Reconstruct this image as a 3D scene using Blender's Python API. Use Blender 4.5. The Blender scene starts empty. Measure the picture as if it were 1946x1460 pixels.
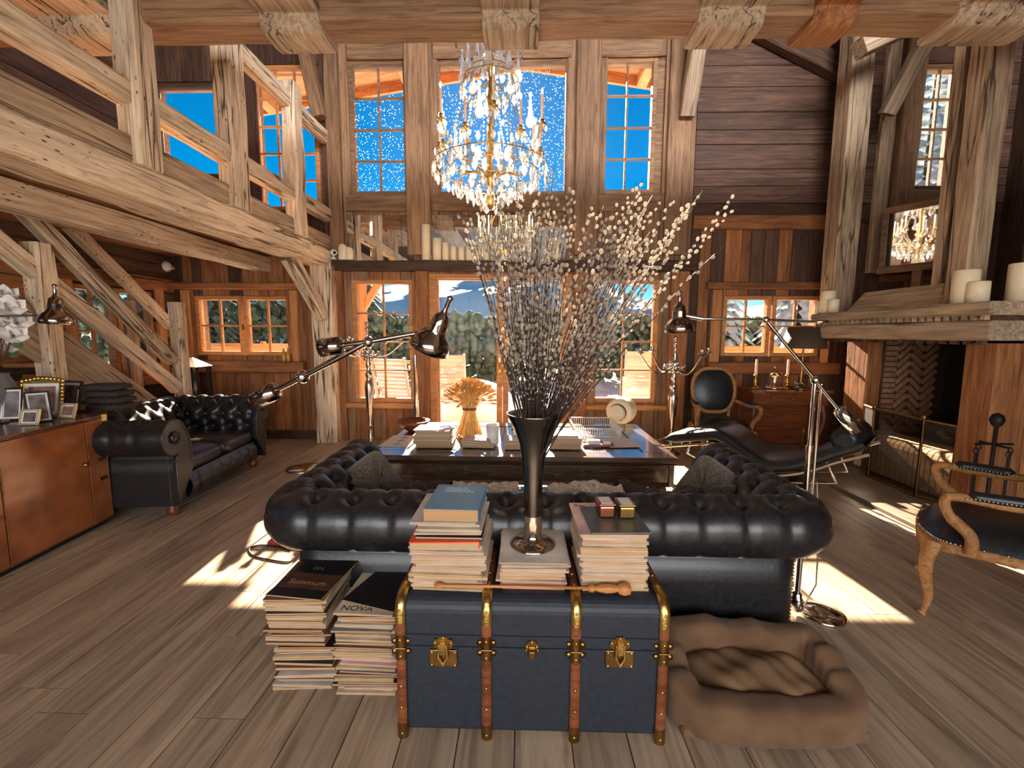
import bpy, bmesh, math, random
from mathutils import Vector, Matrix, Euler
random.seed(7)
SC = bpy.context.scene
COL = SC.collection
PI = math.pi
# ------------------------------------------------------------------ camera
F, CX, CY, CAMH = 830.0, 973.0, 730.0, 1.42
PITCH, YAW, ROLL = math.radians(-6.5), math.radians(1.42), math.radians(-0.25)
fwd = Vector((-math.sin(YAW)*math.cos(PITCH), math.cos(YAW)*math.cos(PITCH), math.sin(PITCH)))
_r = Vector((math.cos(YAW), math.sin(YAW), 0)); _u = _r.cross(fwd)
RIGHT = _r*math.cos(ROLL) - _u*math.sin(ROLL)
UP = _r*math.sin(ROLL) + _u*math.cos(ROLL)
CAM = Vector((0, 0, CAMH))
cd = bpy.data.cameras.new('camera'); cam = bpy.data.objects.new('camera', cd); COL.objects.link(cam)
cd.sensor_fit = 'HORIZONTAL'; cd.sensor_width = 36.0; cd.lens = F/1946.0*36.0
cd.clip_start = 0.05; cd.clip_end = 2000
R3 = Matrix((RIGHT, UP, -fwd)).transposed()
cam.matrix_world = Matrix.Translation(CAM) @ R3.to_4x4()
SC.camera = cam
# ------------------------------------------------------------------ sky, sun, added fill lights behind the camera
SUN_EL, SUN_AZ = math.radians(28.5), math.radians(-4.3)
w = bpy.data.worlds.new('world'); SC.world = w; w.use_nodes = True
nt = w.node_tree; nt.nodes.clear()
sky = nt.nodes.new('ShaderNodeTexSky'); sky.sky_type = 'NISHITA'
sky.sun_elevation = SUN_EL; sky.sun_rotation = SUN_AZ; sky.sun_disc = True
sky.sun_size = math.radians(0.53); sky.sun_intensity = 2.4
sky.altitude = 1800; sky.air_density = 0.9; sky.dust_density = 0.25; sky.ozone_density = 3.0
bg = nt.nodes.new('ShaderNodeBackground'); bg.inputs['Strength'].default_value = 0.085
wo = nt.nodes.new('ShaderNodeOutputWorld')
hs = nt.nodes.new('ShaderNodeHueSaturation'); hs.inputs['Saturation'].default_value = 1.5; hs.inputs['Hue'].default_value = 0.488
bw = nt.nodes.new('ShaderNodeRGBToBW'); mr0 = nt.nodes.new('ShaderNodeMapRange'); mr0.inputs['From Min'].default_value = 40; mr0.inputs['From Max'].default_value = 400
mx0 = nt.nodes.new('ShaderNodeMix'); mx0.data_type = 'RGBA'
nt.links.new(sky.outputs[0], hs.inputs['Color']); nt.links.new(sky.outputs[0], bw.inputs[0]); nt.links.new(bw.outputs[0], mr0.inputs[0])
nt.links.new(mr0.outputs[0], mx0.inputs[0]); nt.links.new(hs.outputs[0], mx0.inputs[6]); nt.links.new(sky.outputs[0], mx0.inputs[7])
nt.links.new(mx0.outputs[2], bg.inputs[0]); nt.links.new(bg.outputs[0], wo.inputs[0])
def area(name, loc, rot, sx, sy, energy, col):
    l = bpy.data.lights.new(name, 'AREA'); l.shape = 'RECTANGLE'; l.size = sx; l.size_y = sy
    l.energy = energy; l.color = col
    o = bpy.data.objects.new(name, l); COL.objects.link(o); o.location = loc; o.rotation_euler = rot
    return o
# unseen fill lights added behind the rear wall, ground floor and upper floor
area('rear_fill_light', (0.2, -3.3, 1.75), (math.radians(90), 0, 0), 6.0, 2.3, 250, (1.0, 0.97, 0.93))
area('rear_upper_fill_light', (2.5, -3.3, 4.9), (math.radians(90), 0, 0), 6.0, 1.7, 980, (0.97, 0.97, 1.0))
SC.view_settings.view_transform = 'Standard'
try: SC.view_settings.look = 'None'
except Exception: pass
SC.view_settings.exposure = 0.6; SC.view_settings.gamma = 1.0
SC.view_settings.use_curve_mapping = False
# ------------------------------------------------------------------ pixel -> place
def ray(x, y): return fwd + RIGHT*((x-CX)/F) - UP*((y-CY)/F)
def atY(x, y, d): r = ray(x, y); return CAM + r*(d/r.y)
def atX(x, y, c): r = ray(x, y); return CAM + r*(c/r.x)
def atZ(x, y, z=0.0): r = ray(x, y); return CAM + r*((z-CAMH)/r.z)
# ------------------------------------------------------------------ mesh helpers
class MB:
    def __init__(s): s.v = []; s.f = []; s.m = []; s.s = []
    def add(s, vs, fs, mi=0, smooth=False, T=None):
        b = len(s.v)
        if T is not None: vs = [T @ Vector(q) for q in vs]
        s.v += [tuple(q) for q in vs]
        for f in fs:
            s.f.append([i+b for i in f]); s.m.append(mi); s.s.append(smooth)
        return s
    def box(s, x0, x1, y0, y1, z0, z1, mi=0, T=None):
        vs = [(x0,y0,z0),(x1,y0,z0),(x1,y1,z0),(x0,y1,z0),(x0,y0,z1),(x1,y0,z1),(x1,y1,z1),(x0,y1,z1)]
        return s.add(vs, [(0,3,2,1),(4,5,6,7),(0,1,5,4),(1,2,6,5),(2,3,7,6),(3,0,4,7)], mi, False, T)
    def cbox(s, x0, x1, y0, y1, z0, z1, c=0.004, mi=0, T=None):
        # box with chamfered edges along x (front boards): profile in y,z
        pr = [(y0+c,z0),(y1-c,z0),(y1,z0+c),(y1,z1-c),(y1-c,z1),(y0+c,z1),(y0,z1-c),(y0,z0+c)]
        vs = [(x0,a,b) for a,b in pr]+[(x1,a,b) for a,b in pr]
        fs = [tuple((i, (i+1)%8, 8+(i+1)%8, 8+i)) for i in range(8)]+[tuple(range(7,-1,-1)), tuple(range(8,16))]
        return s.add(vs, fs, mi, False, T)
    def prism(s, poly, d0, d1, ax='y', mi=0, T=None, smooth=False):
        # poly in the plane across axis ax: ax y -> (x,z), ax x -> (y,z), ax z -> (x,y)
        n = len(poly)
        def mk(p, d): return {'y': (p[0], d, p[1]), 'x': (d, p[0], p[1]), 'z': (p[0], p[1], d)}[ax]
        vs = [mk(p, d0) for p in poly]+[mk(p, d1) for p in poly]
        fs = [(i, (i+1)%n, n+(i+1)%n, n+i) for i in range(n)]
        s.add(vs, fs, mi, smooth, T)
        return s.add(vs, [tuple(range(n-1,-1,-1)), tuple(range(n, 2*n))], mi, False, T)
    def lathe(s, prof, c=(0,0,0), n=20, mi=0, T=None, smooth=True, cap=True):
        vs = []; fs = []; k = len(prof)
        for i in range(n):
            a = 2*PI*i/n; ca, sa = math.cos(a), math.sin(a)
            for r, z in prof: vs.append((c[0]+r*ca, c[1]+r*sa, c[2]+z))
        for i in range(n):
            j = (i+1) % n
            for q in range(k-1): fs.append((i*k+q, j*k+q, j*k+q+1, i*k+q+1))
        s.add(vs, fs, mi, smooth, T)
        if cap:
            if prof[0][0] > 1e-4: s.add([vs[i*k] for i in range(n)], [tuple(range(n-1,-1,-1))], mi, False, T)
            if prof[-1][0] > 1e-4: s.add([vs[i*k+k-1] for i in range(n)], [tuple(range(n))], mi, False, T)
        return s
    def tube(s, pts, r, n=8, mi=0, T=None, smooth=True, cap=True, sx=1.0, sy=1.0):
        pts = [Vector(p) for p in pts]; k = len(pts)
        rs = r if isinstance(r, (list, tuple)) else [r]*k
        t0 = (pts[1]-pts[0]).normalized()
        nv = t0.cross(Vector((0,0,1)))
        if nv.length < 1e-3: nv = t0.cross(Vector((1,0,0)))
        nv.normalize(); vs = []; fs = []
        for i in range(k):
            if i == 0: t = pts[1]-pts[0]
            elif i == k-1: t = pts[-1]-pts[-2]
            else: t = (pts[i+1]-pts[i]).normalized()+(pts[i]-pts[i-1]).normalized()
            if t.length < 1e-9: t = pts[i]-pts[i-1]
            t.normalize(); nv = (nv-t*nv.dot(t))
            if nv.length < 1e-6: nv = t.orthogonal()
            nv.normalize(); bv = t.cross(nv)
            for j in range(n):
                a = 2*PI*j/n
                vs.append(pts[i]+(nv*math.cos(a)*sx+bv*math.sin(a)*sy)*rs[i])
        for i in range(k-1):
            for j in range(n):
                j2 = (j+1) % n
                fs.append((i*n+j, i*n+j2, (i+1)*n+j2, (i+1)*n+j))
        s.add(vs, fs, mi, smooth, T)
        if cap: s.add(vs[:n], [tuple(range(n-1,-1,-1))], mi, False, T); s.add(vs[-n:], [tuple(range(n))], mi, False, T)
        return s
    def ell(s, c, rx, ry, rz, nu=12, nv=8, mi=0, T=None):
        vs = []; fs = []
        for i in range(nv+1):
            p = PI*i/nv
            for j in range(nu):
                a = 2*PI*j/nu
                vs.append((c[0]+rx*math.sin(p)*math.cos(a), c[1]+ry*math.sin(p)*math.sin(a), c[2]-rz*math.cos(p)))
        for i in range(nv):
            for j in range(nu):
                j2 = (j+1) % nu
                fs.append((i*nu+j, i*nu+j2, (i+1)*nu+j2, (i+1)*nu+j))
        return s.add(vs, fs, mi, True, T)
    def grid(s, fn, nu, nv, mi=0, T=None, closed_u=False, smooth=True):
        vs = [fn(i/(nu-1 if not closed_u else nu), j/(nv-1)) for i in range(nu) for j in range(nv)]
        fs = []
        for i in range(nu if closed_u else nu-1):
            i2 = (i+1) % nu
            for j in range(nv-1): fs.append((i*nv+j, i2*nv+j, i2*nv+j+1, i*nv+j+1))
        return s.add(vs, fs, mi, smooth, T)
    def mesh(s, name, mats):
        me = bpy.data.meshes.new(name); me.from_pydata(s.v, [], s.f); me.update()
        for m in (mats if isinstance(mats, (list, tuple)) else [mats]): me.materials.append(m)
        me.polygons.foreach_set('material_index', s.m)
        me.polygons.foreach_set('use_smooth', s.s)
        return me
    def build(s, name, mats, parent=None, T=None, bevel=0, sub=0, seg=2):
        return obj(name, s.mesh(name, mats), parent, T, bevel, sub, seg)
def obj(name, me, parent=None, T=None, bevel=0, sub=0, seg=2):
    o = bpy.data.objects.new(name, me); COL.objects.link(o)
    if parent is not None: o.parent = parent
    if T is not None: o.matrix_basis = T
    if bevel:
        b = o.modifiers.new('bevel', 'BEVEL'); b.width = bevel; b.segments = seg; b.limit_method = 'ANGLE'; b.angle_limit = math.radians(40)
    if sub:
        b = o.modifiers.new('sub', 'SUBSURF'); b.levels = sub; b.render_levels = sub
    return o
def tag(o, label, cat, group=None):
    o['label'] = label; o['category'] = cat
    if group: o['group'] = group
    return o
def struct(o): o['kind'] = 'structure'; return o
def thing(name, label, cat, loc=(0,0,0), rz=0, group=None):
    o = bpy.data.objects.new(name, None); COL.objects.link(o)
    o.empty_display_size = 0.05
    o.location = loc; o.rotation_euler = (0, 0, rz)
    return tag(o, label, cat, group)
def copy_tree(o, parent=None):
    c = o.copy(); COL.objects.link(c); c.parent = parent
    for ch in list(o.children): copy_tree(ch, c)
    return c
def frame(a, b, up=(0,0,1)):
    a = Vector(a); b = Vector(b); x = (b-a).normalized(); u = Vector(up)
    y = u.cross(x)
    if y.length < 1e-4: y = Vector((0,1,0)).cross(x)
    y.normalize(); z = x.cross(y)
    m = Matrix((x, y, z)).transposed().to_4x4(); m.translation = a
    return m, (b-a).length
def timber(name, a, b, w, h, mat, parent=None, up=(0,0,1), jit=0.005, seg=None, cham=0.014, seed=None):
    # hewn timber from a to b: w across, h along up; local x follows the grain
    T, L = frame(a, b, up)
    rn = random.Random(seed if seed is not None else hash((round(a[0],2), round(b[2],2), round(L,2))))
    n = seg or max(2, int(L/0.35)); mb = MB(); vs = []; fs = []
    c = min(cham, w*0.3, h*0.3)
    for i in range(n+1):
        x = L*i/n
        e = [rn.uniform(-jit, jit) for _ in range(4)]
        y0, y1, z0, z1 = -w/2+e[0], w/2+e[1], -h/2+e[2], h/2+e[3]
        cc = c*rn.uniform(0.6, 1.4)
        vs += [(x,y0+cc,z0),(x,y1-cc,z0),(x,y1,z0+cc),(x,y1,z1-cc),(x,y1-cc,z1),(x,y0+cc,z1),(x,y0,z1-cc),(x,y0,z0+cc)]
    for i in range(n):
        for j in range(8): fs.append((i*8+j, (i+1)*8+j, (i+1)*8+(j+1)%8, i*8+(j+1)%8))
    fs = [tuple(reversed(f)) for f in fs]
    fs += [tuple(range(7,-1,-1)), tuple(range(n*8, n*8+8))]
    mb.add(vs, fs)
    return mb.build(name, mat, parent, T)
def rect(pxl, pyt, pxr, pyb, d):
    a = atY(pxl, (pyt+pyb)/2, d).x; b = atY(pxr, (pyt+pyb)/2, d).x
    t = atY((pxl+pxr)/2, pyt, d).z; q = atY((pxl+pxr)/2, pyb, d).z
    return a, b, q, t
# ------------------------------------------------------------------ materials
def lin(c):
    c = c/255.0
    return c/12.92 if c <= 0.04045 else ((c+0.055)/1.055)**2.4
def rgb(r, g, b): return (lin(r), lin(g), lin(b), 1)
def newmat(name):
    m = bpy.data.materials.new(name); m.use_nodes = True
    t = m.node_tree; b = t.nodes['Principled BSDF']
    return m, t, b
def N(t, typ, **kw):
    n = t.nodes.new(typ)
    for k, v in kw.items():
        if k in n.inputs.keys() if hasattr(n, 'inputs') else False: n.inputs[k].default_value = v
        else: setattr(n, k, v)
    return n
def ramp(t, stops):
    r = t.nodes.new('ShaderNodeValToRGB'); e = r.color_ramp.elements
    while len(e) < len(stops): e.new(0.5)
    for q, (p, c) in zip(e, stops): q.position = p; q.color = c
    return r
def mixc(t, mode, fac, a, b):
    n = t.nodes.new('ShaderNodeMix'); n.data_type = 'RGBA'; n.blend_type = mode
    for s, v in ((n.inputs[0], fac), (n.inputs[6], a), (n.inputs[7], b)):
        if isinstance(v, (int, float, tuple)): s.default_value = v
        else: t.links.new(v, s)
    return n.outputs[2]
def coords(t, scale=(1,1,1), rnd=True):
    tc = t.nodes.new('ShaderNodeTexCoord'); mp = t.nodes.new('ShaderNodeMapping')
    mp.inputs['Scale'].default_value = scale
    src = tc.outputs['Object']
    if rnd:
        oi = t.nodes.new('ShaderNodeObjectInfo')
        ml = t.nodes.new('ShaderNodeVectorMath'); ml.operation = 'SCALE'; ml.inputs[0].default_value = (17.3, 9.1, 5.7)
        t.links.new(oi.outputs['Random'], ml.inputs['Scale'])
        ad = t.nodes.new('ShaderNodeVectorMath'); ad.operation = 'ADD'
        t.links.new(src, ad.inputs[0]); t.links.new(ml.outputs[0], ad.inputs[1]); src = ad.outputs[0]
    t.links.new(src, mp.inputs[0]); return mp.outputs[0]
def wood(name, dark, mid, light, var=0.3, rough=0.62, cracks=0.55, gs=1.0, bump=0.25, worm=0.0, spec=0.3, coat=0.0, split=0.0):
    m, t, b = newmat(name)
    v1 = coords(t, (0.9*gs, 11*gs, 11*gs)); v2 = coords(t, (0.35*gs, 30*gs, 30*gs)); v3 = coords(t, (0.8, 2.2, 2.2))
    n1 = N(t, 'ShaderNodeTexNoise'); n1.inputs['Scale'].default_value = 2.6; n1.inputs['Detail'].default_value = 7
    n1.inputs['Roughness'].default_value = 0.62; n1.inputs['Distortion'].default_value = 0.9
    n2 = N(t, 'ShaderNodeTexNoise'); n2.inputs['Scale'].default_value = 2.0; n2.inputs['Detail'].default_value = 4
    n3 = N(t, 'ShaderNodeTexNoise'); n3.inputs['Scale'].default_value = 1.6; n3.inputs['Detail'].default_value = 3
    for n, v in ((n1, v1), (n2, v2), (n3, v3)): t.links.new(v, n.inputs['Vector'])
    r1 = ramp(t, [(0.28, dark), (0.5, mid), (0.74, light)]); t.links.new(n1.outputs[0], r1.inputs[0])
    r2 = ramp(t, [(0.33, (0.25,0.2,0.17,1)), (0.42, (1,1,1,1))]); t.links.new(n2.outputs[0], r2.inputs[0])
    c = mixc(t, 'MULTIPLY', cracks, r1.outputs[0], r2.outputs[0])
    r3 = ramp(t, [(0.3, (0.72,0.70,0.70,1)), (0.7, (1.2,1.17,1.12,1))]); t.links.new(n3.outputs[0], r3.inputs[0])
    c = mixc(t, 'MULTIPLY', 0.8, c, r3.outputs[0])
    if split:   # long drying cracks
        v6 = coords(t, (0.22, 4.2, 4.2)); n6 = N(t, 'ShaderNodeTexNoise'); n6.inputs['Scale'].default_value = 1.5; n6.inputs['Detail'].default_value = 3; n6.inputs['Distortion'].default_value = 0.25
        t.links.new(v6, n6.inputs['Vector'])
        r6 = ramp(t, [(0.486, (1,1,1,1)), (0.496, (0.07,0.045,0.03,1)), (0.503, (0.07,0.045,0.03,1)), (0.513, (1,1,1,1))]); t.links.new(n6.outputs[0], r6.inputs[0])
        c = mixc(t, 'MULTIPLY', split, c, r6.outputs[0])
    if worm:
        v4 = coords(t, (14, 40, 40)); vo = N(t, 'ShaderNodeTexVoronoi'); vo.inputs['Scale'].default_value = 1.0
        t.links.new(v4, vo.inputs['Vector'])
        r4 = ramp(t, [(0.14, (0.10,0.06,0.04,1)), (0.24, (1,1,1,1))]); t.links.new(vo.outputs[0], r4.inputs[0])
        v5 = coords(t, (2.2, 3, 3)); n5 = N(t, 'ShaderNodeTexNoise'); n5.inputs['Scale'].default_value = 1.3; t.links.new(v5, n5.inputs['Vector'])
        r5 = ramp(t, [(0.5, (0,0,0,1)), (0.6, (worm,)*3+(1,))]); t.links.new(n5.outputs[0], r5.inputs[0])
        c = mixc(t, 'MULTIPLY', r5.outputs[0], c, r4.outputs[0])
    oi = t.nodes.new('ShaderNodeObjectInfo'); hv = t.nodes.new('ShaderNodeHueSaturation')
    mr = t.nodes.new('ShaderNodeMapRange'); mr.inputs['To Min'].default_value = 1-var; mr.inputs['To Max'].default_value = 1+var*0.8
    t.links.new(oi.outputs['Random'], mr.inputs[0]); t.links.new(mr.outputs[0], hv.inputs['Value']); t.links.new(c, hv.inputs['Color'])
    t.links.new(hv.outputs[0], b.inputs['Base Color'])
    b.inputs['Roughness'].default_value = rough; b.inputs['Specular IOR Level'].default_value = spec
    if coat: b.inputs['Coat Weight'].default_value = coat; b.inputs['Coat Roughness'].default_value = 0.12
    ad = mixc(t, 'MULTIPLY', 0.7, n1.outputs[0], r2.outputs[0])
    bp = t.nodes.new('ShaderNodeBump'); bp.inputs['Strength'].default_value = bump; bp.inputs['Distance'].default_value = 0.02
    t.links.new(ad, bp.inputs['Height']); t.links.new(bp.outputs[0], b.inputs['Normal'])
    return m
def plain(name, col, rough=0.5, metal=0.0, spec=0.5, noise=0.12, ns=18.0, bump=0.0, coat=0.0, sheen=0.0, var=0.0):
    m, t, b = newmat(name)
    v = coords(t, (1,1,1)); n = N(t, 'ShaderNodeTexNoise'); n.inputs['Scale'].default_value = ns; n.inputs['Detail'].default_value = 5
    t.links.new(v, n.inputs['Vector'])
    k = noise
    r = ramp(t, [(0.3, tuple(x*(1-k) for x in col[:3])+(1,)), (0.7, tuple(min(1, x*(1+k)) for x in col[:3])+(1,))]); t.links.new(n.outputs[0], r.inputs[0])
    out = r.outputs[0]
    if var:
        oi = t.nodes.new('ShaderNodeObjectInfo'); hv = t.nodes.new('ShaderNodeHueSaturation')
        mr = t.nodes.new('ShaderNodeMapRange'); mr.inputs['To Min'].default_value = 1-var; mr.inputs['To Max'].default_value = 1+var
        t.links.new(oi.outputs['Random'], mr.inputs[0]); t.links.new(mr.outputs[0], hv.inputs['Value']); t.links.new(out, hv.inputs['Color']); out = hv.outputs[0]
    t.links.new(out, b.inputs['Base Color'])
    b.inputs['Roughness'].default_value = rough; b.inputs['Metallic'].default_value = metal
    b.inputs['Specular IOR Level'].default_value = spec
    if coat: b.inputs['Coat Weight'].default_value = coat; b.inputs['Coat Roughness'].default_value = 0.1
    if sheen: b.inputs['Sheen Weight'].default_value = sheen
    if bump:
        bp = t.nodes.new('ShaderNodeBump'); bp.inputs['Strength'].default_value = bump; bp.inputs['Distance'].default_value = 0.01
        t.links.new(n.outputs[0], bp.inputs['Height']); t.links.new(bp.outputs[0], b.inputs['Normal'])
    return m
def emit(name, col, s):
    m, t, b = newmat(name); b.inputs['Base Color'].default_value = col
    b.inputs['Emission Color'].default_value = col; b.inputs['Emission Strength'].default_value = s
    return m
def glassmat(name, tint=(1,1,1,1), fac=0.07, rough=0.0, dusty=0.0):
    m, t, b = newmat(name); t.nodes.remove(b); out = t.nodes['Material Output']
    tr = t.nodes.new('ShaderNodeBsdfTransparent'); tr.inputs[0].default_value = tint
    gl = t.nodes.new('ShaderNodeBsdfGlossy'); gl.inputs['Roughness'].default_value = rough
    lw = t.nodes.new('ShaderNodeLayerWeight'); lw.inputs['Blend'].default_value = 0.12
    mr = t.nodes.new('ShaderNodeMapRange'); mr.inputs['To Min'].default_value = fac; mr.inputs['To Max'].default_value = 0.6
    t.links.new(lw.outputs['Fresnel'], mr.inputs[0])
    mx = t.nodes.new('ShaderNodeMixShader'); t.links.new(mr.outputs[0], mx.inputs[0]); t.links.new(tr.outputs[0], mx.inputs[1]); t.links.new(gl.outputs[0], mx.inputs[2])
    res = mx.outputs[0]
    if dusty:   # dried rain spots on the pane
        v = coords(t, (1,1,1)); vo = N(t, 'ShaderNodeTexVoronoi'); vo.inputs['Scale'].default_value = 34.0; t.links.new(v, vo.inputs['Vector'])
        r = ramp(t, [(0.10, (dusty,)*3+(1,)), (0.2, (0,0,0,1))]); t.links.new(vo.outputs[0], r.inputs[0])
        tl = t.nodes.new('ShaderNodeBsdfTranslucent'); tl.inputs[0].default_value = (0.9,0.92,0.95,1)
        m2 = t.nodes.new('ShaderNodeMixShader'); t.links.new(r.outputs[0], m2.inputs[0]); t.links.new(res, m2.inputs[1]); t.links.new(tl.outputs[0], m2.inputs[2]); res = m2.outputs[0]
    t.links.new(res, out.inputs[0]); return m

W_BEAM = wood('aged_beam_wood', rgb(164,138,110), rgb(220,197,168), rgb(238,220,196), var=0.12, worm=0.95, bump=0.5, split=0.9)
W_BEAM2 = wood('grey_beam_wood', rgb(124,103,82), rgb(176,151,124), rgb(202,180,152), var=0.12, bump=0.4, split=0.8)
W_WALL = wood('wall_plank_wood', rgb(98,72,52), rgb(140,107,79), rgb(166,132,100), var=0.22, cracks=0.5)
W_WARM = wood('reddish_plank_wood', rgb(100,60,36), rgb(144,94,57), rgb(170,118,76), var=0.25, cracks=0.45)
W_DARK = wood('dark_plank_wood', rgb(54,37,30), rgb(83,59,46), rgb(110,81,62), var=0.3, cracks=0.5)
W_SASH = wood('window_joinery_wood', rgb(152,98,56), rgb(192,134,82), rgb(212,158,104), var=0.1, cracks=0.2, rough=0.5, bump=0.12)
W_FLOOR = wood('oak_floor_wood', rgb(124,106,88), rgb(170,150,128), rgb(194,175,152), var=0.12, cracks=0.35, rough=0.36, gs=0.8, bump=0.15, spec=0.45)
W_MANTEL = wood('weathered_mantel_wood', rgb(126,106,85), rgb(176,154,127), rgb(202,182,154), var=0.08, cracks=0.6)
W_EAVE = wood('orange_eave_wood', rgb(158,104,66), rgb(196,138,92), rgb(216,164,118), var=0.15, cracks=0.2)
GLASS = glassmat('window_glass', fac=0.002)
GLASS_SPOT = glassmat('spotted_window_glass', fac=0.002, dusty=0.35)
m_, t_, b_ = newmat('mirror_glass'); b_.inputs['Metallic'].default_value = 1; b_.inputs['Roughness'].default_value = 0.02; b_.inputs['Base Color'].default_value = (0.8,0.83,0.84,1); MIRROR = m_
SNOW = plain('snow', (0.90,0.92,0.95,1), rough=0.7, noise=0.06, ns=2, bump=0.3)
# ================================================================== the room
YB = 5.75                                   # inner face of the far wall
XL, XR, YR, ZC = -4.62, 5.9, -3.0, 6.2      # left wall, right wall, rear wall, roof
def grid_wall(name, ax, u0, u1, v0, v1, d0, d1, holes, mat):
    us = sorted({u0, u1, *[h[0] for h in holes], *[h[1] for h in holes]}); us = [u for u in us if u0 <= u <= u1]
    vs = sorted({v0, v1, *[h[2] for h in holes], *[h[3] for h in holes]}); vs = [v for v in vs if v0 <= v <= v1]
    mb = MB()
    for a, b in zip(us, us[1:]):
        for c, d in zip(vs, vs[1:]):
            x, z = (a+b)/2, (c+d)/2
            if any(h[0] < x < h[1] and h[2] < z < h[3] for h in holes): continue
            if ax == 'y': mb.box(a, b, d0, d1, c, d)
            elif ax == 'x': mb.box(d0, d1, a, b, c, d)
            else: mb.box(a, b, c, d, d0, d1)
    return struct(mb.build(name, mat))
def cut(lo, hi, holes):
    segs = [(lo, hi)]
    for a, b in holes:
        out = []
        for s, e in segs:
            if b <= s or a >= e: out.append((s, e)); continue
            if a > s: out.append((s, a))
            if b < e: out.append((b, e))
        segs = out
    return [q for q in segs if q[1]-q[0] > 0.04]
_pm = {}
def board_obj(parent, L, w, th, T, mat):
    k = (round(L, 2), round(w, 3), th, mat.name)
    if k not in _pm: _pm[k] = MB().cbox(0, L, -w/2, w/2, -th, th, 0.004).mesh('board', mat)
    return obj('board', _pm[k], parent, T)
def boards(parent, ax, d, u0, u1, v0, v1, vert, wid, mat, holes=(), th=0.014, seed=1, face=-1):
    # boards on a wall plane (ax 'y': u=x, v=z; ax 'x': u=y, v=z); each is a piece of its own
    rn = random.Random(seed); p, q, lo, hi = (u0, u1, v0, v1) if vert else (v0, v1, u0, u1)
    mats = mat if isinstance(mat, list) else [mat]
    while p < q-0.02:
        wd = min(wid*rn.choice((0.7, 0.85, 1.0, 1.2)), q-p)
        if q-(p+wd) < 0.05: wd = q-p
        c = p+wd/2
        hs = [((h[2], h[3]) if vert else (h[0], h[1])) for h in holes if ((h[0] < c < h[1]) if vert else (h[2] < c < h[3]))]
        for s, e in cut(lo, hi, hs):
            a, b = s+0.003, e-0.003
            pr = d+face*(0.004+rn.uniform(0, 0.006))
            if ax == 'y':
                A, B, upv = ((c, pr, a), (c, pr, b), (0,-1,0)) if vert else ((a, pr, c), (b, pr, c), (0,-1,0))
            else:
                A, B, upv = ((pr, c, a), (pr, c, b), (1,0,0)) if vert else ((pr, a, c), (pr, b, c), (1,0,0))
            T, L = frame(A, B, upv)
            board_obj(parent, L, wd-0.006, th, T, rn.choice(mats))
        p += wd
# ---- floor: wide oak boards running towards the far windows
fl = struct(MB().box(XL-0.1, XR+0.1, YR-0.1, YB+0.1, -0.14, -0.022).build('floor', W_FLOOR))
rn = random.Random(3); x = XL
while x < XR:
    y = YR+rn.uniform(-2.4, -0.2)
    while y < YB:
        L = rn.choice((2.2, 2.8, 3.4, 4.0)); a, b = max(y, YR), min(y+L, YB)
        if b-a > 0.1:
            T, LL = frame((x+0.1, a+0.002, -0.011), (x+0.1, b-0.002, -0.011))
            k = ('f', round(LL, 2))
            if k not in _pm: _pm[k] = MB().cbox(0, LL, -0.098, 0.098, -0.011, 0.011, 0.002).mesh('board', W_FLOOR)
            obj('board', _pm[k], fl, T)
        y += L
    x += 0.2
# ---- openings of the far wall, read off as pixel rectangles of the glass
GL = dict(w1=rect(680,540,778,757,YB), w2=rect(1130,540,1240,757,YB), w3=rect(672,123,767,363,YB), w4=rect(836,120,1074,363,YB),
          w5=rect(1145,117,1238,360,YB), w6=rect(380,570,545,668,YB), w7=rect(1380,570,1550,670,YB), w8=rect(490,132,597,392,YB),
          w9=rect(1744,128,1818,355,YB), w10=rect(300,165,436,330,YB))
dr = rect(834,530,1066,800,YB); DOOR = (dr[0], dr[1], 0.0, dr[3])
holes = [(g[0]-0.05, g[1]+0.05, g[2]-0.05, g[3]+0.05) for g in GL.values()]+[(DOOR[0]-0.14, DOOR[1]+0.14, -0.02, DOOR[3]+0.05)]
wb = grid_wall('wall_back', 'y', XL-0.2, XR+0.2, -0.14, ZC, YB+0.02, YB+0.24, holes, W_WALL)
zsh = atY(970, 497, YB).z                    # ledge over the doors
zrail = atY(1450, 425, YB).z
xl, xr = atY(640, 700, YB).x, atY(1300, 700, YB).x
boards(wb, 'y', YB, xl, xr, 0.0, zsh, True, 0.2, [W_WARM, W_WALL], holes, seed=11)
boards(wb, 'y', YB, xl, xr, zsh, ZC, True, 0.24, W_WALL, holes, seed=12)
boards(wb, 'y', YB, xr, XR, zrail, ZC, False, 0.24, W_DARK, holes, seed=13)
boards(wb, 'y', YB, xr, XR, 0.0, zrail, True, 0.17, [W_DARK, W_WARM, W_DARK], holes, seed=14)
boards(wb, 'y', YB, XL, xl, 0.0, 2.45, True, 0.18, [W_WARM, W_WARM, W_DARK], holes, seed=15)
boards(wb, 'y', YB, XL, xl, 2.55, ZC, True, 0.2, W_DARK, holes, seed=16)
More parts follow.
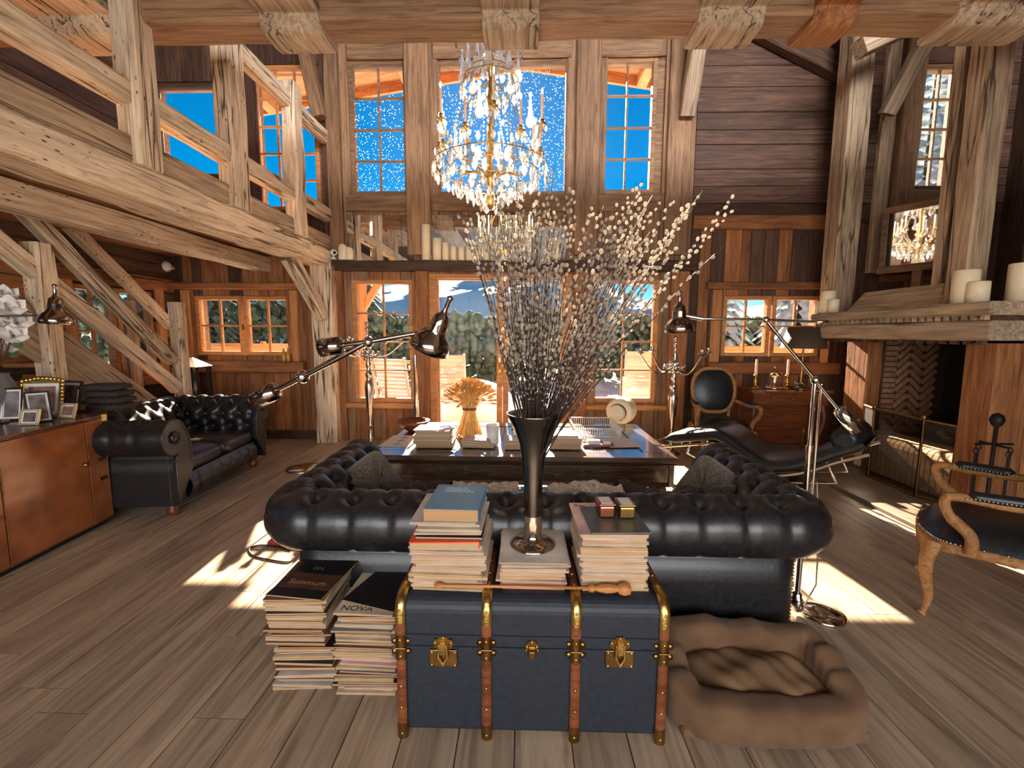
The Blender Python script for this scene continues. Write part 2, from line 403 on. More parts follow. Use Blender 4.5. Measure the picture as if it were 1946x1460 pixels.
# ---- side walls, rear wall, ceilings
lw = [atX(150, 620, XL).y, atX(287, 620, XL).y]
LWIN = (lw[0], lw[1], atX(220, 703, XL).z, atX(220, 556, XL).z)
hl = [(LWIN[0]-0.05, LWIN[1]+0.05, LWIN[2]-0.05, LWIN[3]+0.05), (0.2, 1.8, 1.0, 2.1)]
wl = grid_wall('wall_left', 'x', YR-0.2, YB+0.02, -0.14, ZC, XL-0.22, XL-0.02, hl, W_DARK)
boards(wl, 'x', XL, 2.2, YB, 0.0, ZC, False, 0.2, [W_DARK, W_WARM], hl, seed=21, face=1)
boards(wl, 'x', XL, YR, 2.2, 0.0, ZC, False, 0.24, W_DARK, hl, seed=22, face=1)
wr = grid_wall('wall_right', 'x', YR-0.2, YB+0.02, -0.14, ZC, XR+0.02, XR+0.22, [], W_DARK)
boards(wr, 'x', XR, YR, YB, 0.0, ZC, True, 0.24, W_DARK, (), seed=23, face=-1)
RW = [(-2.8, 3.2, 0.6, 2.9), (-0.5, 5.5, 4.05, 5.75)]  # unseen window openings and frames, made up to let the fill lights in
wq = grid_wall('wall_rear', 'y', XL-0.2, XR+0.2, -0.14, ZC, YR-0.22, YR-0.02, RW, W_WALL)
for i, h in enumerate(RW):
    f = MB(); wdt = 0.09
    f.box(h[0], h[1], YR-0.16, YR-0.02, h[2], h[2]+wdt); f.box(h[0], h[1], YR-0.16, YR-0.02, h[3]-wdt, h[3])
    f.box(h[0], h[0]+wdt, YR-0.16, YR-0.02, h[2]+wdt, h[3]-wdt); f.box(h[1]-wdt, h[1], YR-0.16, YR-0.02, h[2]+wdt, h[3]-wdt)
    fo = struct(f.build('window_%d' % (20+i), W_SASH))
    for k in range(1, 6):
        xx = h[0]+(h[1]-h[0])*k/6
        MB().box(xx-0.03, xx+0.03, YR-0.14, YR-0.04, h[2]+wdt, h[3]-wdt).build('muntin', W_SASH, fo)
struct(MB().box(XL-0.2, XR+0.2, YR-0.2, YB+0.24, ZC, ZC+0.2).build('ceiling', W_DARK))
YT = 3.05                                    # tie beam that closes the ceiling over the camera
ZT = atY(970, 58, YT).z
lc = struct(MB().box(XL, XR, YR, YT+0.12, ZT+0.30, ZT+0.42).build('ceiling_low', W_DARK))
x = XL
while x < XR-0.05:
    T, L = frame((x+0.12, YR, ZT+0.30), (x+0.12, YT+0.1, ZT+0.30)); board_obj(lc, L, 0.235, 0.012, T, W_DARK); x += 0.24
# ---- windows
_wn = [0]
def window(g, cols, rows, d=YB, fw=0.055, ax='y', glass=GLASS, mw=0.022, sash=None, name=None):
    # frame is the parent; every muntin and every pane is a piece
    _wn[0] += 1; a, b, c, e = g; sg = 1 if ax == 'y' else -1
    mat = sash or W_SASH
    def bx(m, u0, u1, y0, y1, v0, v1):
        if ax == 'y': m.box(u0, u1, d+y0, d+y1, v0, v1)
        else: m.box(d-y1, d-y0, u0, u1, v0, v1)
    m = MB()
    bx(m, a-fw, a, 0.0, 0.09, c-fw, e+fw); bx(m, b, b+fw, 0.0, 0.09, c-fw, e+fw)
    bx(m, a, b, 0.0, 0.09, c-fw, c); bx(m, a, b, 0.0, 0.09, e, e+fw)
    o = struct(m.build(name or 'window_%d' % _wn[0], mat, bevel=0.006))
    for i in range(1, cols):
        x = a+(b-a)*i/cols; m = MB(); bx(m, x-mw/2, x+mw/2, 0.03, 0.065, c, e); m.build('muntin', mat, o)
    for j in range(1, rows):
        z = c+(e-c)*j/rows; m = MB(); bx(m, a, b, 0.031, 0.064, z-mw/2, z+mw/2); m.build('muntin', mat, o)
    for i in range(cols):
        for j in range(rows):
            m = MB(); bx(m, a+(b-a)*i/cols+mw/2*(i > 0), a+(b-a)*(i+1)/cols-mw/2*(i < cols-1), 0.044, 0.049, c+(e-c)*j/rows+mw/2*(j > 0), c+(e-c)*(j+1)/rows-mw/2*(j < rows-1))
            m.build('pane', glass, o)
    return o
window(GL['w1'], 2, 4, fw=0.085); window(GL['w2'], 2, 4, fw=0.085)
window(GL['w3'], 2, 4, sash=W_WALL, glass=GLASS_SPOT); window(GL['w4'], 1, 1, sash=W_WALL, glass=GLASS_SPOT); window(GL['w5'], 2, 4, sash=W_WALL)
window(GL['w8'], 3, 5); window(GL['w9'], 2, 4, sash=W_WALL); window(GL['w10'], 1, 1, sash=W_DARK)
def casement(g, ax='y', d=YB):
    # two small sashes side by side with a handle between them
    a, b, c, e = g; mid = (a+b)/2; gp = 0.06
    o1 = window((a, mid-gp, c, e), 2, 2, d=d, ax=ax, fw=0.05); o2 = window((mid+gp, b, c, e), 2, 2, d=d, ax=ax, fw=0.05)
    h = MB()
    if ax == 'y': h.tube([(mid, d-0.01, (c+e)/2-0.16), (mid, d-0.03, (c+e)/2-0.14), (mid, d-0.035, (c+e)/2-0.02)], 0.009, 6); h.box(mid-0.012, mid+0.012, d-0.012, d, (c+e)/2-0.06, (c+e)/2+0.02)
    else: h.tube([(d+0.01, mid, (c+e)/2-0.1), (d+0.035, mid, (c+e)/2)], 0.009, 6)
    h.build('handle', BRASS, o2)
    fw = 0.14; z0, z1 = c-0.06, e+0.06
    return fw
BRASS = plain('brass', rgb(200,150,70), rough=0.28, metal=1.0, noise=0.15)
casement(GL['w6']); casement(GL['w7']); casement(LWIN, 'x', XL)
_tn = [0]
def trim(a, b, w, h, mat, up=(0,0,1), jit=0.004, **k):
    _tn[0] += 1
    return struct(timber('trim_%d' % _tn[0], a, b, w, h, mat, None, up, jit, **k))
def ptrim(p, q, w, h, mat, d=YB, out=0.05, **k):
    # timber lying on the far wall between two pixels
    a = atY(*p, d); b = atY(*q, d)
    return trim((a.x, d-out/2, a.z), (b.x, d-out/2, b.z), w, out, mat, up=(0,-1,0), **k)
# frames round the small casements
for g in (GL['w6'], GL['w7']):
    a, b, c, e = g
    trim((a-0.30, YB-0.05, e+0.17), (b+0.22, YB-0.05, e+0.17), 0.12, 0.09, W_WARM)
    trim((a-0.26, YB-0.06, c-0.20), (b+0.26, YB-0.06, c-0.20), 0.15, 0.15, W_WARM)
    trim((a-0.15, YB-0.02, c-0.13), (a-0.15, YB-0.02, e+0.12), 0.06, 0.12, W_SASH, up=(1,0,0))
    trim((b+0.12, YB-0.02, c-0.13), (b+0.12, YB-0.02, e+0.12), 0.06, 0.10, W_SASH, up=(1,0,0))
# ---- glazed double door in the middle
do = MB(); a, b, z0, z1 = DOOR
for u0, u1, v0, v1 in ((a-0.13, a-0.02, 0, z1+0.06), (b+0.02, b+0.13, 0, z1+0.06), (a-0.02, b+0.02, z1, z1+0.06)):
    do.box(u0, u1, YB-0.03, YB+0.12, v0, v1)
do = struct(do.build('door_1', W_SASH, bevel=0.006))
mid = atY(955, 660, YB).x
for u0, u1, s in ((a-0.02, mid-0.003, 1), (mid+0.003, b+0.02, -1)):
    m = MB(); st = 0.075; l0, l1 = (0.02, st) if s > 0 else (st, 0.02)
    m.box(u0, u0+l0, YB+0.02, YB+0.08, 0.02, z1); m.box(u1-l1, u1, YB+0.02, YB+0.08, 0.02, z1)
    m.box(u0+l0, u1-l1, YB+0.02, YB+0.08, 0.02, 0.20); m.box(u0+l0, u1-l1, YB+0.02, YB+0.08, z1-0.015, z1)
    le = m.build('door_leaf', W_SASH, do)
    MB().box(u0+l0, u1-l1, YB+0.045, YB+0.05, 0.20, z1-0.015).build('pane', GLASS, le)
    hx = (u1-0.035) if s > 0 else (u0+0.035)
    MB().box(hx-0.012, hx+0.012, YB-0.005, YB+0.02, 0.92, 1.12).tube([(hx, YB-0.01, 1.05), (hx, YB-0.03, 1.05), (hx, YB-0.03, 0.95)], 0.008, 6).build('door_handle', BRASS, le)
# ---- posts and rails of the tall window wall
for px, w_, y0, y1 in ((647, 26, 515, 20), (800, 44, 515, 20), (1110, 44, 515, 20), (1277, 42, 515, 20)):
    A = atY(px, 515, YB); B = atY(px, 20, YB); ww = w_/F*YB*0.98
    trim((A.x, YB-0.045, zsh+0.07), (A.x, YB-0.045, ZC), ww, 0.09, W_WALL, up=(0,-1,0), seg=10)
for px, w_ in ((650, 24), (806, 26), (1100, 30), (1282, 34)):
    A = atY(px, 700, YB); ww = w_/F*YB*0.95
    trim((A.x, YB-0.05, 0), (A.x, YB-0.05, zsh-0.1), ww, 0.10, W_WARM, up=(0,-1,0), seg=6)
trim((xl-0.02, YB-0.06, zsh-0.07), (xr+0.05, YB-0.06, zsh-0.07), 0.14, 0.13, W_DARK)       # ledge carrying candles and mirrors
zb = atY(900, 388, YB).z
for p, q in ((662, 778), (824, 1086), (1134, 1256)):
    trim((atY(p,388,YB).x, YB-0.03, zb), (atY(q,388,YB).x, YB-0.03, zb), 0.06, 0.20, W_WALL)
    zt = atY(900, 92, YB).z; trim((atY(p,92,YB).x, YB-0.03, zt), (atY(q,92,YB).x, YB-0.03, zt), 0.05, 0.26, W_WALL)
for p, q in ((655, 795), (1105, 1262)):
    z = atY(700, 770, YB).z; trim((atY(p,770,YB).x, YB-0.04, z), (atY(q,770,YB).x, YB-0.04, z), 0.10, 0.07, W_SASH)
# right part: rail between horizontal and upright boards
trim((xr, YB-0.05, zrail), (atY(1590,425,YB).x, YB-0.05, zrail), 0.09, 0.17, W_WARM)
trim((XL, YB-0.03, 0.06), (xl, YB-0.03, 0.06), 0.04, 0.12, W_DARK)
trim((xr, YB-0.03, 0.06), (XR, YB-0.03, 0.06), 0.04, 0.12, W_DARK)
tm = atX(290, 545, XL); 
trim((XL+0.04, LWIN[0]-0.2, LWIN[3]+0.14), (XL+0.04, LWIN[1]+0.2, LWIN[3]+0.14), 0.08, 0.12, W_WARM)
trim((XL+0.06, LWIN[0]-0.2, LWIN[2]-0.15), (XL+0.06, LWIN[1]+0.2, LWIN[2]-0.15), 0.12, 0.12, W_WARM)
for yy in (LWIN[0]-0.12, LWIN[1]+0.12): trim((XL+0.03, yy, LWIN[2]-0.1), (XL+0.03, yy, LWIN[3]+0.1), 0.12, 0.06, W_SASH, up=(1,0,0))
# ---- gallery on the left: edge beam, railing, floor, post and brace
XG = -2.44
def gz(px, py): return atX(px, py, XG).z
def gy(px, py=400): return atX(px, py, XG).y
zbt, zbb = gz(300, 327), gz(300, 390)        # top and bottom of the edge beam
gb = timber('gallery_beam', (XG-0.16, 0.6, (zbt+zbb)/2), (XG-0.16, YB-0.02, (zbt+zbb)/2), 0.32, zbt-zbb, W_BEAM, seed=5, seg=22, jit=0.008, cham=0.02)
tag(gb, 'massive worm-eaten edge beam carrying the gallery on the left', 'beam')
g2 = timber('gallery_joist', (XG-0.95, 0.6, zbt-0.175), (XG-0.95, YB-0.02, zbt-0.175), 0.2, 0.19, W_BEAM, seed=6, seg=14, jit=0.006)
tag(g2, 'second long beam under the gallery, behind the edge beam, above the stairs', 'beam')
gf = struct(MB().box(XL, XG-0.32, 0.6, YB, zbt-0.055, zbt-0.01).build('ceiling_gallery', W_WARM))
x = XL
while x < XG-0.33:
    T, L = frame((x+0.1, 0.6, zbt-0.06), (x+0.1, YB-0.02, zbt-0.06)); board_obj(gf, L, 0.195, 0.01, T, W_WARM); x += 0.2
rl = thing('gallery_railing', 'rough timber railing of posts and two rails along the gallery', 'railing', (XG-0.12, 4.0, zbt))
def inr(p): return Vector(p)-Vector((XG-0.12, 4.0, zbt))
k0, k1 = gz(247, 250), zbt
timber('kick_board', inr((XG-0.05, 0.6, (k0+k1)/2)), inr((XG-0.05, YB-0.03, (k0+k1)/2)), 0.05, k0-k1, W_BEAM2, rl, seed=7)
r0, r1 = gz(260, 158), gz(260, 203)
timber('rail', inr((XG-0.06, 0.6, (r0+r1)/2)), inr((XG-0.06, YB-0.03, (r0+r1)/2)), 0.13, r0-r1, W_BEAM, rl, seed=8, seg=20)
u0, u1 = gz(520, 135), gz(520, 175)
timber('rail', inr((XG-0.06, 0.6, (u0+u1)/2)), inr((XG-0.06, YB-0.03, (u0+u1)/2)), 0.12, 0.15, W_BEAM, rl, seed=9, seg=20)
for p0, p1 in ((270, 310), (443, 474), (562, 578)):
    ya, yb = gy(p0), gy(p1); c = (ya+yb)/2
    timber('post', inr((XG-0.04, c, zbt-0.005)), inr((XG-0.04, c, u0+0.08)), 0.15, max(0.13, yb-ya), W_BEAM, rl, up=(0,1,0), seed=int(p0), jit=0.008)
timber('post', inr((XG-0.5, gy(100), zbt)), inr((XG-0.5, gy(100), u0)), 0.14, 0.16, W_BEAM2, rl, up=(0,1,0), seed=77)
# post on the floor that carries the gallery, with brace
pb = atZ(622, 842)
gp = timber('gallery_post', (pb.x, pb.y+0.10, 0), (pb.x, pb.y+0.10, zbb+0.02), 0.27, 0.2, W_BEAM, up=(0,1,0), seed=31)
tag(gp, 'upright square timber post under the gallery, left of the tall windows', 'post')
A = atY(600, 655, pb.y); a0 = atY(588, 490, pb.y); a1 = atY(618, 600, pb.y)
br = timber('gallery_brace', (a0.x-0.02, pb.y-0.45, zbb+0.02), (a1.x-0.02, pb.y-0.01, a1.z-0.02), 0.17, 0.13, W_BEAM, up=(1,0,0), seed=32)
tag(br, 'short slanting brace between gallery beam and its post', 'brace')
# ---- tie beam across the room and carved joist ends
tb = timber('tie_beam', (XL, YT, ZT+0.17), (XR-0.3, YT, ZT+0.17), 0.24, 0.34, W_WALL, seed=41, seg=26)
tag(tb, 'long cross beam at the top edge spanning the whole room', 'beam')
LBL = ['carved joist end at the top left corner', 'carved joist end above the gallery railing', 'carved joist end directly above the chandelier',
       'carved joist end at the top, right of the chandelier', 'narrow carved block hanging from the cross beam, right of centre', 'carved joist end at the top right corner']
for i, (px, wpx, mat) in enumerate(((150, 190, W_BEAM), (568, 105, W_BEAM2), (971, 98, W_BEAM2), (1375, 110, W_BEAM2), (1563, 72, W_WARM), (1870, 150, W_BEAM2))):
    c = atY(px, 60, YT).x; hw = wpx/F*YT*0.5; zz = ZT-(0.06 if i != 2 else 0.05)
    zn = ZT+0.035
    pr = [(1.2, ZT+0.29), (1.2, zn), (YT-0.13, zn)]
    for k in range(1, 7):
        an = k/6*PI/2; pr.append((YT-0.13+0.07*(1-math.cos(an)), zn-(zn-zz)*math.sin(an)))
    pr += [(YT+0.06, zz), (YT+0.13, zz+0.012), (YT+0.17, zz+0.045), (YT+0.17, zz+0.10), (YT+0.20, zz+0.12), (YT+0.20, ZT+0.29)]
    T = Matrix(((0,-1,0,c),(1,0,0,0),(0,0,1,0),(0,0,0,1)))
    m = MB(); n = len(pr)
    vs = [(p[0], -hw, p[1]) for p in pr]+[(p[0], hw, p[1]) for p in pr]
    m.add(vs, [(i2, (i2+1)%n, n+(i2+1)%n, n+i2) for i2 in range(n)]+[tuple(range(n-1,-1,-1)), tuple(range(n, 2*n))])
    o = m.build('ceiling_joist', mat, None, T, bevel=0.012)
    tag(o, LBL[i], 'joist', 'carved joist ends along the cross beam')
# slanting braces in the upper hall
def brace(name, p, q, d0, d1, w_, h_, mat, label):
    a = atY(*p, d0); b = atY(*q, d1)
    o = timber(name, a, b, w_, h_, mat, up=(0,-1,0), seed=int(p[0])); return tag(o, label, 'brace')
brace('roof_brace', (572, 60), (608, 225), YB-0.12, YB-0.12, 0.15, 0.15, W_WALL, 'slanting roof brace left of the tall windows')
brace('roof_brace', (1333, 40), (1305, 222), YB-0.4, YB-0.12, 0.17, 0.15, W_BEAM2, 'slanting roof brace right of the tall windows')
brace('roof_brace', (1440, 50), (1612, 140), YB-0.1, YB-0.1, 0.24, 0.14, W_DARK, 'dark sloping timber high on the horizontally planked wall')
brace('roof_brace', (1785, 30), (1685, 218), 5.0, 5.3, 0.15, 0.13, W_BEAM2, 'slanting brace beside the narrow window over the fireplace')
brace('roof_brace', (1740, 42), (1632, 92), 4.6, 4.6, 0.16, 0.15, W_BEAM2, 'short beam at the head of the fireplace posts')
# ================================================================== more materials
LEATHER = plain('black_leather', (0.011,0.011,0.012,1), rough=0.36, spec=0.6, noise=0.5, ns=60, bump=0.06, coat=0.06)
LEATHER2 = plain('dark_seat_leather', (0.010,0.012,0.014,1), rough=0.36, spec=0.5, noise=0.5, ns=50, bump=0.05)
CHROME = plain('polished_nickel', (0.72,0.68,0.63,1), rough=0.10, metal=1.0, noise=0.04)
SILVER = plain('tarnished_silver', (0.62,0.56,0.48,1), rough=0.22, metal=1.0, noise=0.25, ns=30)
DKMETAL = plain('dark_pewter', (0.16,0.145,0.13,1), rough=0.22, metal=1.0, noise=0.3, ns=6)
IRON = plain('black_iron', (0.02,0.019,0.018,1), rough=0.5, metal=0.6, noise=0.3)
OLDBRASS = plain('aged_brass', rgb(150,112,62), rough=0.35, metal=1.0, noise=0.3, ns=25)
GILT = plain('gilt', rgb(214,178,104), rough=0.3, metal=1.0, noise=0.3, ns=40, bump=0.3)
WAX = plain('ivory_wax', rgb(232,216,184), rough=0.45, noise=0.05, ns=6); WAX.node_tree.nodes['Principled BSDF'].inputs['Subsurface Weight'].default_value = 0.15
WALNUT = wood('chair_walnut', rgb(120,80,46), rgb(164,116,70), rgb(190,142,92), var=0.05, cracks=0.2, gs=1.5)
MAHOG = wood('mahogany', rgb(70,34,18), rgb(112,58,30), rgb(140,80,44), var=0.05, cracks=0.2, rough=0.35, coat=0.3)
TABLEW = wood('dark_carved_table_wood', rgb(44,32,24), rgb(76,58,44), rgb(98,78,60), var=0.03, cracks=0.3, rough=0.22, coat=0.9)
PORC = plain('white_ceramic', (0.75,0.73,0.70,1), rough=0.3, noise=0.03)
PAPERW = plain('white_paper', (0.72,0.70,0.66,1), rough=0.8, noise=0.05)
BLACKM = plain('black_paint', (0.012,0.012,0.012,1), rough=0.4, noise=0.2)
FILAMENT = emit('warm_bulb', (1.0,0.78,0.5,1), 14.0)
# ================================================================== fireplace
fp = thing('fireplace', 'big open fireplace with weathered timber mantel and brick firebox', 'fireplace', (3.5, 4.3, 0))
def fpl(p): return Vector(p)-Vector((3.5, 4.3, 0))
XF = 3.5
yN0, yN1 = atX(1880, 800, XF).y, atX(1817, 800, XF).y
yF0, yF1 = atX(1627, 800, XF).y, atX(1592, 800, XF).y
XM = 3.26
mz1, mz0 = atX(1870, 574, XM).z, atX(1870, 648, XM).z
my0, my1 = atX(1878, 600, XM).y, atX(1549, 600, XM).y
# mantel: top board, band with dentils, heavy lintel
timber('mantel_shelf', fpl((XM+0.38, my0-0.02, mz1-0.045)), fpl((XM+0.38, my1+0.03, mz1-0.045)), 0.80, 0.09, W_MANTEL, fp, seed=51)
timber('mantel_lintel', fpl((XM+0.42, my0+0.02, (mz0+mz1-0.13)/2)), fpl((XM+0.42, my1, (mz0+mz1-0.13)/2)), 0.78, mz1-0.13-mz0, W_MANTEL, fp, seed=52)
timber('mantel_band', fpl((XM+0.44, my0+0.03, mz1-0.11)), fpl((XM+0.44, my1-0.01, mz1-0.11)), 0.76, 0.05, W_DARK, fp, seed=53)
n = 26; dme = MB().box(-0.02, 0.02, -0.017, 0.017, -0.018, 0.018).mesh('dentil', W_MANTEL)
for i in range(n):
    y = my0+0.06+(my1-my0-0.1)*i/(n-1); obj('dentil', dme, fp, Matrix.Translation(fpl((XM+0.042, y, mz1-0.107))))
n = 18; dm2 = MB().box(-0.02, 0.02, -0.02, 0.02, -0.015, 0.015).mesh('dentil', W_DARK)
for i in range(n):
    y = my0+0.1+(my1-my0-0.15)*i/(n-1); obj('dentil', dm2, fp, Matrix.Translation(fpl((XM+0.08, y, mz0-0.015))))
timber('fireplace_post', fpl((XF+0.14, (yN0+yN1)/2, 0)), fpl((XF+0.14, (yN0+yN1)/2, mz0-0.02)), 0.28, yN1-yN0, W_WARM, fp, up=(0,1,0), seed=54)
yF0 += 0.10; yF1 += 0.16
timber('fireplace_post', fpl((XF+0.22, (yF0+yF1)/2, 0)), fpl((XF+0.22, (yF0+yF1)/2, mz0-0.02)), 0.16, yF1-yF0, W_WARM, fp, up=(0,1,0), seed=55)
# near cheek of the chimney faces the camera
chk = MB().box(XF+0.28-3.5, 4.4-3.5, yN0+0.02-4.3, yN0+0.1-4.3, 0, mz0).build('cheek', W_WARM, fp)
T0 = XF+0.28
for i in range(5):
    T, L = frame(fpl((T0+0.09+i*0.18, yN0+0.02, 0)), fpl((T0+0.09+i*0.18, yN0+0.02, mz0)), (0,-1,0)); board_obj(chk, L, 0.174, 0.012, T, W_WARM)
# firebox of bricks: the far cheek is laid in herringbone behind an edge of flat courses, back wall sooty
BRK = plain('firebrick', rgb(150,112,84), rough=0.85, noise=0.3, ns=30, bump=0.4, var=0.22)
BRK_L = plain('pale_hearth_brick', rgb(214,198,176), rough=0.8, noise=0.12, ns=20, bump=0.3, var=0.12)
SOOT = plain('soot', (0.012,0.011,0.011,1), rough=0.95, noise=0.4, ns=8)
MORTAR = plain('dark_mortar', rgb(62,48,40), rough=0.95, noise=0.3, ns=20)
XBK = 4.45
fb = MB()
fb.box(XF+0.28-3.5, XBK-3.5, yF0+0.0-4.3+0.0, yF1-4.3, 0, mz0, 0)          # far cheek core
fb.box(XBK-3.5, XBK+0.12-3.5, yN0+0.1-4.3, yF1-4.3, 0, mz0, 1)              # sooty back
fb.box(XF+0.28-3.5, XBK-3.5, yN1-0.03-4.3, yN1+0.02-4.3, 0, mz0, 1)
fb.box(XF-3.5, XBK-3.5, yN1-4.3, yF0-4.3, mz0-0.01, mz0+0.05, 1)
fb = fb.build('firebox', [MORTAR, SOOT], fp)
bk = MB().box(-0.092, 0.092, -0.012, 0.006, -0.022, 0.022).mesh('brick', BRK)
bk2 = MB().box(-0.06, 0.06, -0.012, 0.006, -0.022, 0.022).mesh('brick', BRK)
z = 0.06; r = 0
while z < mz0-0.03:       # flat courses by the opening (short bricks)
    obj('brick', bk2, fb, Matrix.Translation(fpl((XF+0.37, yF0-0.006, z)))); 
    z += 0.056; r += 1
for cidx in range(3):      # herringbone columns
    sgn = -1 if cidx % 2 == 0 else 1; xc = XF+0.50+cidx*0.135; z = 0.05
    while z < mz0-0.03:
        a = sgn*math.radians(45)
        obj('brick', bk, fb, Matrix.Translation(fpl((xc, yF0-0.006, z))) @ Matrix.Rotation(a, 4, 'Y')); z += 0.086
hx0 = XF+0.82
# raised hearth with a rounded brick edge behind the fire screen
hb = MB().box(XF+0.11-3.5, XBK-3.5, yN1-4.3, yF0-0.02-4.3, 0.0, 0.40, 0).build('hearth', MORTAR, fp)
y = yN1+0.03; hbr = MB()
pr = [(0.0,0.0),(0.0,0.31),(0.012,0.345),(0.04,0.37),(0.08,0.38),(0.30,0.38),(0.30,0.35),(0.05,0.33),(0.05,0.0)]
hbm = MB().prism([(p[0], p[1]) for p in pr], -0.0225, 0.0225, 'y').mesh('brick', BRK_L)
while y < yF0-0.05:
    obj('brick', hbm, hb, Matrix.Translation(fpl((XF+0.06, y, 0.05)))); y += 0.058
fs = MB().box(XM-0.35-3.5, XF+0.3-3.5, yN0-0.55-4.3, yF1-0.05-4.3, 0.0, 0.035).build('hearth_slab', plain('grey_stone', rgb(120,104,86), rough=0.5, noise=0.25, ns=5), fp, bevel=0.008)
# chimney frame standing on the mantel
for px, ww, dd, mt, sd in ((1612, 0.24, 0.2, W_BEAM2, 61), (1812, 0.10, 0.18, W_BEAM2, 62), (1862, 0.18, 0.2, W_BEAM2, 63)):
    y = atX(px, 300, XF+0.12).y; timber('chimney_post', fpl((XF+0.12, y, mz1)), fpl((XF+0.12, y, 5.6)), ww, ww, mt, fp, up=(0,1,0), seed=sd)
y = atX(1925, 300, XF+0.3).y
for k in range(4):
    T, L = frame(fpl((XF+0.38+k*0.24, yN0+0.16, mz1)), fpl((XF+0.38+k*0.24, yN0+0.16, 5.6)), (0,-1,0)); board_obj(fp, L, 0.235, 0.014, T, W_DARK)
# slanting hood board between the posts
ya, yb = atX(1615, 560, XM+0.25).y, atX(1800, 560, XM+0.25).y
m = MB(); zt_ = mz1+0.035
m.prism([(-0.02, mz1+0.01), (0.05, mz1+0.01), (0.05, mz1+0.25), (0.02, mz1+0.25)], 0, 1, 'y')
h0, h1 = mz1+0.0, mz1+0.21
hv = [(XM+0.20, ya-0.02, h0), (XM+0.20, yb+0.02, h0), (XM+0.33, yb+0.12, h1), (XM+0.33, ya-0.1, h1)]
HT = Matrix.Rotation(PI/2, 4, 'Z'); vs = [HT.inverted() @ fpl(p) for p in hv]+[HT.inverted() @ fpl((p[0]+0.05, p[1], p[2])) for p in hv]
MB().add(vs, [(0,1,2,3),(7,6,5,4),(0,4,5,1),(1,5,6,2),(2,6,7,3),(3,7,4,0)]).build('hood_board', W_MANTEL, fp, HT, bevel=0.005)
# panelled wall parts behind the chimney: window apron, bracket and mirror
g9 = GL['w9']
trim((g9[0]-0.16, YB-0.06, 2.2), (g9[0]-0.16, YB-0.06, ZC), 0.22, 0.12, W_WALL, up=(0,-1,0), seg=10)
trim((g9[1]+0.14, YB-0.06, 2.2), (g9[1]+0.14, YB-0.06, ZC), 0.2, 0.12, W_WALL, up=(0,-1,0), seg=10)
trim((g9[0]-0.40, YB-0.04, 2.2), (g9[0]-0.40, YB-0.04, ZC), 0.16, 0.08, W_BEAM2, up=(0,-1,0), seg=10)
zz = g9[2]-0.14; trim((g9[0]-0.05, YB-0.05, zz), (g9[1]+0.05, YB-0.05, zz), 0.10, 0.16, W_WALL)
zz = atY(1745, 508, YB).z; trim((g9[0]-0.3, YB-0.07, zz), (g9[1]+0.1, YB-0.07, zz), 0.14, 0.1, W_WALL)
zz = atY(1745, 525, YB).z; trim((g9[0]-0.3, YB-0.04, zz-0.03), (g9[1]+0.1, YB-0.04, zz-0.03), 0.08, 0.09, W_WARM)
def mirror(px0, py0, px1, py1, label):
    a, b, c, e = rect(px0, py0, px1, py1, YB-0.05)
    o = MB().box(a, b, YB-0.055, YB-0.045, c, e).build('wall_mirror', MIRROR)
    tag(o, label, 'mirror', 'mirrors set in the plank wall'); return o
q_ = atY(1748, 448, 5.0); n_m = ((CAM-q_).normalized()+(Vector((-0.30, 3.95, 3.0))-q_).normalized()).normalized(); R_m = Matrix((Vector((0,0,1)).cross(-n_m).normalized()*-1, -n_m, (-n_m).cross(Vector((0,0,1)).cross(-n_m).normalized()*-1)*-1)).transposed()
mo = MB().box(-0.29, 0.29, -0.005, 0.005, -0.29, 0.29).build('wall_mirror', MIRROR, None, Matrix.Translation(q_) @ R_m.to_4x4())
tag(mo, 'square mirror above the mantel reflecting the chandelier', 'mirror', 'mirrors set in the plank wall')
MB().box(-0.33, 0.33, 0.006, 0.03, -0.33, 0.33).build('backboard', W_WALL, mo)
for x0_, x1_, z0_, z1_ in ((-0.33, 0.33, 0.29, 0.36), (-0.36, 0.36, -0.37, -0.29), (-0.34, -0.29, -0.29, 0.29), (0.29, 0.34, -0.29, 0.29)): MB().box(x0_, x1_, -0.025, 0.006, z0_, z1_).build('mirror_frame', W_WALL, mo, bevel=0.005)
MB().box(-0.04, 0.04, 0.006, 0.05, mz1-q_.z+0.002, -0.36).build('mirror_stand', W_WALL, mo)
mirror(660, 409, 763, 497, 'mirror strip above the left window reflecting the gallery railing')
mirror(764, 409, 786, 497, 'narrow mirror strip beside the reflected railing, left of the tallest candle')
mirror(816, 409, 945, 497, 'mirror strip behind the row of candles, left half')
mirror(947, 409, 1076, 497, 'mirror strip behind the row of candles, behind the willow branches')
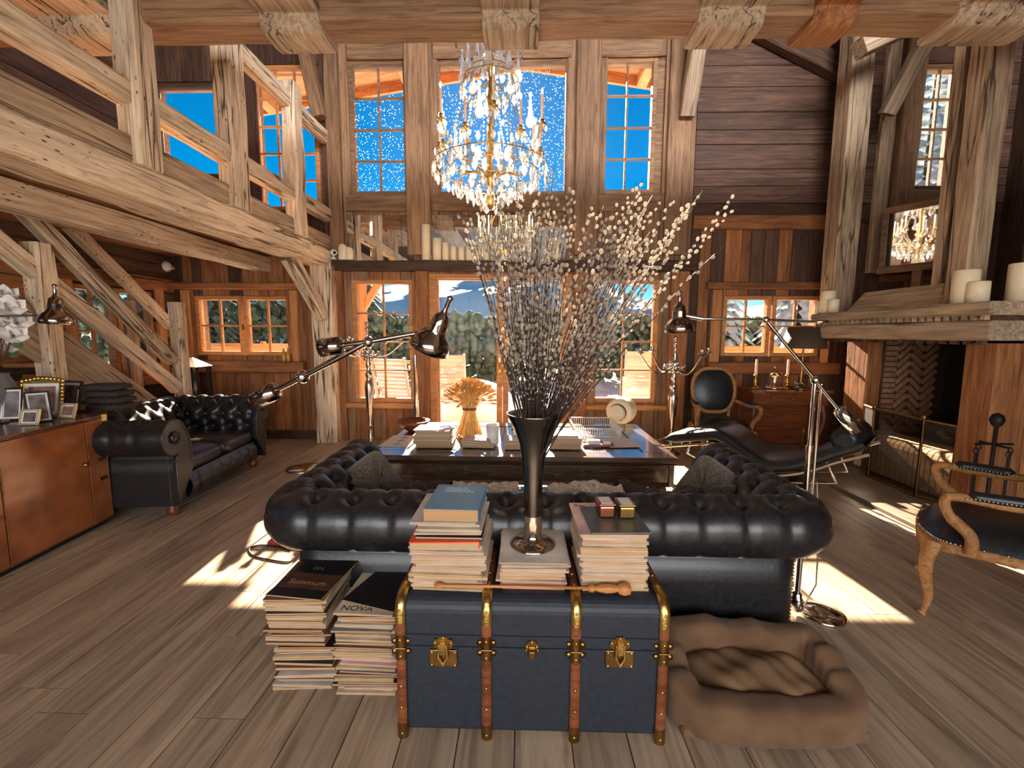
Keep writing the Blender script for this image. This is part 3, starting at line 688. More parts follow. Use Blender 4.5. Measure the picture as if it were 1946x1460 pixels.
# ---- fire screen: three framed mesh panels
MESHM = glassmat('fine_wire_mesh', tint=(0.66,0.62,0.57,1), fac=0.02, rough=0.4)
scn = thing('fire_screen', 'three-panel brass framed wire mesh screen before the firebox', 'fire screen', (3.4, 4.3, 0.035))
S0 = Vector((3.4, 4.3, 0.035))
cs = [atX(1622, 800, 3.55), atZ(1690, 905, 0.035), atZ(1803, 962, 0.035), Vector((3.5, 3.52, 0))]
cs = [Vector((3.60, yF0-0.06, 0)), Vector((3.42, yF0-0.42, 0)), Vector((3.40, yN1+0.17, 0)), Vector((3.52, yN1+0.0, 0))]
zs = [0.70, 0.72, 0.72, 0.70]
for i in range(3):
    a, b = cs[i].copy(), cs[i+1].copy(); a.z = b.z = 0.035
    A, B = a-S0, b-S0; t1, t2 = zs[i]-0.04, zs[i+1]-0.04
    ups = Vector((0,0,1)); d = (B-A).normalized()
    fr = MB().tube([A, A+ups*t1], 0.011, 6).tube([B, B+ups*t2], 0.011, 6).tube([A+ups*0.015, B+ups*0.015], 0.009, 6).tube([A+ups*t1, B+ups*t2], 0.013, 6)
    p = fr.build('panel_frame', OLDBRASS, scn)
    nn = Vector((0,0,1)).cross(d)*0.001
    MB().add([A+d*0.01, B-d*0.01, B-d*0.01+ups*t2, A+d*0.01+ups*t1, A+d*0.01+nn, B-d*0.01+nn, B-d*0.01+nn+ups*t2, A+d*0.01+nn+ups*t1],
             [(0,1,2,3),(7,6,5,4),(0,4,5,1),(1,5,6,2),(2,6,7,3),(3,7,4,0)]).build('mesh_panel', MESHM, p)
for i in (1, 2):
    MB().lathe([(0.001,0),(0.014,0.01),(0.018,0.03),(0.008,0.045),(0.001,0.055)], cs[i]-S0+Vector((0,0,zs[i]-0.01)), 10).build('finial', OLDBRASS, scn)
# ashes and logs on the hearth
ash = plain('grey_ash', rgb(150,144,136), rough=0.95, noise=0.35, ns=25, bump=0.6)
o = MB(); rn = random.Random(5)
for i in range(26): o.ell((rn.gauss(0,0.13), rn.gauss(0,0.16), rn.uniform(0,0.07)), rn.uniform(0.03,0.07), rn.uniform(0.03,0.07), rn.uniform(0.02,0.06), 8, 5)
o = o.build('ash_heap', ash, None, Matrix.Translation((XF+0.75, yN1+0.5, 0.425))); tag(o, 'heap of pale grey ash on the hearth behind the screen', 'ash'); o['kind'] = 'stuff'
BARK = wood('bark', rgb(60,44,34), rgb(104,82,62), rgb(140,116,90), var=0.2, cracks=0.8, bump=0.8)
for i, (dx, dy, rz) in enumerate(((0.62, 0.72, 0.5), (0.72, 0.9, -0.3))):
    l = MB().tube([(-0.22,0,0), (-0.08,0.01,0.008), (0.1,-0.01,0), (0.22,0.0,0.005)], [0.05,0.055,0.05,0.045], 10)
    l = l.build('firewood_log', BARK, None, Matrix.Translation((XF+dx, yN1+dy, 0.49+0.0*i)) @ Matrix.Rotation(rz+1.2, 4, 'Z'))
    tag(l, ['charred log lying nearest the ash heap on the hearth', 'charred log further back on the hearth'][i], 'log', 'logs on the hearth')
# fire irons beside the near post
fi = thing('fire_iron_stand', 'black wrought iron stand of fire tools beside the fireplace post', 'fire irons', (3.35, 3.12, 0))
b = MB().lathe([(0.10,0),(0.10,0.015),(0.03,0.03),(0.012,0.05),(0.012,0.78),(0.03,0.80),(0.042,0.835),(0.03,0.87),(0.001,0.885)], n=14).build('stand', IRON, fi)
MB().tube([(-0.13,0,0.66), (0.13,0,0.66)], 0.008, 6).tube([(0,-0.1,0.655), (0,0.1,0.655)], 0.008, 6).build('hook_bar', IRON, fi)
for k, (dx, dy) in enumerate(((-0.12,0), (0.12,0), (0,-0.1), (0,0.1))):
    m = MB(); pts = [(dx, dy, 0.64)]
    for q in range(9):
        a = q/8*2*PI; pts.append((dx+0.018*math.sin(a), dy, 0.61+0.022*math.cos(a)))
    m.tube(pts, 0.004, 5, cap=True).tube([(dx, dy, 0.59), (dx, dy, 0.14)], 0.006, 6)
    if k == 0: m.box(dx-0.04, dx+0.04, dy-0.006, dy+0.006, 0.06, 0.15)
    elif k == 1: m.lathe([(0.01,0.15),(0.03,0.12),(0.035,0.06),(0.001,0.055)], (dx,dy,0), 10)
    else: m.tube([(dx,dy,0.14), (dx+0.02,dy,0.08), (dx+0.04,dy,0.1)], 0.006, 6)
    m.build('tool', IRON, fi)
# ================================================================== staircase on the left
XS = -3.88
st = thing('staircase', 'open timber staircase with slanting rails climbing to the gallery', 'staircase', (XS, 4.3, 0))
S1 = Vector((XS, 4.3, 0))
def sp(px, py, x=XS): return atX(px, py, x)-S1
np0, np1 = sp(335, 575), sp(348, 752)
timber('newel_post', (0.0, np0.y, 0), (0.0, np0.y, np0.z), 0.13, 0.13, W_BEAM, st, up=(0,1,0), seed=71)
q0, q1 = sp(62, 392), sp(92, 690)
timber('newel_post', (0.0, q0.y, 0.55), (0.0, q0.y, zbb-0.14), 0.15, 0.14, W_BEAM, st, up=(0,1,0), seed=72)
def srail(p, q, x, w_, h_, mat, seed, ext=0.0, name='hand_rail'):
    a, b = sp(*p, x), sp(*q, x); d = (a-b).normalized(); a = a+d*ext
    return timber(name, a, b, w_, h_, mat, st, seed=seed, seg=10)
srail((122, 420), (324, 618), XS-0.55, 0.10, 0.12, W_BEAM, 73, 0.35)
srail((77, 434), (327, 685), XS, 0.10, 0.13, W_BEAM, 74, 0.9)
srail((95, 540), (337, 738), XS, 0.10, 0.13, W_BEAM, 75, 0.9, 'hand_rail')
srail((105, 665), (300, 795), XS-0.02, 0.06, 0.34, W_BEAM2, 76, 0.6, 'stringer')
srail((105, 665), (300, 795), XS-0.66, 0.06, 0.30, W_WARM, 79, 0.6, 'stringer')
a, b = sp(105, 665), sp(300, 795)
for i in range(9):
    t = -0.2+i*0.155; p = b+(a-b)*t
    if p.z < -0.1: continue
    timber('tread', (-0.64, p.y, p.z+0.06), (-0.02, p.y, p.z+0.06), 0.24, 0.045, W_WARM, st, seed=80+i)
timber('newel_post', (-0.55, np0.y, 0), (-0.55, np0.y, np0.z+0.02), 0.11, 0.11, W_BEAM2, st, up=(0,1,0), seed=78)
# small lantern with glass roof behind the newel
ln = thing('lantern', 'dark slim lantern with pale pyramid glass cap behind the stair post', 'lantern', (XS+0.02, np0.y+4.3+0.45, 0))
ln.location = (atX(330, 690, XS-0.1).x, np0.y+4.3+0.3, 0)
MB().box(-0.13,0.13,-0.13,0.13,0,0.03).build('base', BLACKM, ln)
for sx in (-1, 1):
    for sy in (-1, 1): MB().box(sx*0.11-0.02, sx*0.11+0.02, sy*0.11-0.02, sy*0.11+0.02, 0.03, 1.02).build('upright', BLACKM, ln)
MB().add([(-0.14,-0.14,1.02),(0.14,-0.14,1.02),(0.14,0.14,1.02),(-0.14,0.14,1.02),(0,0,1.13)], [(0,1,4),(1,2,4),(2,3,4),(3,0,4),(3,2,1,0)]).build('cap', PORC, ln)
# globe wall lamp
p = atY(318, 507, YB-0.09)
gl = thing('globe_wall_lamp', 'white glass globe wall lamp on the planks above the stairs', 'wall lamp', (p.x, YB-0.01, p.z))
MB().lathe([(0.045,0),(0.045,0.02),(0.015,0.03),(0.015,0.05)], n=12, T=Matrix.Rotation(PI/2, 4, 'X')).build('wall_plate', BRASS, gl)
MB().ell((0,-0.10,0), 0.065,0.065,0.065, 16, 12).build('globe', PORC, gl)
# security camera and white shells on the ledge end
p = atY(634, 486, YB-0.15)
sc_ = thing('security_camera', 'small white security camera at the left end of the ledge', 'camera', (p.x, YB-0.15, zsh-0.0))
T = Matrix.Translation((0,0,0.09)) @ Matrix.Rotation(0.6, 4, 'Z') @ Matrix.Rotation(PI/2+0.25, 4, 'X')
b = MB().lathe([(0.001,-0.05),(0.03,-0.05),(0.036,-0.03),(0.036,0.05),(0.03,0.055),(0.001,0.055)], n=16, T=T).build('body', PORC, sc_)
MB().lathe([(0.001,0.056),(0.02,0.056),(0.02,0.06),(0.001,0.06)], n=14, T=T).build('lens', BLACKM, sc_)
MB().tube([(0,0,0.07),(0,0,0.02)], 0.01, 6).lathe([(0.03,0),(0.03,0.02),(0.01,0.022)], n=12).build('foot', PORC, sc_)
for i, (px, h_, tl) in enumerate(((651, 0.2, 0.10), (663, 0.16, 0.16))):
    p = atY(px, 490, YB-0.1)
    o = MB().lathe([(0.001,0),(0.055,0),(0.058,0.02),(0.058,h_-0.07),(0.05,h_-0.03),(0.03,h_-0.005),(0.001,h_)], n=16).build('white_candle', WAX, None, Matrix.Translation((p.x, YB-0.09, zsh+0.005)) @ Matrix.Diagonal((1, 0.55, 1, 1)))
    tag(o, ['fat rounded white candle next to the security camera', 'flat white candle between the camera and the mirror'][i], 'candle')
# wall switches on the gallery post
p = atY(617, 660, pb.y-0.01)
o = MB().box(-0.035,0.035,-0.012,0,-0.115,0.115).build('switch_plate', plain('beige_plastic', rgb(176,150,112), rough=0.4), None, Matrix.Translation((p.x, pb.y-0.012, p.z)), bevel=0.004)
tag(o, 'beige triple light switch plate on the gallery post', 'light switch')
# ================================================================== chesterfield sofas
def chesterfield(root, W, D, zs=1.0, seed=1, cushions=3, nails=True):
    # local: back along x at y=0, seat opens to +y; W x D is the outer panel outline
    rc = 0.12; zc, rr = 0.60*zs, 0.135
    hw = W/2
    path = []    # (x, y, nx, ny) with outward normal
    for i in range(14): y = D-(D-rc)*i/13; path.append((-hw, y, -1, 0))
    for i in range(1, 10): a = PI+PI/2*i/9; path.append((-hw+rc+rc*math.cos(a), rc+rc*math.sin(a), math.cos(a), math.sin(a)))
    for i in range(1, 60): path.append((-hw+rc+(W-2*rc)*i/60, 0, 0, -1))
    for i in range(0, 10): a = -PI/2+PI/2*i/9; path.append((hw-rc+rc*math.cos(a), rc+rc*math.sin(a), math.cos(a), math.sin(a)))
    for i in range(1, 14): path.append((hw, rc+(D-rc)*i/13, 1, 0))
    # resample finely
    S = [0]
    for a, b in zip(path, path[1:]): S.append(S[-1]+math.hypot(b[0]-a[0], b[1]-a[1]))
    LT = S[-1]; NP = int(LT/0.022); fine = []
    j = 0
    for i in range(NP+1):
        s = LT*i/NP
        while j < len(S)-2 and S[j+1] < s: j += 1
        t = (s-S[j])/(S[j+1]-S[j]); a, b = path[j], path[j+1]
        q = [a[k]+(b[k]-a[k])*t for k in range(4)]; n = math.hypot(q[2], q[3]); fine.append((q[0], q[1], q[2]/n, q[3]/n, s))
    prof = [(0.0, 0.10), (0.0, 0.2), (0.0, 0.32*zs), (0.0, 0.44*zs)]
    np_ = len(prof); K = 30
    for k in range(K+1):
        a = math.radians(-112+ (112+152)*k/K); prof.append((0.0+rr*math.cos(a), zc+rr*math.sin(a)))
    pin = [(-0.155, 0.60*zs), (-0.175, 0.54*zs), (-0.185, 0.47*zs), (-0.19, 0.40*zs), (-0.19, 0.34)]
    for p in range(len(pin)-1):
        for k in range(4): prof.append((pin[p][0]+(pin[p+1][0]-pin[p][0])*k/4, pin[p][1]+(pin[p+1][1]-pin[p][1])*k/4))
    prof.append(pin[-1])
    tl = [0]
    for a, b in zip(prof, prof[1:]): tl.append(tl[-1]+math.hypot(b[0]-a[0], b[1]-a[1]))
    # arc position of the crown
    top = max(range(len(prof)), key=lambda i: prof[i][1]); tt = tl[top]
    rows = [tt-0.03, tt+0.11, tt+0.25, tt+0.39]; bs = 0.165
    nb = round(LT/bs); bs = LT/nb
    def disp(s, t):
        d = 0.0; best = 9
        for ri, rt in enumerate(rows):
            off = 0.5 if ri % 2 else 0.0
            k = round(s/bs-off)
            ds = s-(k+off)*bs; dt = t-rt
            d -= 0.065*math.exp(-(ds*ds+dt*dt)/(0.026**2)); d -= 0.022*math.exp(-(ds*ds+dt*dt)/(0.06**2))
        # creases running diagonally between the buttons
        if t > rows[0] and t < rows[-1]:
            u = s/bs; v = (t-rows[0])/0.14
            for sg in (1, -1):
                w_ = (u+sg*v*0.5) % 1.0; w_ = min(w_, 1-w_)*bs
                d -= 0.015*math.exp(-(w_*w_)/(0.012**2))
            d += 0.006
        elif t <= rows[0] and t > tl[np_]:
            k = round(s/bs); ds = s-k*bs; fade = max(0, (t-tl[np_])/(rows[0]-tl[np_]))
            d -= (0.006+0.012*fade)*math.exp(-(ds*ds)/((0.006+0.012*fade)**2))
            d += 0.004*math.sin(s*9)*fade
        return d
    mb = MB(); K2 = len(prof)
    nrm = []
    for i in range(K2):
        a = prof[max(0, i-1)]; b = prof[min(K2-1, i+1)]; dx, dz = b[0]-a[0], b[1]-a[1]; l = math.hypot(dx, dz); nrm.append((dz/l, -dx/l))
    vs = []; fs = []
    for (x, y, nx, ny, s) in fine:
        for k in range(K2):
            e = disp(s, tl[k]) if k >= np_ else 0.0
            e *= min(1, s/0.05)*min(1, (LT-s)/0.05)
            o, z = prof[k][0]+nrm[k][0]*e, prof[k][1]+nrm[k][1]*e
            vs.append((x+nx*o, y+ny*o, z))
    NF = len(fine)
    for i in range(NF-1):
        for k in range(K2-1): fs.append((i*K2+k, i*K2+k+1, (i+1)*K2+k+1, (i+1)*K2+k))
    fs = [tuple(reversed(f)) for f in fs]
    mb.add(vs, fs, 0, True)
    body = mb.build('tufted_back', LEATHER, root)
    # arm fronts: scroll facing with piping
    for e, sx in ((0, -1), (NF-1, 1)):
        x, y, nx, ny, s = fine[e]
        ring = [(x+nx*p[0], p[1]) for p in prof]
        f = MB(); f.prism(ring, y-0.002, y+0.025, 'y'); af = f.build('arm_front', LEATHER, root)
        MB().tube([(px_, y+0.026, pz_) for px_, pz_ in ring[1:-2:2]], 0.007, 6).build('piping', LEATHER, af)
        MB().lathe([(0.001,0.0),(0.045,0.0),(0.05,0.012),(0.001,0.02)], n=16, T=Matrix.Translation((x, y+0.026, zc)) @ Matrix.Rotation(-PI/2, 4, 'X')).build('scroll_disc', LEATHER, af)
    # nail rows on the rear corners
    if nails:
        nm = MB()
        for sx in (-1, 1):
            for k in range(22):
                z = 0.12+0.36*k/21*zs; nm.ell((sx*(hw-rc+rc*math.cos(0.7)), rc-rc*math.sin(0.7), z), 0.006, 0.006, 0.006, 6, 4)
            for k in range(22):
                z = 0.12+0.36*k/21*zs; nm.ell((sx*(hw+0.004), D-0.03, z), 0.004, 0.006, 0.006, 6, 4)
        o = nm.build('nail_heads', OLDBRASS, root); o['kind'] = 'stuff'
    # seat base, front rail and cushions
    iw = hw-0.17
    MB().box(-iw-0.1, iw+0.1, 0.12, D-0.02, 0.10, 0.29).build('seat_base', LEATHER, root, bevel=0.02)
    def rail(u, v):
        x = -iw+2*iw*u; k = round((x+iw)/0.16); ds = x+iw-k*0.16
        return (x, D-0.02+0.045*math.sin(PI*min(1, max(0.0, v)))-0.02*math.exp(-(ds*ds)/(0.008**2))*math.sin(PI*v), 0.10+0.20*v)
    MB().grid(rail, int(iw*2/0.012), 9).build('front_rail', LEATHER, root)
    cw = 2*iw/cushions
    for c in range(cushions):
        x0 = -iw+cw*c
        def cu(u, v, x0=x0):
            # closed puffy cushion: superellipsoid
            a, b = u*2*PI, (v-0.5)*PI
            def se(w_, e): return math.copysign(abs(w_)**e, w_)
            return (x0+cw/2+(cw/2-0.004)*se(math.cos(b), 0.35)*se(math.cos(a), 0.25), 0.17+(D-0.17)/2+((D-0.17)/2+0.0)*se(math.cos(b), 0.35)*se(math.sin(a), 0.25), 0.365+0.085*se(math.sin(b), 0.75))
        MB().grid(cu, 40, 14, closed_u=True).build('seat_cushion', LEATHER, root)
    ft = MB().lathe([(0.022,0),(0.04,0.012),(0.045,0.04),(0.03,0.065),(0.035,0.10),(0.03,0.11)], n=14).mesh('foot', MAHOG)
    for sx in (-1, 1):
        for yy in (0.08, D-0.08): obj('foot', ft, root, Matrix.Translation((sx*(hw-0.08), yy, 0)))
    return body
SOFA = Vector((0.10, 1.86, 0))
so = thing('chesterfield_sofa', 'long black leather chesterfield sofa seen from behind, behind the trunk', 'sofa', SOFA, math.radians(0.0))
chesterfield(so, 2.32, 0.90, zs=0.985)
sl = thing('chesterfield_sofa', 'black leather chesterfield sofa against the left side, beside the leather cabinet', 'sofa', (-3.58, 3.76, 0), math.radians(-83.5))
chesterfield(sl, 1.42, 0.86, zs=1.06, cushions=2)
# cushions leaning in the sofa corners
KNIT = plain('speckled_brown_wool', rgb(92,78,66), rough=0.95, noise=0.7, ns=90, bump=0.8, sheen=0.3)
def pillow(label, loc, rot, w_=0.34, h_=0.32, t_=0.07, mat=KNIT):
    def fn(u, v):
        a, b = u*2*PI, (v-0.5)*PI
        def se(q, e): return math.copysign(abs(q)**e, q)
        x, z = w_/2*se(math.cos(b), 0.6)*se(math.cos(a), 0.35), h_/2*se(math.cos(b), 0.6)*se(math.sin(a), 0.35)
        return (x, t_*math.sin(b)*(1-0.15*math.sin(7*a)), z)
    o = MB().grid(fn, 48, 14, closed_u=True).build('pillow', mat, None, Matrix.Translation(loc) @ Euler(rot).to_matrix().to_4x4())
    return tag(o, label, 'pillow', 'speckled wool pillows on the sofa')
p = atY(718, 905, 2.35); pillow('speckled brown wool pillow in the left corner of the long sofa', (p.x-0.06, 2.42, 0.55), (math.radians(-26), math.radians(-20), math.radians(62)))
p = atY(1340, 905, 2.35); pillow('speckled brown wool pillow in the right corner of the long sofa', (p.x+0.06, 2.42, 0.545), (math.radians(-26), math.radians(20), math.radians(-62)))
# crochet throws rumpled over the seat
WOOLW = plain('cream_crochet', (0.80,0.74,0.62,1), rough=0.95, noise=0.45, ns=55, bump=1.0)
WOOLD = plain('dark_brown_crochet', rgb(74,62,54), rough=0.95, noise=0.7, ns=60, bump=1.0)
def throw(px0, px1, h_, mat, label, seed):
    x0, x1 = atY(px0, 920, 2.5).x, atY(px1, 920, 2.5).x; rn = random.Random(seed); ph = [rn.uniform(0, 6) for _ in range(4)]
    def fn(u, v):
        x = x0+(x1-x0)*u; y = 2.2+0.5*v
        e = math.sin(PI*min(1, v*1.02))**0.4
        z = 0.47+h_*(0.5+0.5*math.sin(x*16+ph[0])*math.sin(y*11+ph[1]))*e+0.012*math.sin(x*47+ph[2])*math.sin(y*41+ph[3])
        return (x, y, z)
    m = MB(); m.grid(fn, 60, 26); m.grid(lambda u, v: tuple(Vector(fn(u, 1-v))-Vector((0,0,0.012))), 60, 26)
    o = m.build('crochet_throw', mat); return tag(o, label, 'blanket', 'crochet throws on the sofa seat')
throw(760, 850, 0.09, WOOLD, 'dark crochet throw at the left on the long sofa seat', 1)
throw(852, 985, 0.07, WOOLW, 'cream crochet throw left of the vase on the sofa seat', 2)
throw(1040, 1178, 0.09, WOOLW, 'cream crochet throw right of the vase on the sofa seat', 3)
throw(1180, 1240, 0.10, WOOLD, 'dark crochet throw at the right on the long sofa seat', 4)
# ================================================================== steamer trunk
NAVY = plain('navy_canvas', rgb(30,36,46), rough=0.55, noise=0.25, ns=40, bump=0.15)
RIBW = wood('trunk_rib_wood', rgb(80,40,22), rgb(122,66,36), rgb(150,90,54), var=0.05, cracks=0.3, rough=0.4)
TX0, TX1, TY0, TY1 = -0.425, 0.497, 1.395, 1.80
TZ = atY(1000, 1143, TY0).z; tcx = (TX0+TX1)/2
tr = thing('steamer_trunk', 'navy blue steamer trunk with wooden ribs and brass locks', 'trunk', (tcx, TY0, 0))
hw = (TX1-TX0)/2; D_ = TY1-TY0
zl = atY(1000, 1232, TY0).z; zl2 = atY(1000, 1209, TY0).z
MB().box(-hw+0.012, hw-0.012, 0.004, D_, 0.02, zl-0.002).build('body', NAVY, tr, bevel=0.01)
rc_ = 0.05
pr = [(0.0, zl), (0.0, TZ-rc_)]+[(rc_-rc_*math.cos(a), TZ-rc_+rc_*math.sin(a)) for a in [PI/2*k/6 for k in range(1, 7)]]+[(D_-0.03, TZ), (D_, TZ-0.03), (D_, zl)]
lid = MB().prism(pr, -hw+0.010, hw-0.010, 'x').build('lid', NAVY, tr)
MB().box(-hw+0.008, hw-0.008, -0.004, 0.004, zl2-0.012, zl2+0.0).build('lid_band', NAVY, lid)
MB().box(-hw+0.008, hw-0.008, -0.005, 0.004, zl-0.006, zl+0.002).build('seam', NAVY, lid)
ribx = [atY(px, 1280, TY0).x-tcx for px in (764, 925, 1093, 1258)]
stud = MB().ell((0,0,0), 0.0055, 0.004, 0.0055, 8, 5).mesh('stud', GILT)
def ribpath(off, z0, z1r=True):
    p = [(-off, z0), (-off, TZ-rc_)]
    for k in range(1, 7): a = PI/2*k/6; p.append((rc_-(rc_+off)*math.cos(a), TZ-rc_+(rc_+off)*math.sin(a)))
    return p
for rx in ribx:
    w_ = 0.0165
    def strip(mb, pts, o0, hwid):
        # ribbon with half-round section along a path of (y,z)
        n = len(pts); vs = []; fs = []
        for i, (y, z) in enumerate(pts):
            a = pts[max(0, i-1)]; b = pts[min(n-1, i+1)]; dy, dz = b[0]-a[0], b[1]-a[1]; l = math.hypot(dy, dz); ny, nz = -dz/l, dy/l
            for k in range(7):
                t = -1+2*k/6; h_ = o0*math.sqrt(max(0, 1-t*t*0.8))
                vs.append((rx+t*hwid, y+ny*h_, z+nz*h_))
        for i in range(n-1):
            for k in range(6): fs.append((i*7+k, i*7+k+1, (i+1)*7+k+1, (i+1)*7+k))
        mb.add(vs, fs, 0, True)
        mb.add(vs[:7], [tuple(range(7))]); mb.add(vs[-7:], [tuple(range(6, -1, -1))])
        return mb
    full = ribpath(0.001, 0.05)+[(rc_+0.02+(D_-rc_-0.04)*k/3, TZ+0.001) for k in range(4)]
    rib = strip(MB(), full, 0.013, w_).build('rib', RIBW, tr)
    cap = ribpath(0.001, TZ-rc_-0.035)[0:]+[(rc_+0.04, TZ+0.001)]
    strip(MB(), cap, 0.0155, w_+0.001).build('corner_cap', GILT, rib)
    strip(MB(), [(0.0, 0.0), (0.0, 0.055)], 0.0165, w_+0.002).build('foot_cap', OLDBRASS, rib)
    strip(MB(), [(0.0, zl-0.045), (0.0, zl-0.004)], 0.016, w_+0.001).build('clasp', OLDBRASS, rib)
    strip(MB(), [(0.0, zl-0.002), (0.0, zl+0.045)], 0.016, w_+0.001).build('clasp', OLDBRASS, rib)
    m = MB()
    for sx in (-1, 1):
        for dz in (0.018, -0.02): m.lathe([(0.001,0.006),(0.010,0.004),(0.011,0)], n=10, T=Matrix.Translation((rx+sx*(w_+0.007), -0.001, zl+dz)) @ Matrix.Rotation(PI/2, 4, 'X'))
    m.tube([(rx-w_-0.002, -0.016, zl), (rx+w_+0.002, -0.016, zl)], 0.0035, 6)
    m.build('clasp_ears', OLDBRASS, rib)
    for z in (0.02, 0.12, 0.2, zl-0.03, zl+0.03, TZ-rc_-0.02, TZ-rc_+0.015):
        if z < 0: continue
        obj('stud', stud, rib, Matrix.Translation((rx, -0.0145, z)))
    for y in (0.08, 0.15, 0.24): obj('stud', stud, rib, Matrix.Translation((rx, y, TZ+0.0135)))
def lock(px, py, big):
    c = atY(px, py, TY0); x, z = c.x-tcx, c.z
    if big:
        pl = MB().box(x-0.048, x+0.048, -0.006, 0.004, z-0.034, z+0.028).build('lock_plate', OLDBRASS, tr, bevel=0.002)
        pts = [(x-0.036, z+0.055), (x-0.034, z+0.045), (x-0.02, z+0.032), (x+0.02, z+0.032), (x+0.034, z+0.045), (x+0.036, z+0.055), (x+0.03, z+0.068), (x+0.018, z+0.07), (x+0.012, z+0.08), (x-0.012, z+0.08), (x-0.018, z+0.07), (x-0.03, z+0.068)]
        MB().prism(pts, -0.007, 0.004, 'y').build('hasp_plate', OLDBRASS, pl)
        m = MB(); m.tube([(x-0.012, -0.014, z+0.05), (x-0.016, -0.016, z+0.01), (x, -0.016, z-0.022)], 0.005, 8); m.tube([(x+0.012, -0.014, z+0.05), (x+0.016, -0.016, z+0.01), (x, -0.016, z-0.022)], 0.005, 8)
        m.box(x-0.009, x+0.009, -0.018, -0.006, z+0.02, z+0.066); m.build('hasp', GILT, pl)
        for dx, dz in ((-0.04,-0.027),(0.04,-0.027),(-0.04,0.021),(0.04,0.021),(-0.027,0.056),(0.027,0.056),(0,0.074)): obj('stud', stud, pl, Matrix.Translation((x+dx, -0.007, z+dz)))
    else:
        pts = [(x-0.022, z+0.016), (x-0.02, z+0.002), (x+0.02, z+0.002), (x+0.022, z+0.016), (x+0.014, z+0.026), (x, z+0.034), (x-0.014, z+0.026)]
        pl = MB().prism(pts, -0.007, 0.004, 'y').build('latch_plate', OLDBRASS, tr)
        MB().box(x-0.012, x+0.012, -0.012, -0.002, z-0.034, z+0.012).lathe([(0.022,0),(0.022,0.006),(0.001,0.007)], (x, -0.002, z-0.004), 10, T=None).build('latch', OLDBRASS, pl, bevel=0.003)
        for dx, dz in ((-0.017,0.01),(0.017,0.01),(0,0.026),(-0.018,-0.003),(0.018,-0.003)): obj('stud', stud, pl, Matrix.Translation((x+dx, -0.008, z+dz)))
lock(843, 1248, True); lock(1177, 1250, True); lock(1011, 1232, False)
# ================================================================== magazines and books
def pages(name, c):
    m, t, b = newmat(name)
    tc = t.nodes.new('ShaderNodeTexCoord'); mp = t.nodes.new('ShaderNodeMapping'); mp.inputs['Scale'].default_value = (2, 2, 900)
    n = N(t, 'ShaderNodeTexNoise'); n.inputs['Scale'].default_value = 1.0; n.inputs['Detail'].default_value = 2
    t.links.new(tc.outputs['Object'], mp.inputs[0]); t.links.new(mp.outputs[0], n.inputs['Vector'])
    r = ramp(t, [(0.35, tuple(x*0.72 for x in c[:3])+(1,)), (0.65, c)]); t.links.new(n.outputs[0], r.inputs[0]); t.links.new(r.outputs[0], b.inputs['Base Color'])
    b.inputs['Roughness'].default_value = 0.8; return m
PAGES = pages('page_edges', rgb(194,158,120)); PAGES2 = pages('yellowed_page_edges', rgb(188,144,98))
COVERS = [plain('cover_%s' % n, c, rough=0.3, noise=0.3, ns=9) for n, c in (('white', rgb(206,196,184)), ('cream', rgb(208,190,160)), ('grey', rgb(120,116,112)), ('dark', rgb(38,34,34)), ('brown', rgb(110,72,50)), ('slate', rgb(60,70,84)), ('rose', rgb(222,186,176)))]
_mg = {}
def magmesh(w_, l_, t_, ci, pg):
    k = (w_, l_, t_, ci, pg.name)
    if k not in _mg:
        m = MB(); c = min(0.0012, t_*0.14)
        m.box(-w_/2, w_/2, -l_/2, l_/2, 0, c, 1); m.box(-w_/2, w_/2, -l_/2, l_/2, t_-c, t_, 1)
        m.box(-w_/2+0.001, w_/2-0.001, -l_/2+0.001, l_/2-0.001, c, t_-c, 0)
        _mg[k] = m.mesh('magazine', [pg, COVERS[ci]])
    return _mg[k]
ORD = ['lowest', 'second', 'third', 'fourth', 'fifth', 'sixth', 'seventh', 'eighth', 'ninth', 'tenth', 'eleventh', 'twelfth', 'thirteenth', 'fourteenth', 'fifteenth', 'sixteenth', 'seventeenth', 'eighteenth', 'nineteenth', 'twentieth', 'twenty-first', 'twenty-second', 'twenty-third', 'twenty-fourth', 'twenty-fifth']
def stack(cx, cy, z, n, w_, l_, label, group, th=(0.006, 0.008, 0.010), jx=0.008, rot=0.0, jr=0.03, covers=(0,0,1,1,2,3,4,6), seed=1, name='magazine', pg=None, lean=0.0):
    rn = random.Random(seed); last = None; z0 = z
    for i in range(n):
        t_ = rn.choice(th); f = rn.choice((0.95, 1.0, 1.0))
        me = magmesh(round(w_*f, 3), round(l_*f, 3), t_, rn.choice(covers), pg or rn.choice((PAGES, PAGES2)))
        o = obj(name, me, None, Matrix.Translation((cx+rn.gauss(0, jx)+lean*(z-z0), cy+rn.gauss(0, jx*0.8), z)) @ Matrix.Rotation(rot+rn.gauss(0, jr), 4, 'Z'))
        tag(o, ('lowest magazine' if i == 0 else ORD[i]+' magazine from below' if i < n-1 else 'uppermost magazine')+' in the '+label, 'magazine', group); z += t_+0.0004; last = o
    return z, last
def lettering(s, size, col, parent, loc, rot=(0,0,0), align='LEFT'):
    c = bpy.data.curves.new('lettering', 'FONT'); c.body = s; c.size = size; c.align_x = align; c.extrude = 0.0002
    tmp = bpy.data.objects.new('tmp_text', c); COL.objects.link(tmp)
    dg = bpy.context.evaluated_depsgraph_get(); dg.update()
    me = bpy.data.meshes.new_from_object(tmp.evaluated_get(dg)); bpy.data.objects.remove(tmp); bpy.data.curves.remove(c)
    me.materials.clear(); me.materials.append(col)
    return obj('lettering', me, parent, Matrix.Translation(loc) @ Euler(rot).to_matrix().to_4x4())
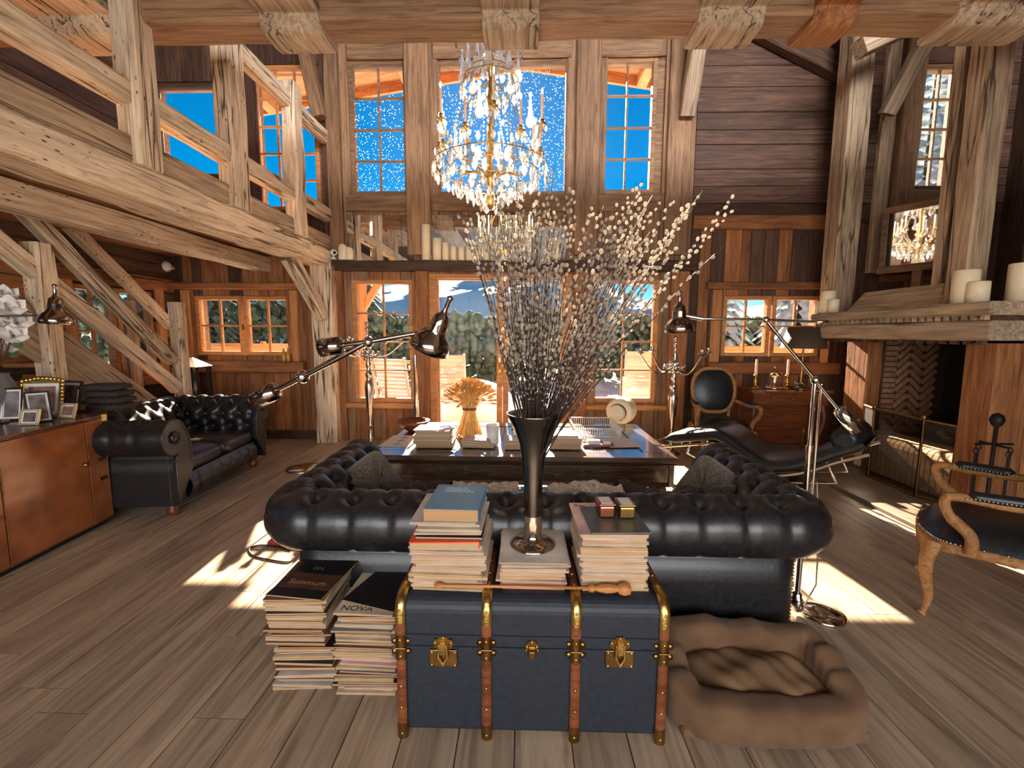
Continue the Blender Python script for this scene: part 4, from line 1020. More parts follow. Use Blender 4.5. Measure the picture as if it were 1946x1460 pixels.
INKW = plain('white_ink', (0.8,0.8,0.8,1), rough=0.5, noise=0.02); INKK = plain('black_ink', (0.02,0.02,0.02,1), rough=0.5, noise=0.02); INKO = plain('ochre_ink', rgb(190,130,80), rough=0.5, noise=0.05)
TT = TZ+0.001
# left stack on the trunk
z, l = stack(-0.258, 1.595, TT, 20, 0.262, 0.29, 'pale lower part of the tall left trunk stack', 'magazines in the left trunk stack', th=(0.006,0.008,0.009), seed=3, covers=(0,1,1,6))
ORANGE = plain('orange_cover', rgb(230,84,44), rough=0.4, noise=0.1)
bk_ = thing('paperback_book', 'thick white book with bright orange cover in the left trunk stack', 'book', (-0.275, 1.58, z), 0.05)
MB().box(-0.118,0.118,-0.15,0.15,0.001,0.024).build('pages', PAGES, bk_); MB().box(-0.121,0.121,-0.152,0.152,0.024,0.028).box(0.119,0.122,-0.152,0.152,0.001,0.024).build('cover', ORANGE, bk_); MB().box(-0.121,0.121,-0.152,0.152,0,0.001).build('back_cover', COVERS[0], bk_)
z += 0.0285
z, l = stack(-0.262, 1.60, z, 7, 0.235, 0.285, 'batch between orange and blue book on the trunk', 'upper magazines in the left trunk stack', th=(0.006,0.008), seed=5, covers=(0,0,3,0))
bl = thing('thick_blue_book', 'thick pale blue paperback with white title on top of the left stack', 'book', (-0.248, 1.60, z), -0.03)
BLUE = plain('pale_blue_cover', rgb(104,146,172), rough=0.5, noise=0.06)
MB().box(-0.096,0.096,-0.125,0.125,0.0015,0.0435).build('pages', PAGES2, bl)
MB().box(-0.098,0.098,-0.127,0.127,0.0435,0.045).box(-0.098,0.098,-0.127,0.127,0,0.0015).box(0.0962,0.098,-0.127,0.127,0.0015,0.0435).build('cover', BLUE, bl)
for i, s in enumerate(('Histoire de', "l'architecture", 'contemporaine')): lettering(s, 0.019, INKW, bl, (-0.06, 0.085-i*0.019, 0.0453))
# middle stack under the vase
z, l = stack(0.038, 1.60, TT, 11, 0.232, 0.29, 'low middle trunk stack under the vase', 'magazines in the middle trunk stack', seed=7, covers=(0,1,1,6), jx=0.006)
z, l = stack(0.042, 1.60, z, 3, 0.245, 0.28, 'white top layer directly under the vase foot', 'top magazines under the vase', th=(0.005,0.006), seed=8, covers=(0,0), jx=0.006, jr=0.05)
ZV = z
# right stack
z, l = stack(0.325, 1.60, TT, 23, 0.235, 0.285, 'neat right trunk stack under the tins', 'magazines in the right trunk stack', th=(0.007,0.008,0.010), seed=9, covers=(0,1,0), jx=0.005, jr=0.015)
tp = tag(obj('magazine', magmesh(0.24, 0.29, 0.006, 6, PAGES), None, Matrix.Translation((0.318, 1.60, z)) @ Matrix.Rotation(0.03, 4, 'Z')), 'rose-white magazine with black title topping the right stack', 'magazine', 'magazines in the right trunk stack')
lettering('Rec', 0.034, INKK, tp, (-0.105, 0.105, 0.0062))
z += 0.0064
nb = tag(MB().box(-0.105,0.105,-0.12,0.115,0,0.008).build('notebook', plain('grey_green_leather', rgb(78,80,74), rough=0.45, noise=0.25, ns=30), None, Matrix.Translation((0.342, 1.575, z)) @ Matrix.Rotation(0.05, 4, 'Z'), bevel=0.003), 'grey-green soft notebook under the two tins', 'notebook')
COPPER = plain('coppery_tin', rgb(176,110,84), rough=0.25, metal=1.0, noise=0.2); BRTIN = plain('brassy_tin', rgb(160,128,76), rough=0.28, metal=1.0, noise=0.2)
for i, (dx, dy, mt, lb) in enumerate(((-0.025, 0.035, COPPER, 'coppery small rectangular tin on the grey notebook'), (0.048, 0.03, BRTIN, 'brass-coloured small rectangular tin right of the coppery one'))):
    t_ = thing('small_tin', lb, 'tin', (0.342+dx, 1.575+dy, z+0.009), 0.06, 'small tins on the right stack')
    MB().box(-0.03,0.03,-0.042,0.042,0,0.048).build('body', mt, t_, bevel=0.008, seg=3)
    MB().box(-0.031,0.031,-0.043,0.043,0.048,0.054).build('lid', mt, t_, bevel=0.003)
    MB().box(-0.022,0.022,-0.034,0.034,0.054,0.0552).build('window', PAPERW, t_, bevel=0.001)
# two floor stacks left of the trunk
a = atZ(578, 1315); b = atZ(700, 1318)
z, l = stack(a.x-0.0, a.y+0.15, 0.001, 18, 0.235, 0.29, 'lower half of the far left floor stack', 'magazines in the far left floor stack', th=(0.008,0.010,0.013), seed=11, jx=0.012, rot=0.05, covers=(1,2,3,4,5,1,0))
z, l = stack(a.x-0.03, a.y+0.15, z, 21, 0.235, 0.29, 'shifted upper half of the far left floor stack', 'upper magazines in the far left floor stack', th=(0.007,0.009,0.010), seed=12, jx=0.006, rot=0.03, covers=(1,1,0,3,4))
o = tag(obj('magazine', magmesh(0.235, 0.295, 0.007, 3, PAGES), None, Matrix.Translation((a.x-0.012, a.y+0.155, z)) @ Matrix.Rotation(-0.12, 4, 'Z')), 'dark-covered magazine with ochre script topping the far left floor stack', 'magazine', 'upper magazines in the far left floor stack')
MB().box(-0.1175,0.1175,-0.09,0.02,0.0071,0.0073).build('cover_picture', plain('dusk_picture', rgb(84,58,48), rough=0.4, noise=0.5, ns=14), o)
lettering('Summum', 0.044, INKO, o, (-0.085, -0.06, 0.0076)); lettering('VIN', 0.034, COVERS[2], o, (-0.05, 0.05, 0.0074))
z, l = stack(b.x+0.0, b.y+0.145, 0.001, 19, 0.235, 0.29, 'lower half of the floor stack touching the trunk', 'magazines in the floor stack beside the trunk', th=(0.007,0.009,0.012), seed=13, jx=0.010, covers=(1,2,3,4,6,1), rot=-0.02)
z, l = stack(b.x-0.01, b.y+0.15, z, 17, 0.235, 0.29, 'upper half of the floor stack touching the trunk', 'upper magazines in the floor stack beside the trunk', th=(0.007,0.009,0.011), seed=14, jx=0.010, covers=(1,2,3,4,0), rot=0.0)
o = tag(obj('magazine', magmesh(0.235, 0.29, 0.007, 1, PAGES), None, Matrix.Translation((b.x-0.005, b.y+0.14, z)) @ Matrix.Rotation(-0.03, 4, 'Z')), 'tan magazine titled in capitals peeping out at the top of the stack beside the trunk', 'magazine', 'upper magazines in the floor stack beside the trunk')
lettering('NOVA', 0.045, INKK, o, (-0.10, -0.125, 0.0073))
z += 0.0075
o = tag(obj('magazine', magmesh(0.24, 0.30, 0.005, 3, PAGES), None, Matrix.Translation((b.x+0.035, b.y+0.185, z)) @ Matrix.Rotation(-0.3, 4, 'Z')), 'black magazine lying askew on the stack beside the trunk', 'magazine', 'upper magazines in the floor stack beside the trunk')
# long turned wooden stick lying on the trunk front edge
s0, s1 = atY(828, 1129, 1.435), atY(1200, 1124, 1.435)
L = s1.x-s0.x; stick = MB()
pr = [(0.001,-0.005),(0.009,0.0),(0.011,0.012),(0.009,0.024),(0.0045,0.03),(0.0055,L*0.4),(0.0055,L-0.150),(0.013,L-0.146),(0.014,L-0.132),(0.008,L-0.126),(0.013,L-0.11),(0.0165,L-0.085),(0.014,L-0.06),(0.010,L-0.048),(0.019,L-0.042),(0.023,L-0.024),(0.019,L-0.006),(0.001,L)]
o = stick.lathe(pr, n=16, T=Matrix.Rotation(PI/2, 4, 'Y')).build('wooden_stick', wood('honey_wood', rgb(150,92,46), rgb(190,126,70), rgb(206,146,88), var=0.02, cracks=0.1, rough=0.35), None, Matrix.Translation((s0.x, 1.437, TZ+0.026)))
tag(o, 'long thin turned wooden stick with a knobbed handle across the trunk top', 'stick')
# ================================================================== vase and willow branches
VX, VY = 0.042, 1.60
va = thing('trumpet_vase', 'tall dark pewter trumpet vase standing on the middle magazine stack', 'vase', (VX, VY, ZV))
pr = [(0.001,0),(0.086,0),(0.088,0.006),(0.07,0.014),(0.04,0.024),(0.033,0.04),(0.033,0.12),(0.035,0.22),(0.041,0.32),(0.053,0.40),(0.074,0.46),(0.100,0.505),(0.103,0.512),(0.098,0.512),(0.07,0.46),(0.049,0.40),(0.036,0.32),(0.001,0.30)]
MB().lathe(pr[6:], n=48, cap=False).build('flared_body', DKMETAL, va)
MB().lathe(pr[:7], n=48, cap=False).build('round_foot', CHROME, va)
STEM = plain('willow_bark', rgb(46,28,22), rough=0.5, noise=0.3, ns=40)
m, t, b = newmat('silky_catkin'); CATK = m
b.inputs['Base Color'].default_value = rgb(150,134,122); b.inputs['Roughness'].default_value = 0.9; b.inputs['Sheen Weight'].default_value = 1.0; b.inputs['Sheen Roughness'].default_value = 0.4
tl_ = t.nodes.new('ShaderNodeBsdfTranslucent'); tl_.inputs[0].default_value = rgb(240,230,214)
mx_ = t.nodes.new('ShaderNodeMixShader'); mx_.inputs[0].default_value = 0.42; t.links.new(b.outputs[0], mx_.inputs[1]); t.links.new(tl_.outputs[0], mx_.inputs[2]); t.links.new(mx_.outputs[0], t.nodes['Material Output'].inputs[0])
rn = random.Random(21); tips = []
for i in range(46): tips.append((rn.triangular(880, 1075, 985), rn.uniform(330, 520)))
for i in range(32): tips.append((rn.uniform(1040, 1260), rn.uniform(345, 540)))
for i in range(14): tips.append((rn.uniform(1180, 1330), rn.uniform(360, 480)))
tips += [(868,395), (885,450), (880,405), (1410,357), (1402,388), (1368,472), (1335,362), (1315,372), (1225,335), (1090,340), (1096,350), (1085,345), (1052,315), (1020,318), (1042,325), (1290,365), (1318,395), (1310,480)]
NT = len(tips)-18; WL = {NT: 'leftmost pussy willow branch in the trumpet vase', NT+3: 'pussy willow branch reaching furthest right, over the horizontal planks', NT+4: 'second furthest right pussy willow branch, just under the furthest one', NT+5: 'lowest pussy willow branch on the right, aimed at the upright planks', NT+8: 'lone pussy willow branch crossing the right upper window', NT+12: 'pussy willow branch with its tip against the big upper window'}
for i, (tx, ty) in enumerate(tips):
    d = VY+max(-0.32, min(0.4, rn.gauss(0.02, 0.16))); e = atY(tx, ty, d)
    an = rn.uniform(0, 2*PI); b0 = Vector((VX+0.02*math.cos(an), VY+0.02*math.sin(an), ZV+0.31))
    mid = b0.lerp(e, 0.5)+Vector((-(e.x-VX)*0.07+rn.gauss(0, 0.012), rn.gauss(0, 0.012), 0.03))
    # keep the stem inside the flared rim
    pts = []
    for k in range(15):
        u = k/14; p_ = b0*(1-u)**2+mid*2*u*(1-u)+e*u*u
        pts.append(p_+Vector((math.sin(k*1.7+i)*0.003, math.cos(k*1.3+i)*0.003, 0)))
    org = Vector((VX, VY, ZV+0.31))
    o = MB().tube([q-org for q in pts], [0.0034*(1-u/14*0.75) for u in range(15)], 5).build('willow_branch', STEM, None, Matrix.Translation(org))
    tag(o, 'thin dark pussy willow branch with pale fluffy catkins in the trumpet vase', 'branch', 'pussy willow branches in the vase')
    if i in WL: o['label'] = WL[i]
    ck = MB(); Lb = sum((b_-a_).length for a_, b_ in zip(pts, pts[1:])); nck = int(Lb*rn.uniform(24, 31))
    for k in range(nck):
        u = 0.30+0.69*(k+rn.uniform(-0.3, 0.3))/nck; f = u*14; j = min(13, int(f)); q = pts[j].lerp(pts[j+1], f-j)-org
        tg = (pts[j+1]-pts[j]).normalized(); sd = tg.cross(Vector((math.cos(k*2.4), math.sin(k*2.4), 0.3))).normalized()
        small = 0.6 if u < 0.45 else 1.0
        r_ = rn.uniform(0.0046, 0.0066)*small; ax = (tg*0.8+sd*0.5).normalized()
        T = Matrix.Translation(q+sd*(r_*0.7)+ax*r_*0.5) @ ax.to_track_quat('Z', 'Y').to_matrix().to_4x4()
        ck.ell((0,0,0), r_, r_, r_*1.35, 7, 5, T=T)
    co = ck.build('catkins', CATK, o); co['kind'] = 'stuff'
# ================================================================== dog bed
SUEDE = plain('brown_suede', rgb(104,76,52), rough=0.95, noise=0.28, ns=9, bump=0.5, sheen=0.08)
bx0, bx1, by0, by1 = 0.53, 1.265, 1.355, 1.81
db = thing('dog_bed', 'brown suede dog bed with padded rim beside the trunk', 'dog bed', ((bx0+bx1)/2, (by0+by1)/2, 0))
hx, hy = (bx1-bx0)/2, (by1-by0)/2
MB().box(-hx+0.04, hx-0.04, -hy+0.04, hy-0.04, 0.002, 0.05).build('base', SUEDE, db, bevel=0.02)
def rimf(u, v):
    # padded rim running round the bed: tall at the back, low in front
    n_ = 4.0; a = v*2*PI; ca, sa = math.cos(a), math.sin(a)
    rx, ry = hx-0.065, hy-0.06; q = (abs(ca)**n_+abs(sa)**n_)**(-1/n_); cx_, cy_ = rx*q*ca, ry*q*sa
    nx, ny = math.copysign(abs(ca)**(n_-1), ca)/rx, math.copysign(abs(sa)**(n_-1), sa)/ry; l = math.hypot(nx, ny); nx /= l; ny /= l
    t = (cy_+ry)/(2*ry); hgt = 0.15+0.085*t**0.8; rad = 0.062-0.008*t
    b = u*2*PI; cb, sb = math.cos(b), math.sin(b)
    w_ = 1+0.035*math.sin(a*9+1.5*math.sin(b+1))*max(0, sb+0.3)+0.02*math.sin(a*23+b*2)+0.03*mn_(a, b)
    top = hgt*(0.93+0.05*math.sin(a*3+1)+0.03*math.sin(a*11))
    o = rad*w_*math.copysign(abs(cb)**0.6, cb)
    return (cx_+nx*o, cy_+ny*o, 0.004+top*(0.5+0.5*math.copysign(abs(sb)**0.5, sb)*min(1.0, w_)))
from mathutils import noise as _mn
def mn_(a, b): return _mn.noise(Vector((3*math.cos(a), 3*math.sin(a), b)))
m_ = MB(); m_.grid(rimf, 30, 161, closed_u=True); m_.build('rim', SUEDE, db)
def cush(u, v):
    x = -hx+0.09+(2*hx-0.19)*u; y = -hy+0.07+(2*hy-0.14)*v
    e = (max(0, math.sin(PI*u))*max(0, math.sin(PI*v)))**0.3
    return (x, y, 0.05+0.105*e+0.007*math.sin(x*31+y*17)*e+0.006*math.sin(x*19-y*37+1)*e+0.004*math.sin(x*63+y*39)*e)
MB().grid(cush, 50, 36).build('cushion', plain('light_brown_suede', rgb(128,98,68), rough=0.95, noise=0.3, ns=7, bump=0.5), db)
# ================================================================== coffee table
tbl_z = 0.50; f0, f1 = atZ(708, 866, tbl_z), atZ(1287, 870, tbl_z); r0_ = atZ(783, 802, tbl_z)
tx0, tx1, ty0, ty1 = -1.15, 1.175, 3.22, 4.49
ct = thing('coffee_table', 'large low carved dark wood coffee table behind the sofa', 'table', ((tx0+tx1)/2, (ty0+ty1)/2, 0))
hx, hy = (tx1-tx0)/2, (ty1-ty0)/2
# framed top with inset panels
for x0, x1, y0, y1 in ((-hx, hx, -hy, -hy+0.16), (-hx, hx, hy-0.16, hy), (-hx, -hx+0.22, -hy+0.16, hy-0.16), (hx-0.22, hx, -hy+0.16, hy-0.16)):
    T, L = frame((x0, (y0+y1)/2, tbl_z-0.02), (x1, (y0+y1)/2, tbl_z-0.02)) if x1-x0 > y1-y0 else frame(((x0+x1)/2, y0, tbl_z-0.02), ((x0+x1)/2, y1, tbl_z-0.02))
    w_ = min(x1-x0, y1-y0); MB().box(0, L, -w_/2, w_/2, -0.02, 0.02).build('top_frame', TABLEW, ct, T, bevel=0.005)
npan = 5; pw = (2*hx-0.44)/npan
for i in range(npan):
    T, L = frame((-hx+0.22+pw*(i+0.5), -hy+0.16, tbl_z-0.022), (-hx+0.22+pw*(i+0.5), hy-0.16, tbl_z-0.022))
    MB().box(0.001, L-0.001, -pw/2+0.001, pw/2-0.001, -0.014, 0.014).build('top_panel', TABLEW, ct, T, bevel=0.003)
ap = [(-hy+0.02, tbl_z-0.04), (-hy-0.0, tbl_z-0.055), (-hy+0.03, tbl_z-0.075), (-hy+0.035, 0.30), (-hy+0.02, 0.27), (-hy+0.06, 0.27), (-hy+0.06, tbl_z-0.04)]
for s in (1, -1):
    MB().prism([(p[0]*s, p[1]) for p in ap][::s], -hx+0.02, hx-0.02, 'x').build('apron', TABLEW, ct)
    MB().prism([((p[0]+hy)*s-hx*s, p[1]) for p in ap][::-s], -hy+0.02, hy-0.02, 'y').build('apron', TABLEW, ct)
# carved scrolls on the near apron
for cx_ in (-0.55, 0.35):
    m = MB()
    for sg in (1, -1):
        pts = []
        for k in range(26):
            a = k/25*3.2*PI; r = 0.012+0.03*k/25
            pts.append((cx_+sg*(0.10+r*math.cos(a)), -hy+0.033, 0.37+r*math.sin(a)*0.9))
        pts.append((cx_+sg*0.27, -hy+0.033, 0.385)); pts.append((cx_+sg*0.34, -hy+0.033, 0.395))
        m.tube(pts, 0.005, 5)
    m.build('carving', TABLEW, ct)
lg = MB().lathe([(0.06,0),(0.075,0.02),(0.07,0.06),(0.05,0.09),(0.065,0.16),(0.075,0.22),(0.06,0.28)], n=16).mesh('leg', TABLEW)
for sx in (-1, 1):
    for sy in (-1, 1): obj('leg', lg, ct, Matrix.Translation((sx*(hx-0.12), sy*(hy-0.12), 0)))
Z0 = tbl_z+0.001
def onT(px, py): return atZ(px, py, tbl_z)
# stacks of books on the table
BKC = [plain('book_cloth_%d' % i, c, rough=0.5, noise=0.15) for i, c in enumerate((rgb(196,180,160), rgb(120,90,66), rgb(214,206,196), rgb(90,96,104), rgb(206,176,150)))]
_bm = {}
def book(w_, l_, t_, ci):
    k = (w_, l_, t_, ci)
    if k not in _bm:
        m = MB(); m.box(-w_/2, w_/2, -l_/2, l_/2, 0, 0.003, 1); m.box(-w_/2, w_/2, -l_/2, l_/2, t_-0.003, t_, 1); m.box(w_/2-0.004, w_/2, -l_/2, l_/2, 0.003, t_-0.003, 1); m.box(-w_/2+0.004, w_/2-0.004, -l_/2+0.004, l_/2-0.004, 0.003, t_-0.003, 0)
        _bm[k] = m.mesh('book', [PAGES, BKC[ci]])
    return _bm[k]
def bstack(px, py, spec, label, group, rz=0.0, seed=1, off=0.13):
    p = onT(px, py); rn = random.Random(seed); z = Z0; names = ('lowest', 'second', 'third', 'fourth', 'fifth', 'topmost')
    for i, (w_, l_, t_, ci) in enumerate(spec):
        o = obj('art_book', book(w_, l_, t_, ci), None, Matrix.Translation((p.x+rn.gauss(0, 0.008), p.y+off+rn.gauss(0, 0.006), z)) @ Matrix.Rotation(rz+rn.gauss(0, 0.03), 4, 'Z'))
        w0 = 'lowest' if i == 0 else ('topmost' if i == len(spec)-1 else names[i]+' from below')
        tag(o, '%s book in the %s' % (w0, label), 'book', group); z += t_+0.0005
    return p, z
p, z = bstack(820, 853, ((0.30,0.24,0.035,1),(0.30,0.25,0.03,0),(0.29,0.24,0.04,2),(0.28,0.24,0.035,0)), 'tall pile at the left of the coffee table', 'books piled at the left of the coffee table', 0.03, 1)
o = MB().prism([(-0.17,-0.09),(0.02,-0.12),(0.19,-0.06),(0.14,0.1),(-0.12,0.11)], 0, 0.006, 'z').build('loose_papers', COVERS[6], None, Matrix.Translation((p.x, p.y+0.14, z)) @ Matrix.Rotation(0.2, 4, 'Z') @ Matrix.Rotation(0.0, 4, 'X')); tag(o, 'loose rosy papers on top of the left book pile', 'papers')
bstack(905, 853, ((0.26,0.2,0.022,0),(0.24,0.2,0.02,2),(0.22,0.18,0.018,4)), 'low pile in front of the wheat sheaf', 'books in front of the wheat sheaf', -0.1, 2)
bstack(985, 857, ((0.22,0.20,0.045,0),(0.22,0.19,0.03,2)), 'short pale pile just left of the vase', 'books just left of the vase', 0.05, 3)
bstack(1075, 857, ((0.25,0.2,0.035,1),(0.25,0.2,0.03,0),(0.24,0.2,0.028,4),(0.22,0.19,0.02,2)), 'pile just right of the vase on the table', 'books just right of the vase', 0.0, 4)
# bowl
p = onT(800, 815); o = MB().lathe([(0.001,0.003),(0.05,0.0),(0.06,0.008),(0.12,0.05),(0.16,0.10),(0.155,0.105),(0.11,0.055),(0.05,0.018),(0.001,0.014)], n=28).build('wooden_bowl', MAHOG, None, Matrix.Translation((p.x-0.05, p.y-0.1, Z0))); tag(o, 'round dark bowl behind the left book pile', 'bowl')
# sheaf of wheat tied with a cord
STRAW = plain('golden_straw', rgb(230,186,112), rough=0.7, noise=0.25, ns=20); EARS = plain('wheat_ears', rgb(206,156,92), rough=0.85, noise=0.4, ns=60, bump=0.8)
p = onT(892, 828); wy = p.y+0.02
wh = thing('wheat_sheaf', 'golden sheaf of wheat tied at the waist standing on the table', 'wheat sheaf', (p.x, wy, Z0))
ztop = atY(893, 720, wy).z-Z0; zt_ = atY(893, 778, wy).z-Z0; rtop = 49/F*wy; rb = 29/F*wy; rw = 11/F*wy
sm = MB(); em = MB(); rn = random.Random(9)
for i in range(240):
    a = rn.uniform(0, 2*PI); q = math.sqrt(rn.random()); tw = a+0.7
    zz = ztop*(1-0.30*q*q*rn.uniform(0.5, 1.1)); rt = rtop*q*rn.uniform(0.85, 1.0)*0.92
    p0 = (rb*q*math.cos(a), rb*q*math.sin(a), 0.0); p1 = (rw*q*math.cos(a+0.3), rw*q*math.sin(a+0.3), zt_)
    p2 = (rt*0.55*math.cos(tw), rt*0.55*math.sin(tw), (zt_+zz)/2+0.01); p3 = (rt*math.cos(tw), rt*math.sin(tw), zz-0.05)
    sm.tube([p0, ((p0[0]*0.5+p1[0]*0.5)*0.85, (p0[1]*0.5+p1[1]*0.5)*0.85, zt_*0.55), p1, p2, p3], 0.0028, 4, cap=False)
    d = (Vector(p3)-Vector(p2)).normalized(); em.tube([Vector(p3), Vector(p3)+d*0.02, Vector(p3)+d*0.045, Vector(p3)+d*0.065], [0.004,0.0105,0.009,0.001], 5)
so_ = sm.build('stalks', STRAW, wh); so_['kind'] = 'stuff'; e_ = em.build('ears', EARS, wh); e_['kind'] = 'stuff'
pts = [(rw*1.15*math.cos(k/24*2*PI), rw*1.15*math.sin(k/24*2*PI), zt_) for k in range(25)]
MB().tube(pts, 0.006, 5).tube([(x, y, z+0.014) for x, y, z in pts], 0.006, 5).build('cord', MAHOG, wh)
# mugs, baskets, tray, small things
def mug(px, py, r, h, label, mat=PORC):
    p = onT(px, py); o = MB().lathe([(0.001,0.004),(r*0.85,0),(r*0.9,0.004),(r,h),(r*0.93,h),(r*0.85,0.01),(0.001,0.009)], n=22).build('candle_glass', mat, None, Matrix.Translation((p.x, p.y, Z0))); return tag(o, label, 'candle glass')
mug(936, 845, 0.055, 0.17, 'white ceramic candle pot right of the wheat sheaf'); mug(985, 826, 0.05, 0.14, 'cream candle pot nearly hidden by the vase', WAX)
def basket(px0, px1, py0, py1, h, label):
    a, b = onT(px0, py1), onT(px1, py1); c = onT(px0, py0); w_ = b.x-a.x; d_ = min(0.5, c.y-a.y)
    o = thing('wire_basket', label, 'basket', (a.x+w_/2, a.y+d_/2, Z0))
    m = MB(); hw_, hd = w_/2, d_/2
    for zz, e in ((h, 0.012), (0.006, 0.0)): m.tube([(-hw_-e,-hd-e,zz),(hw_+e,-hd-e,zz),(hw_+e,hd+e,zz),(-hw_-e,hd+e,zz),(-hw_-e,-hd-e,zz)], 0.006, 6)
    m.build('rim', PORC, o); m = MB(); n = int(w_/0.02)
    for i in range(n+1):
        x = -hw_+w_*i/n
        for s in (-1, 1): m.tube([(x, s*hd, 0), (x*1.02, s*(hd+0.012), h)], 0.0032, 4, cap=False)
        m.tube([(x, -hd, 0.004), (x, hd, 0.004)], 0.003, 4, cap=False)
    for i in range(int(d_/0.02)+1):
        y = -hd+i*0.02
        for s in (-1, 1): m.tube([(s*hw_, y, 0), (s*(hw_+0.012), y, h)], 0.0032, 4, cap=False)
    m.build('wires', PORC, o)
basket(1095, 1178, 806, 832, 0.085, 'white wire basket at the right rear of the table')
p = onT(1136, 848); o = thing('wooden_tray', 'small dark tray with little white boxes near the table front', 'tray', (p.x, p.y+0.02, Z0), 0.05)
MB().box(-0.12,0.12,-0.05,0.05,0,0.012).build('tray_bottom', MAHOG, o, bevel=0.003); MB().box(-0.125,0.125,-0.055,-0.05,0,0.02).box(-0.125,0.125,0.05,0.055,0,0.02).box(-0.125,-0.12,-0.05,0.05,0,0.02).box(0.12,0.125,-0.05,0.05,0,0.02).build('tray_rim', MAHOG, o)
for i, (dx, w_, h_) in enumerate(((-0.03, 0.10, 0.035), (0.075, 0.06, 0.03))):
    b_ = MB().box(-w_/2, w_/2, -0.03, 0.03, 0, h_).build('white_box', PAPERW, None, Matrix.Translation((p.x+dx, p.y+0.02, Z0+0.0125)), bevel=0.004); tag(b_, ['larger white box on the dark tray', 'smaller white box on the dark tray'][i], 'box')
for i, (px, py, w_, d_, lb) in enumerate(((1180, 842, 0.28, 0.30, 'white sheet of paper at the right front of the table'), (1010, 812, 0.4, 0.16, 'white papers at the rear of the table behind the vase'), (1060, 835, 0.2, 0.14, 'white card just right of the vase'))):
    p = onT(px, py); o = MB().box(-w_/2, w_/2, -d_/2, d_/2, 0, 0.002).build('paper_sheet', PAPERW, None, Matrix.Translation((p.x, p.y, Z0)) @ Matrix.Rotation(0.1-i*0.1, 4, 'Z')); tag(o, lb, 'paper')
p = onT(750, 845); o = MB().box(-0.13, 0.13, -0.2, 0.2, 0, 0.002).build('paper_sheet', PAPERW, None, Matrix.Translation((p.x+0.02, p.y+0.12, Z0)) @ Matrix.Rotation(-0.05, 4, 'Z')); tag(o, 'white print with grey star shapes at the left end of the table', 'paper')
for k in range(3):
    st_ = []
    for j in range(8): a = j*PI/4; r = 0.055 if j % 2 == 0 else 0.018; st_.append((r*math.cos(a), -0.11+k*0.11+r*math.sin(a)))
    MB().prism(st_, 0.002, 0.0024, 'z').build('star_print', COVERS[2], o)
# cream rounded drum standing behind the table on the window side
p = atY(1172, 782, 4.75)
dm = thing('cream_drum', 'cream ribbed drum on its side with a round end cap, behind the table', 'drum', (p.x, 4.75, 0))
rz_ = p.z; T = Matrix.Translation((0.06, 0.05, rz_)) @ Matrix.Rotation(-0.5, 4, 'Z') @ Matrix.Rotation(PI/2, 4, 'X')
m = MB(); pr = [(0.001,-0.14),(0.10,-0.14),(0.135,-0.12)]+[(0.145+0.006*math.sin(k*2.1), -0.10+0.03*k) for k in range(7)]+[(0.13,0.11),(0.09,0.12),(0.001,0.12)]
m.lathe(pr, n=32, T=T).build('shell', WAX, dm); 
MB().lathe([(0.001,0.19),(0.08,0.19),(0.086,0.18),(0.086,0.13),(0.05,0.125)], n=28, T=T).build('end_cap', WAX, dm)
MB().lathe([(0.088,0.125),(0.094,0.13),(0.088,0.135)], n=28, T=T, cap=False).build('ring', OLDBRASS, dm)
MB().lathe([(0.14,0),(0.14,0.02),(0.02,0.04),(0.018,rz_-0.13)], n=18, c=(0.06,0.05,0)).build('stand', BLACKM, dm)
# ================================================================== boom floor lamps
def shade(T, mat_in, parent, sc=1.0):
    s = sc
    pr = [(0.100*s,-0.10*s),(0.104*s,-0.098*s),(0.098*s,-0.06*s),(0.080*s,-0.03*s),(0.055*s,-0.008*s),(0.048*s,0.01*s),(0.046*s,0.04*s),(0.036*s,0.085*s),(0.018*s,0.10*s),(0.012*s,0.12*s),(0.012*s,0.17*s),(0.017*s,0.185*s),(0.001,0.195*s)]
    sh = MB().lathe(pr, n=28, T=T, cap=False).build('shade', mat_in, parent)
    MB().lathe([(0.098*s,-0.098*s),(0.078*s,-0.035*s),(0.05*s,-0.012*s),(0.001,0.0)], n=28, T=T, cap=False).build('shade_lining', GILT, sh)
    MB().ell((0,0,-0.055*s), 0.026*s,0.026*s,0.032*s, 12, 8, T=T).build('bulb', PORC, sh)
NICKEL = plain('dark_nickel', (0.36,0.30,0.26,1), rough=0.14, metal=1.0, noise=0.1)
# right lamp in front of the sofa end
bs_ = atZ(1562, 1168); d = bs_.y
la = thing('boom_floor_lamp', 'tall nickel boom floor lamp rising at the right end of the sofa', 'floor lamp', (bs_.x, d, 0))
def lp(px, py, dd=d): return atY(px, py, dd)-Vector((bs_.x, d, 0))
top = lp(1549, 722); elbow = lp(1455, 608); head = lp(1292, 604, d); cw = lp(1612, 800)
px_ = top.x-0.0
MB().lathe([(0.001,0),(0.105,0),(0.108,0.008),(0.10,0.016),(0.03,0.022),(0.001,0.022)], n=36).build('base', CHROME, la)
MB().lathe([(0.02,0.02),(0.03,0.03),(0.03,0.09),(0.022,0.1),(0.022,0.115),(0.016,0.12)], c=(px_,0,0), n=18).build('collar', CHROME, la)
MB().tube([(px_, 0, 0.1), (px_, 0, top.z*0.72)], 0.014, 10).tube([(px_, 0, top.z*0.72), (px_, 0, top.z)], 0.010, 10).lathe([(0.017,-0.012),(0.017,0.012)], c=(px_,0,top.z*0.72), n=12).tube([(px_+0.032, 0.0, 0.3), (px_+0.032, 0, top.z-0.02)], 0.006, 8).build('pole', CHROME, la)
MB().tube([cw, top, elbow], 0.0085, 8).build('boom', CHROME, la)
dv = (cw-top).normalized()
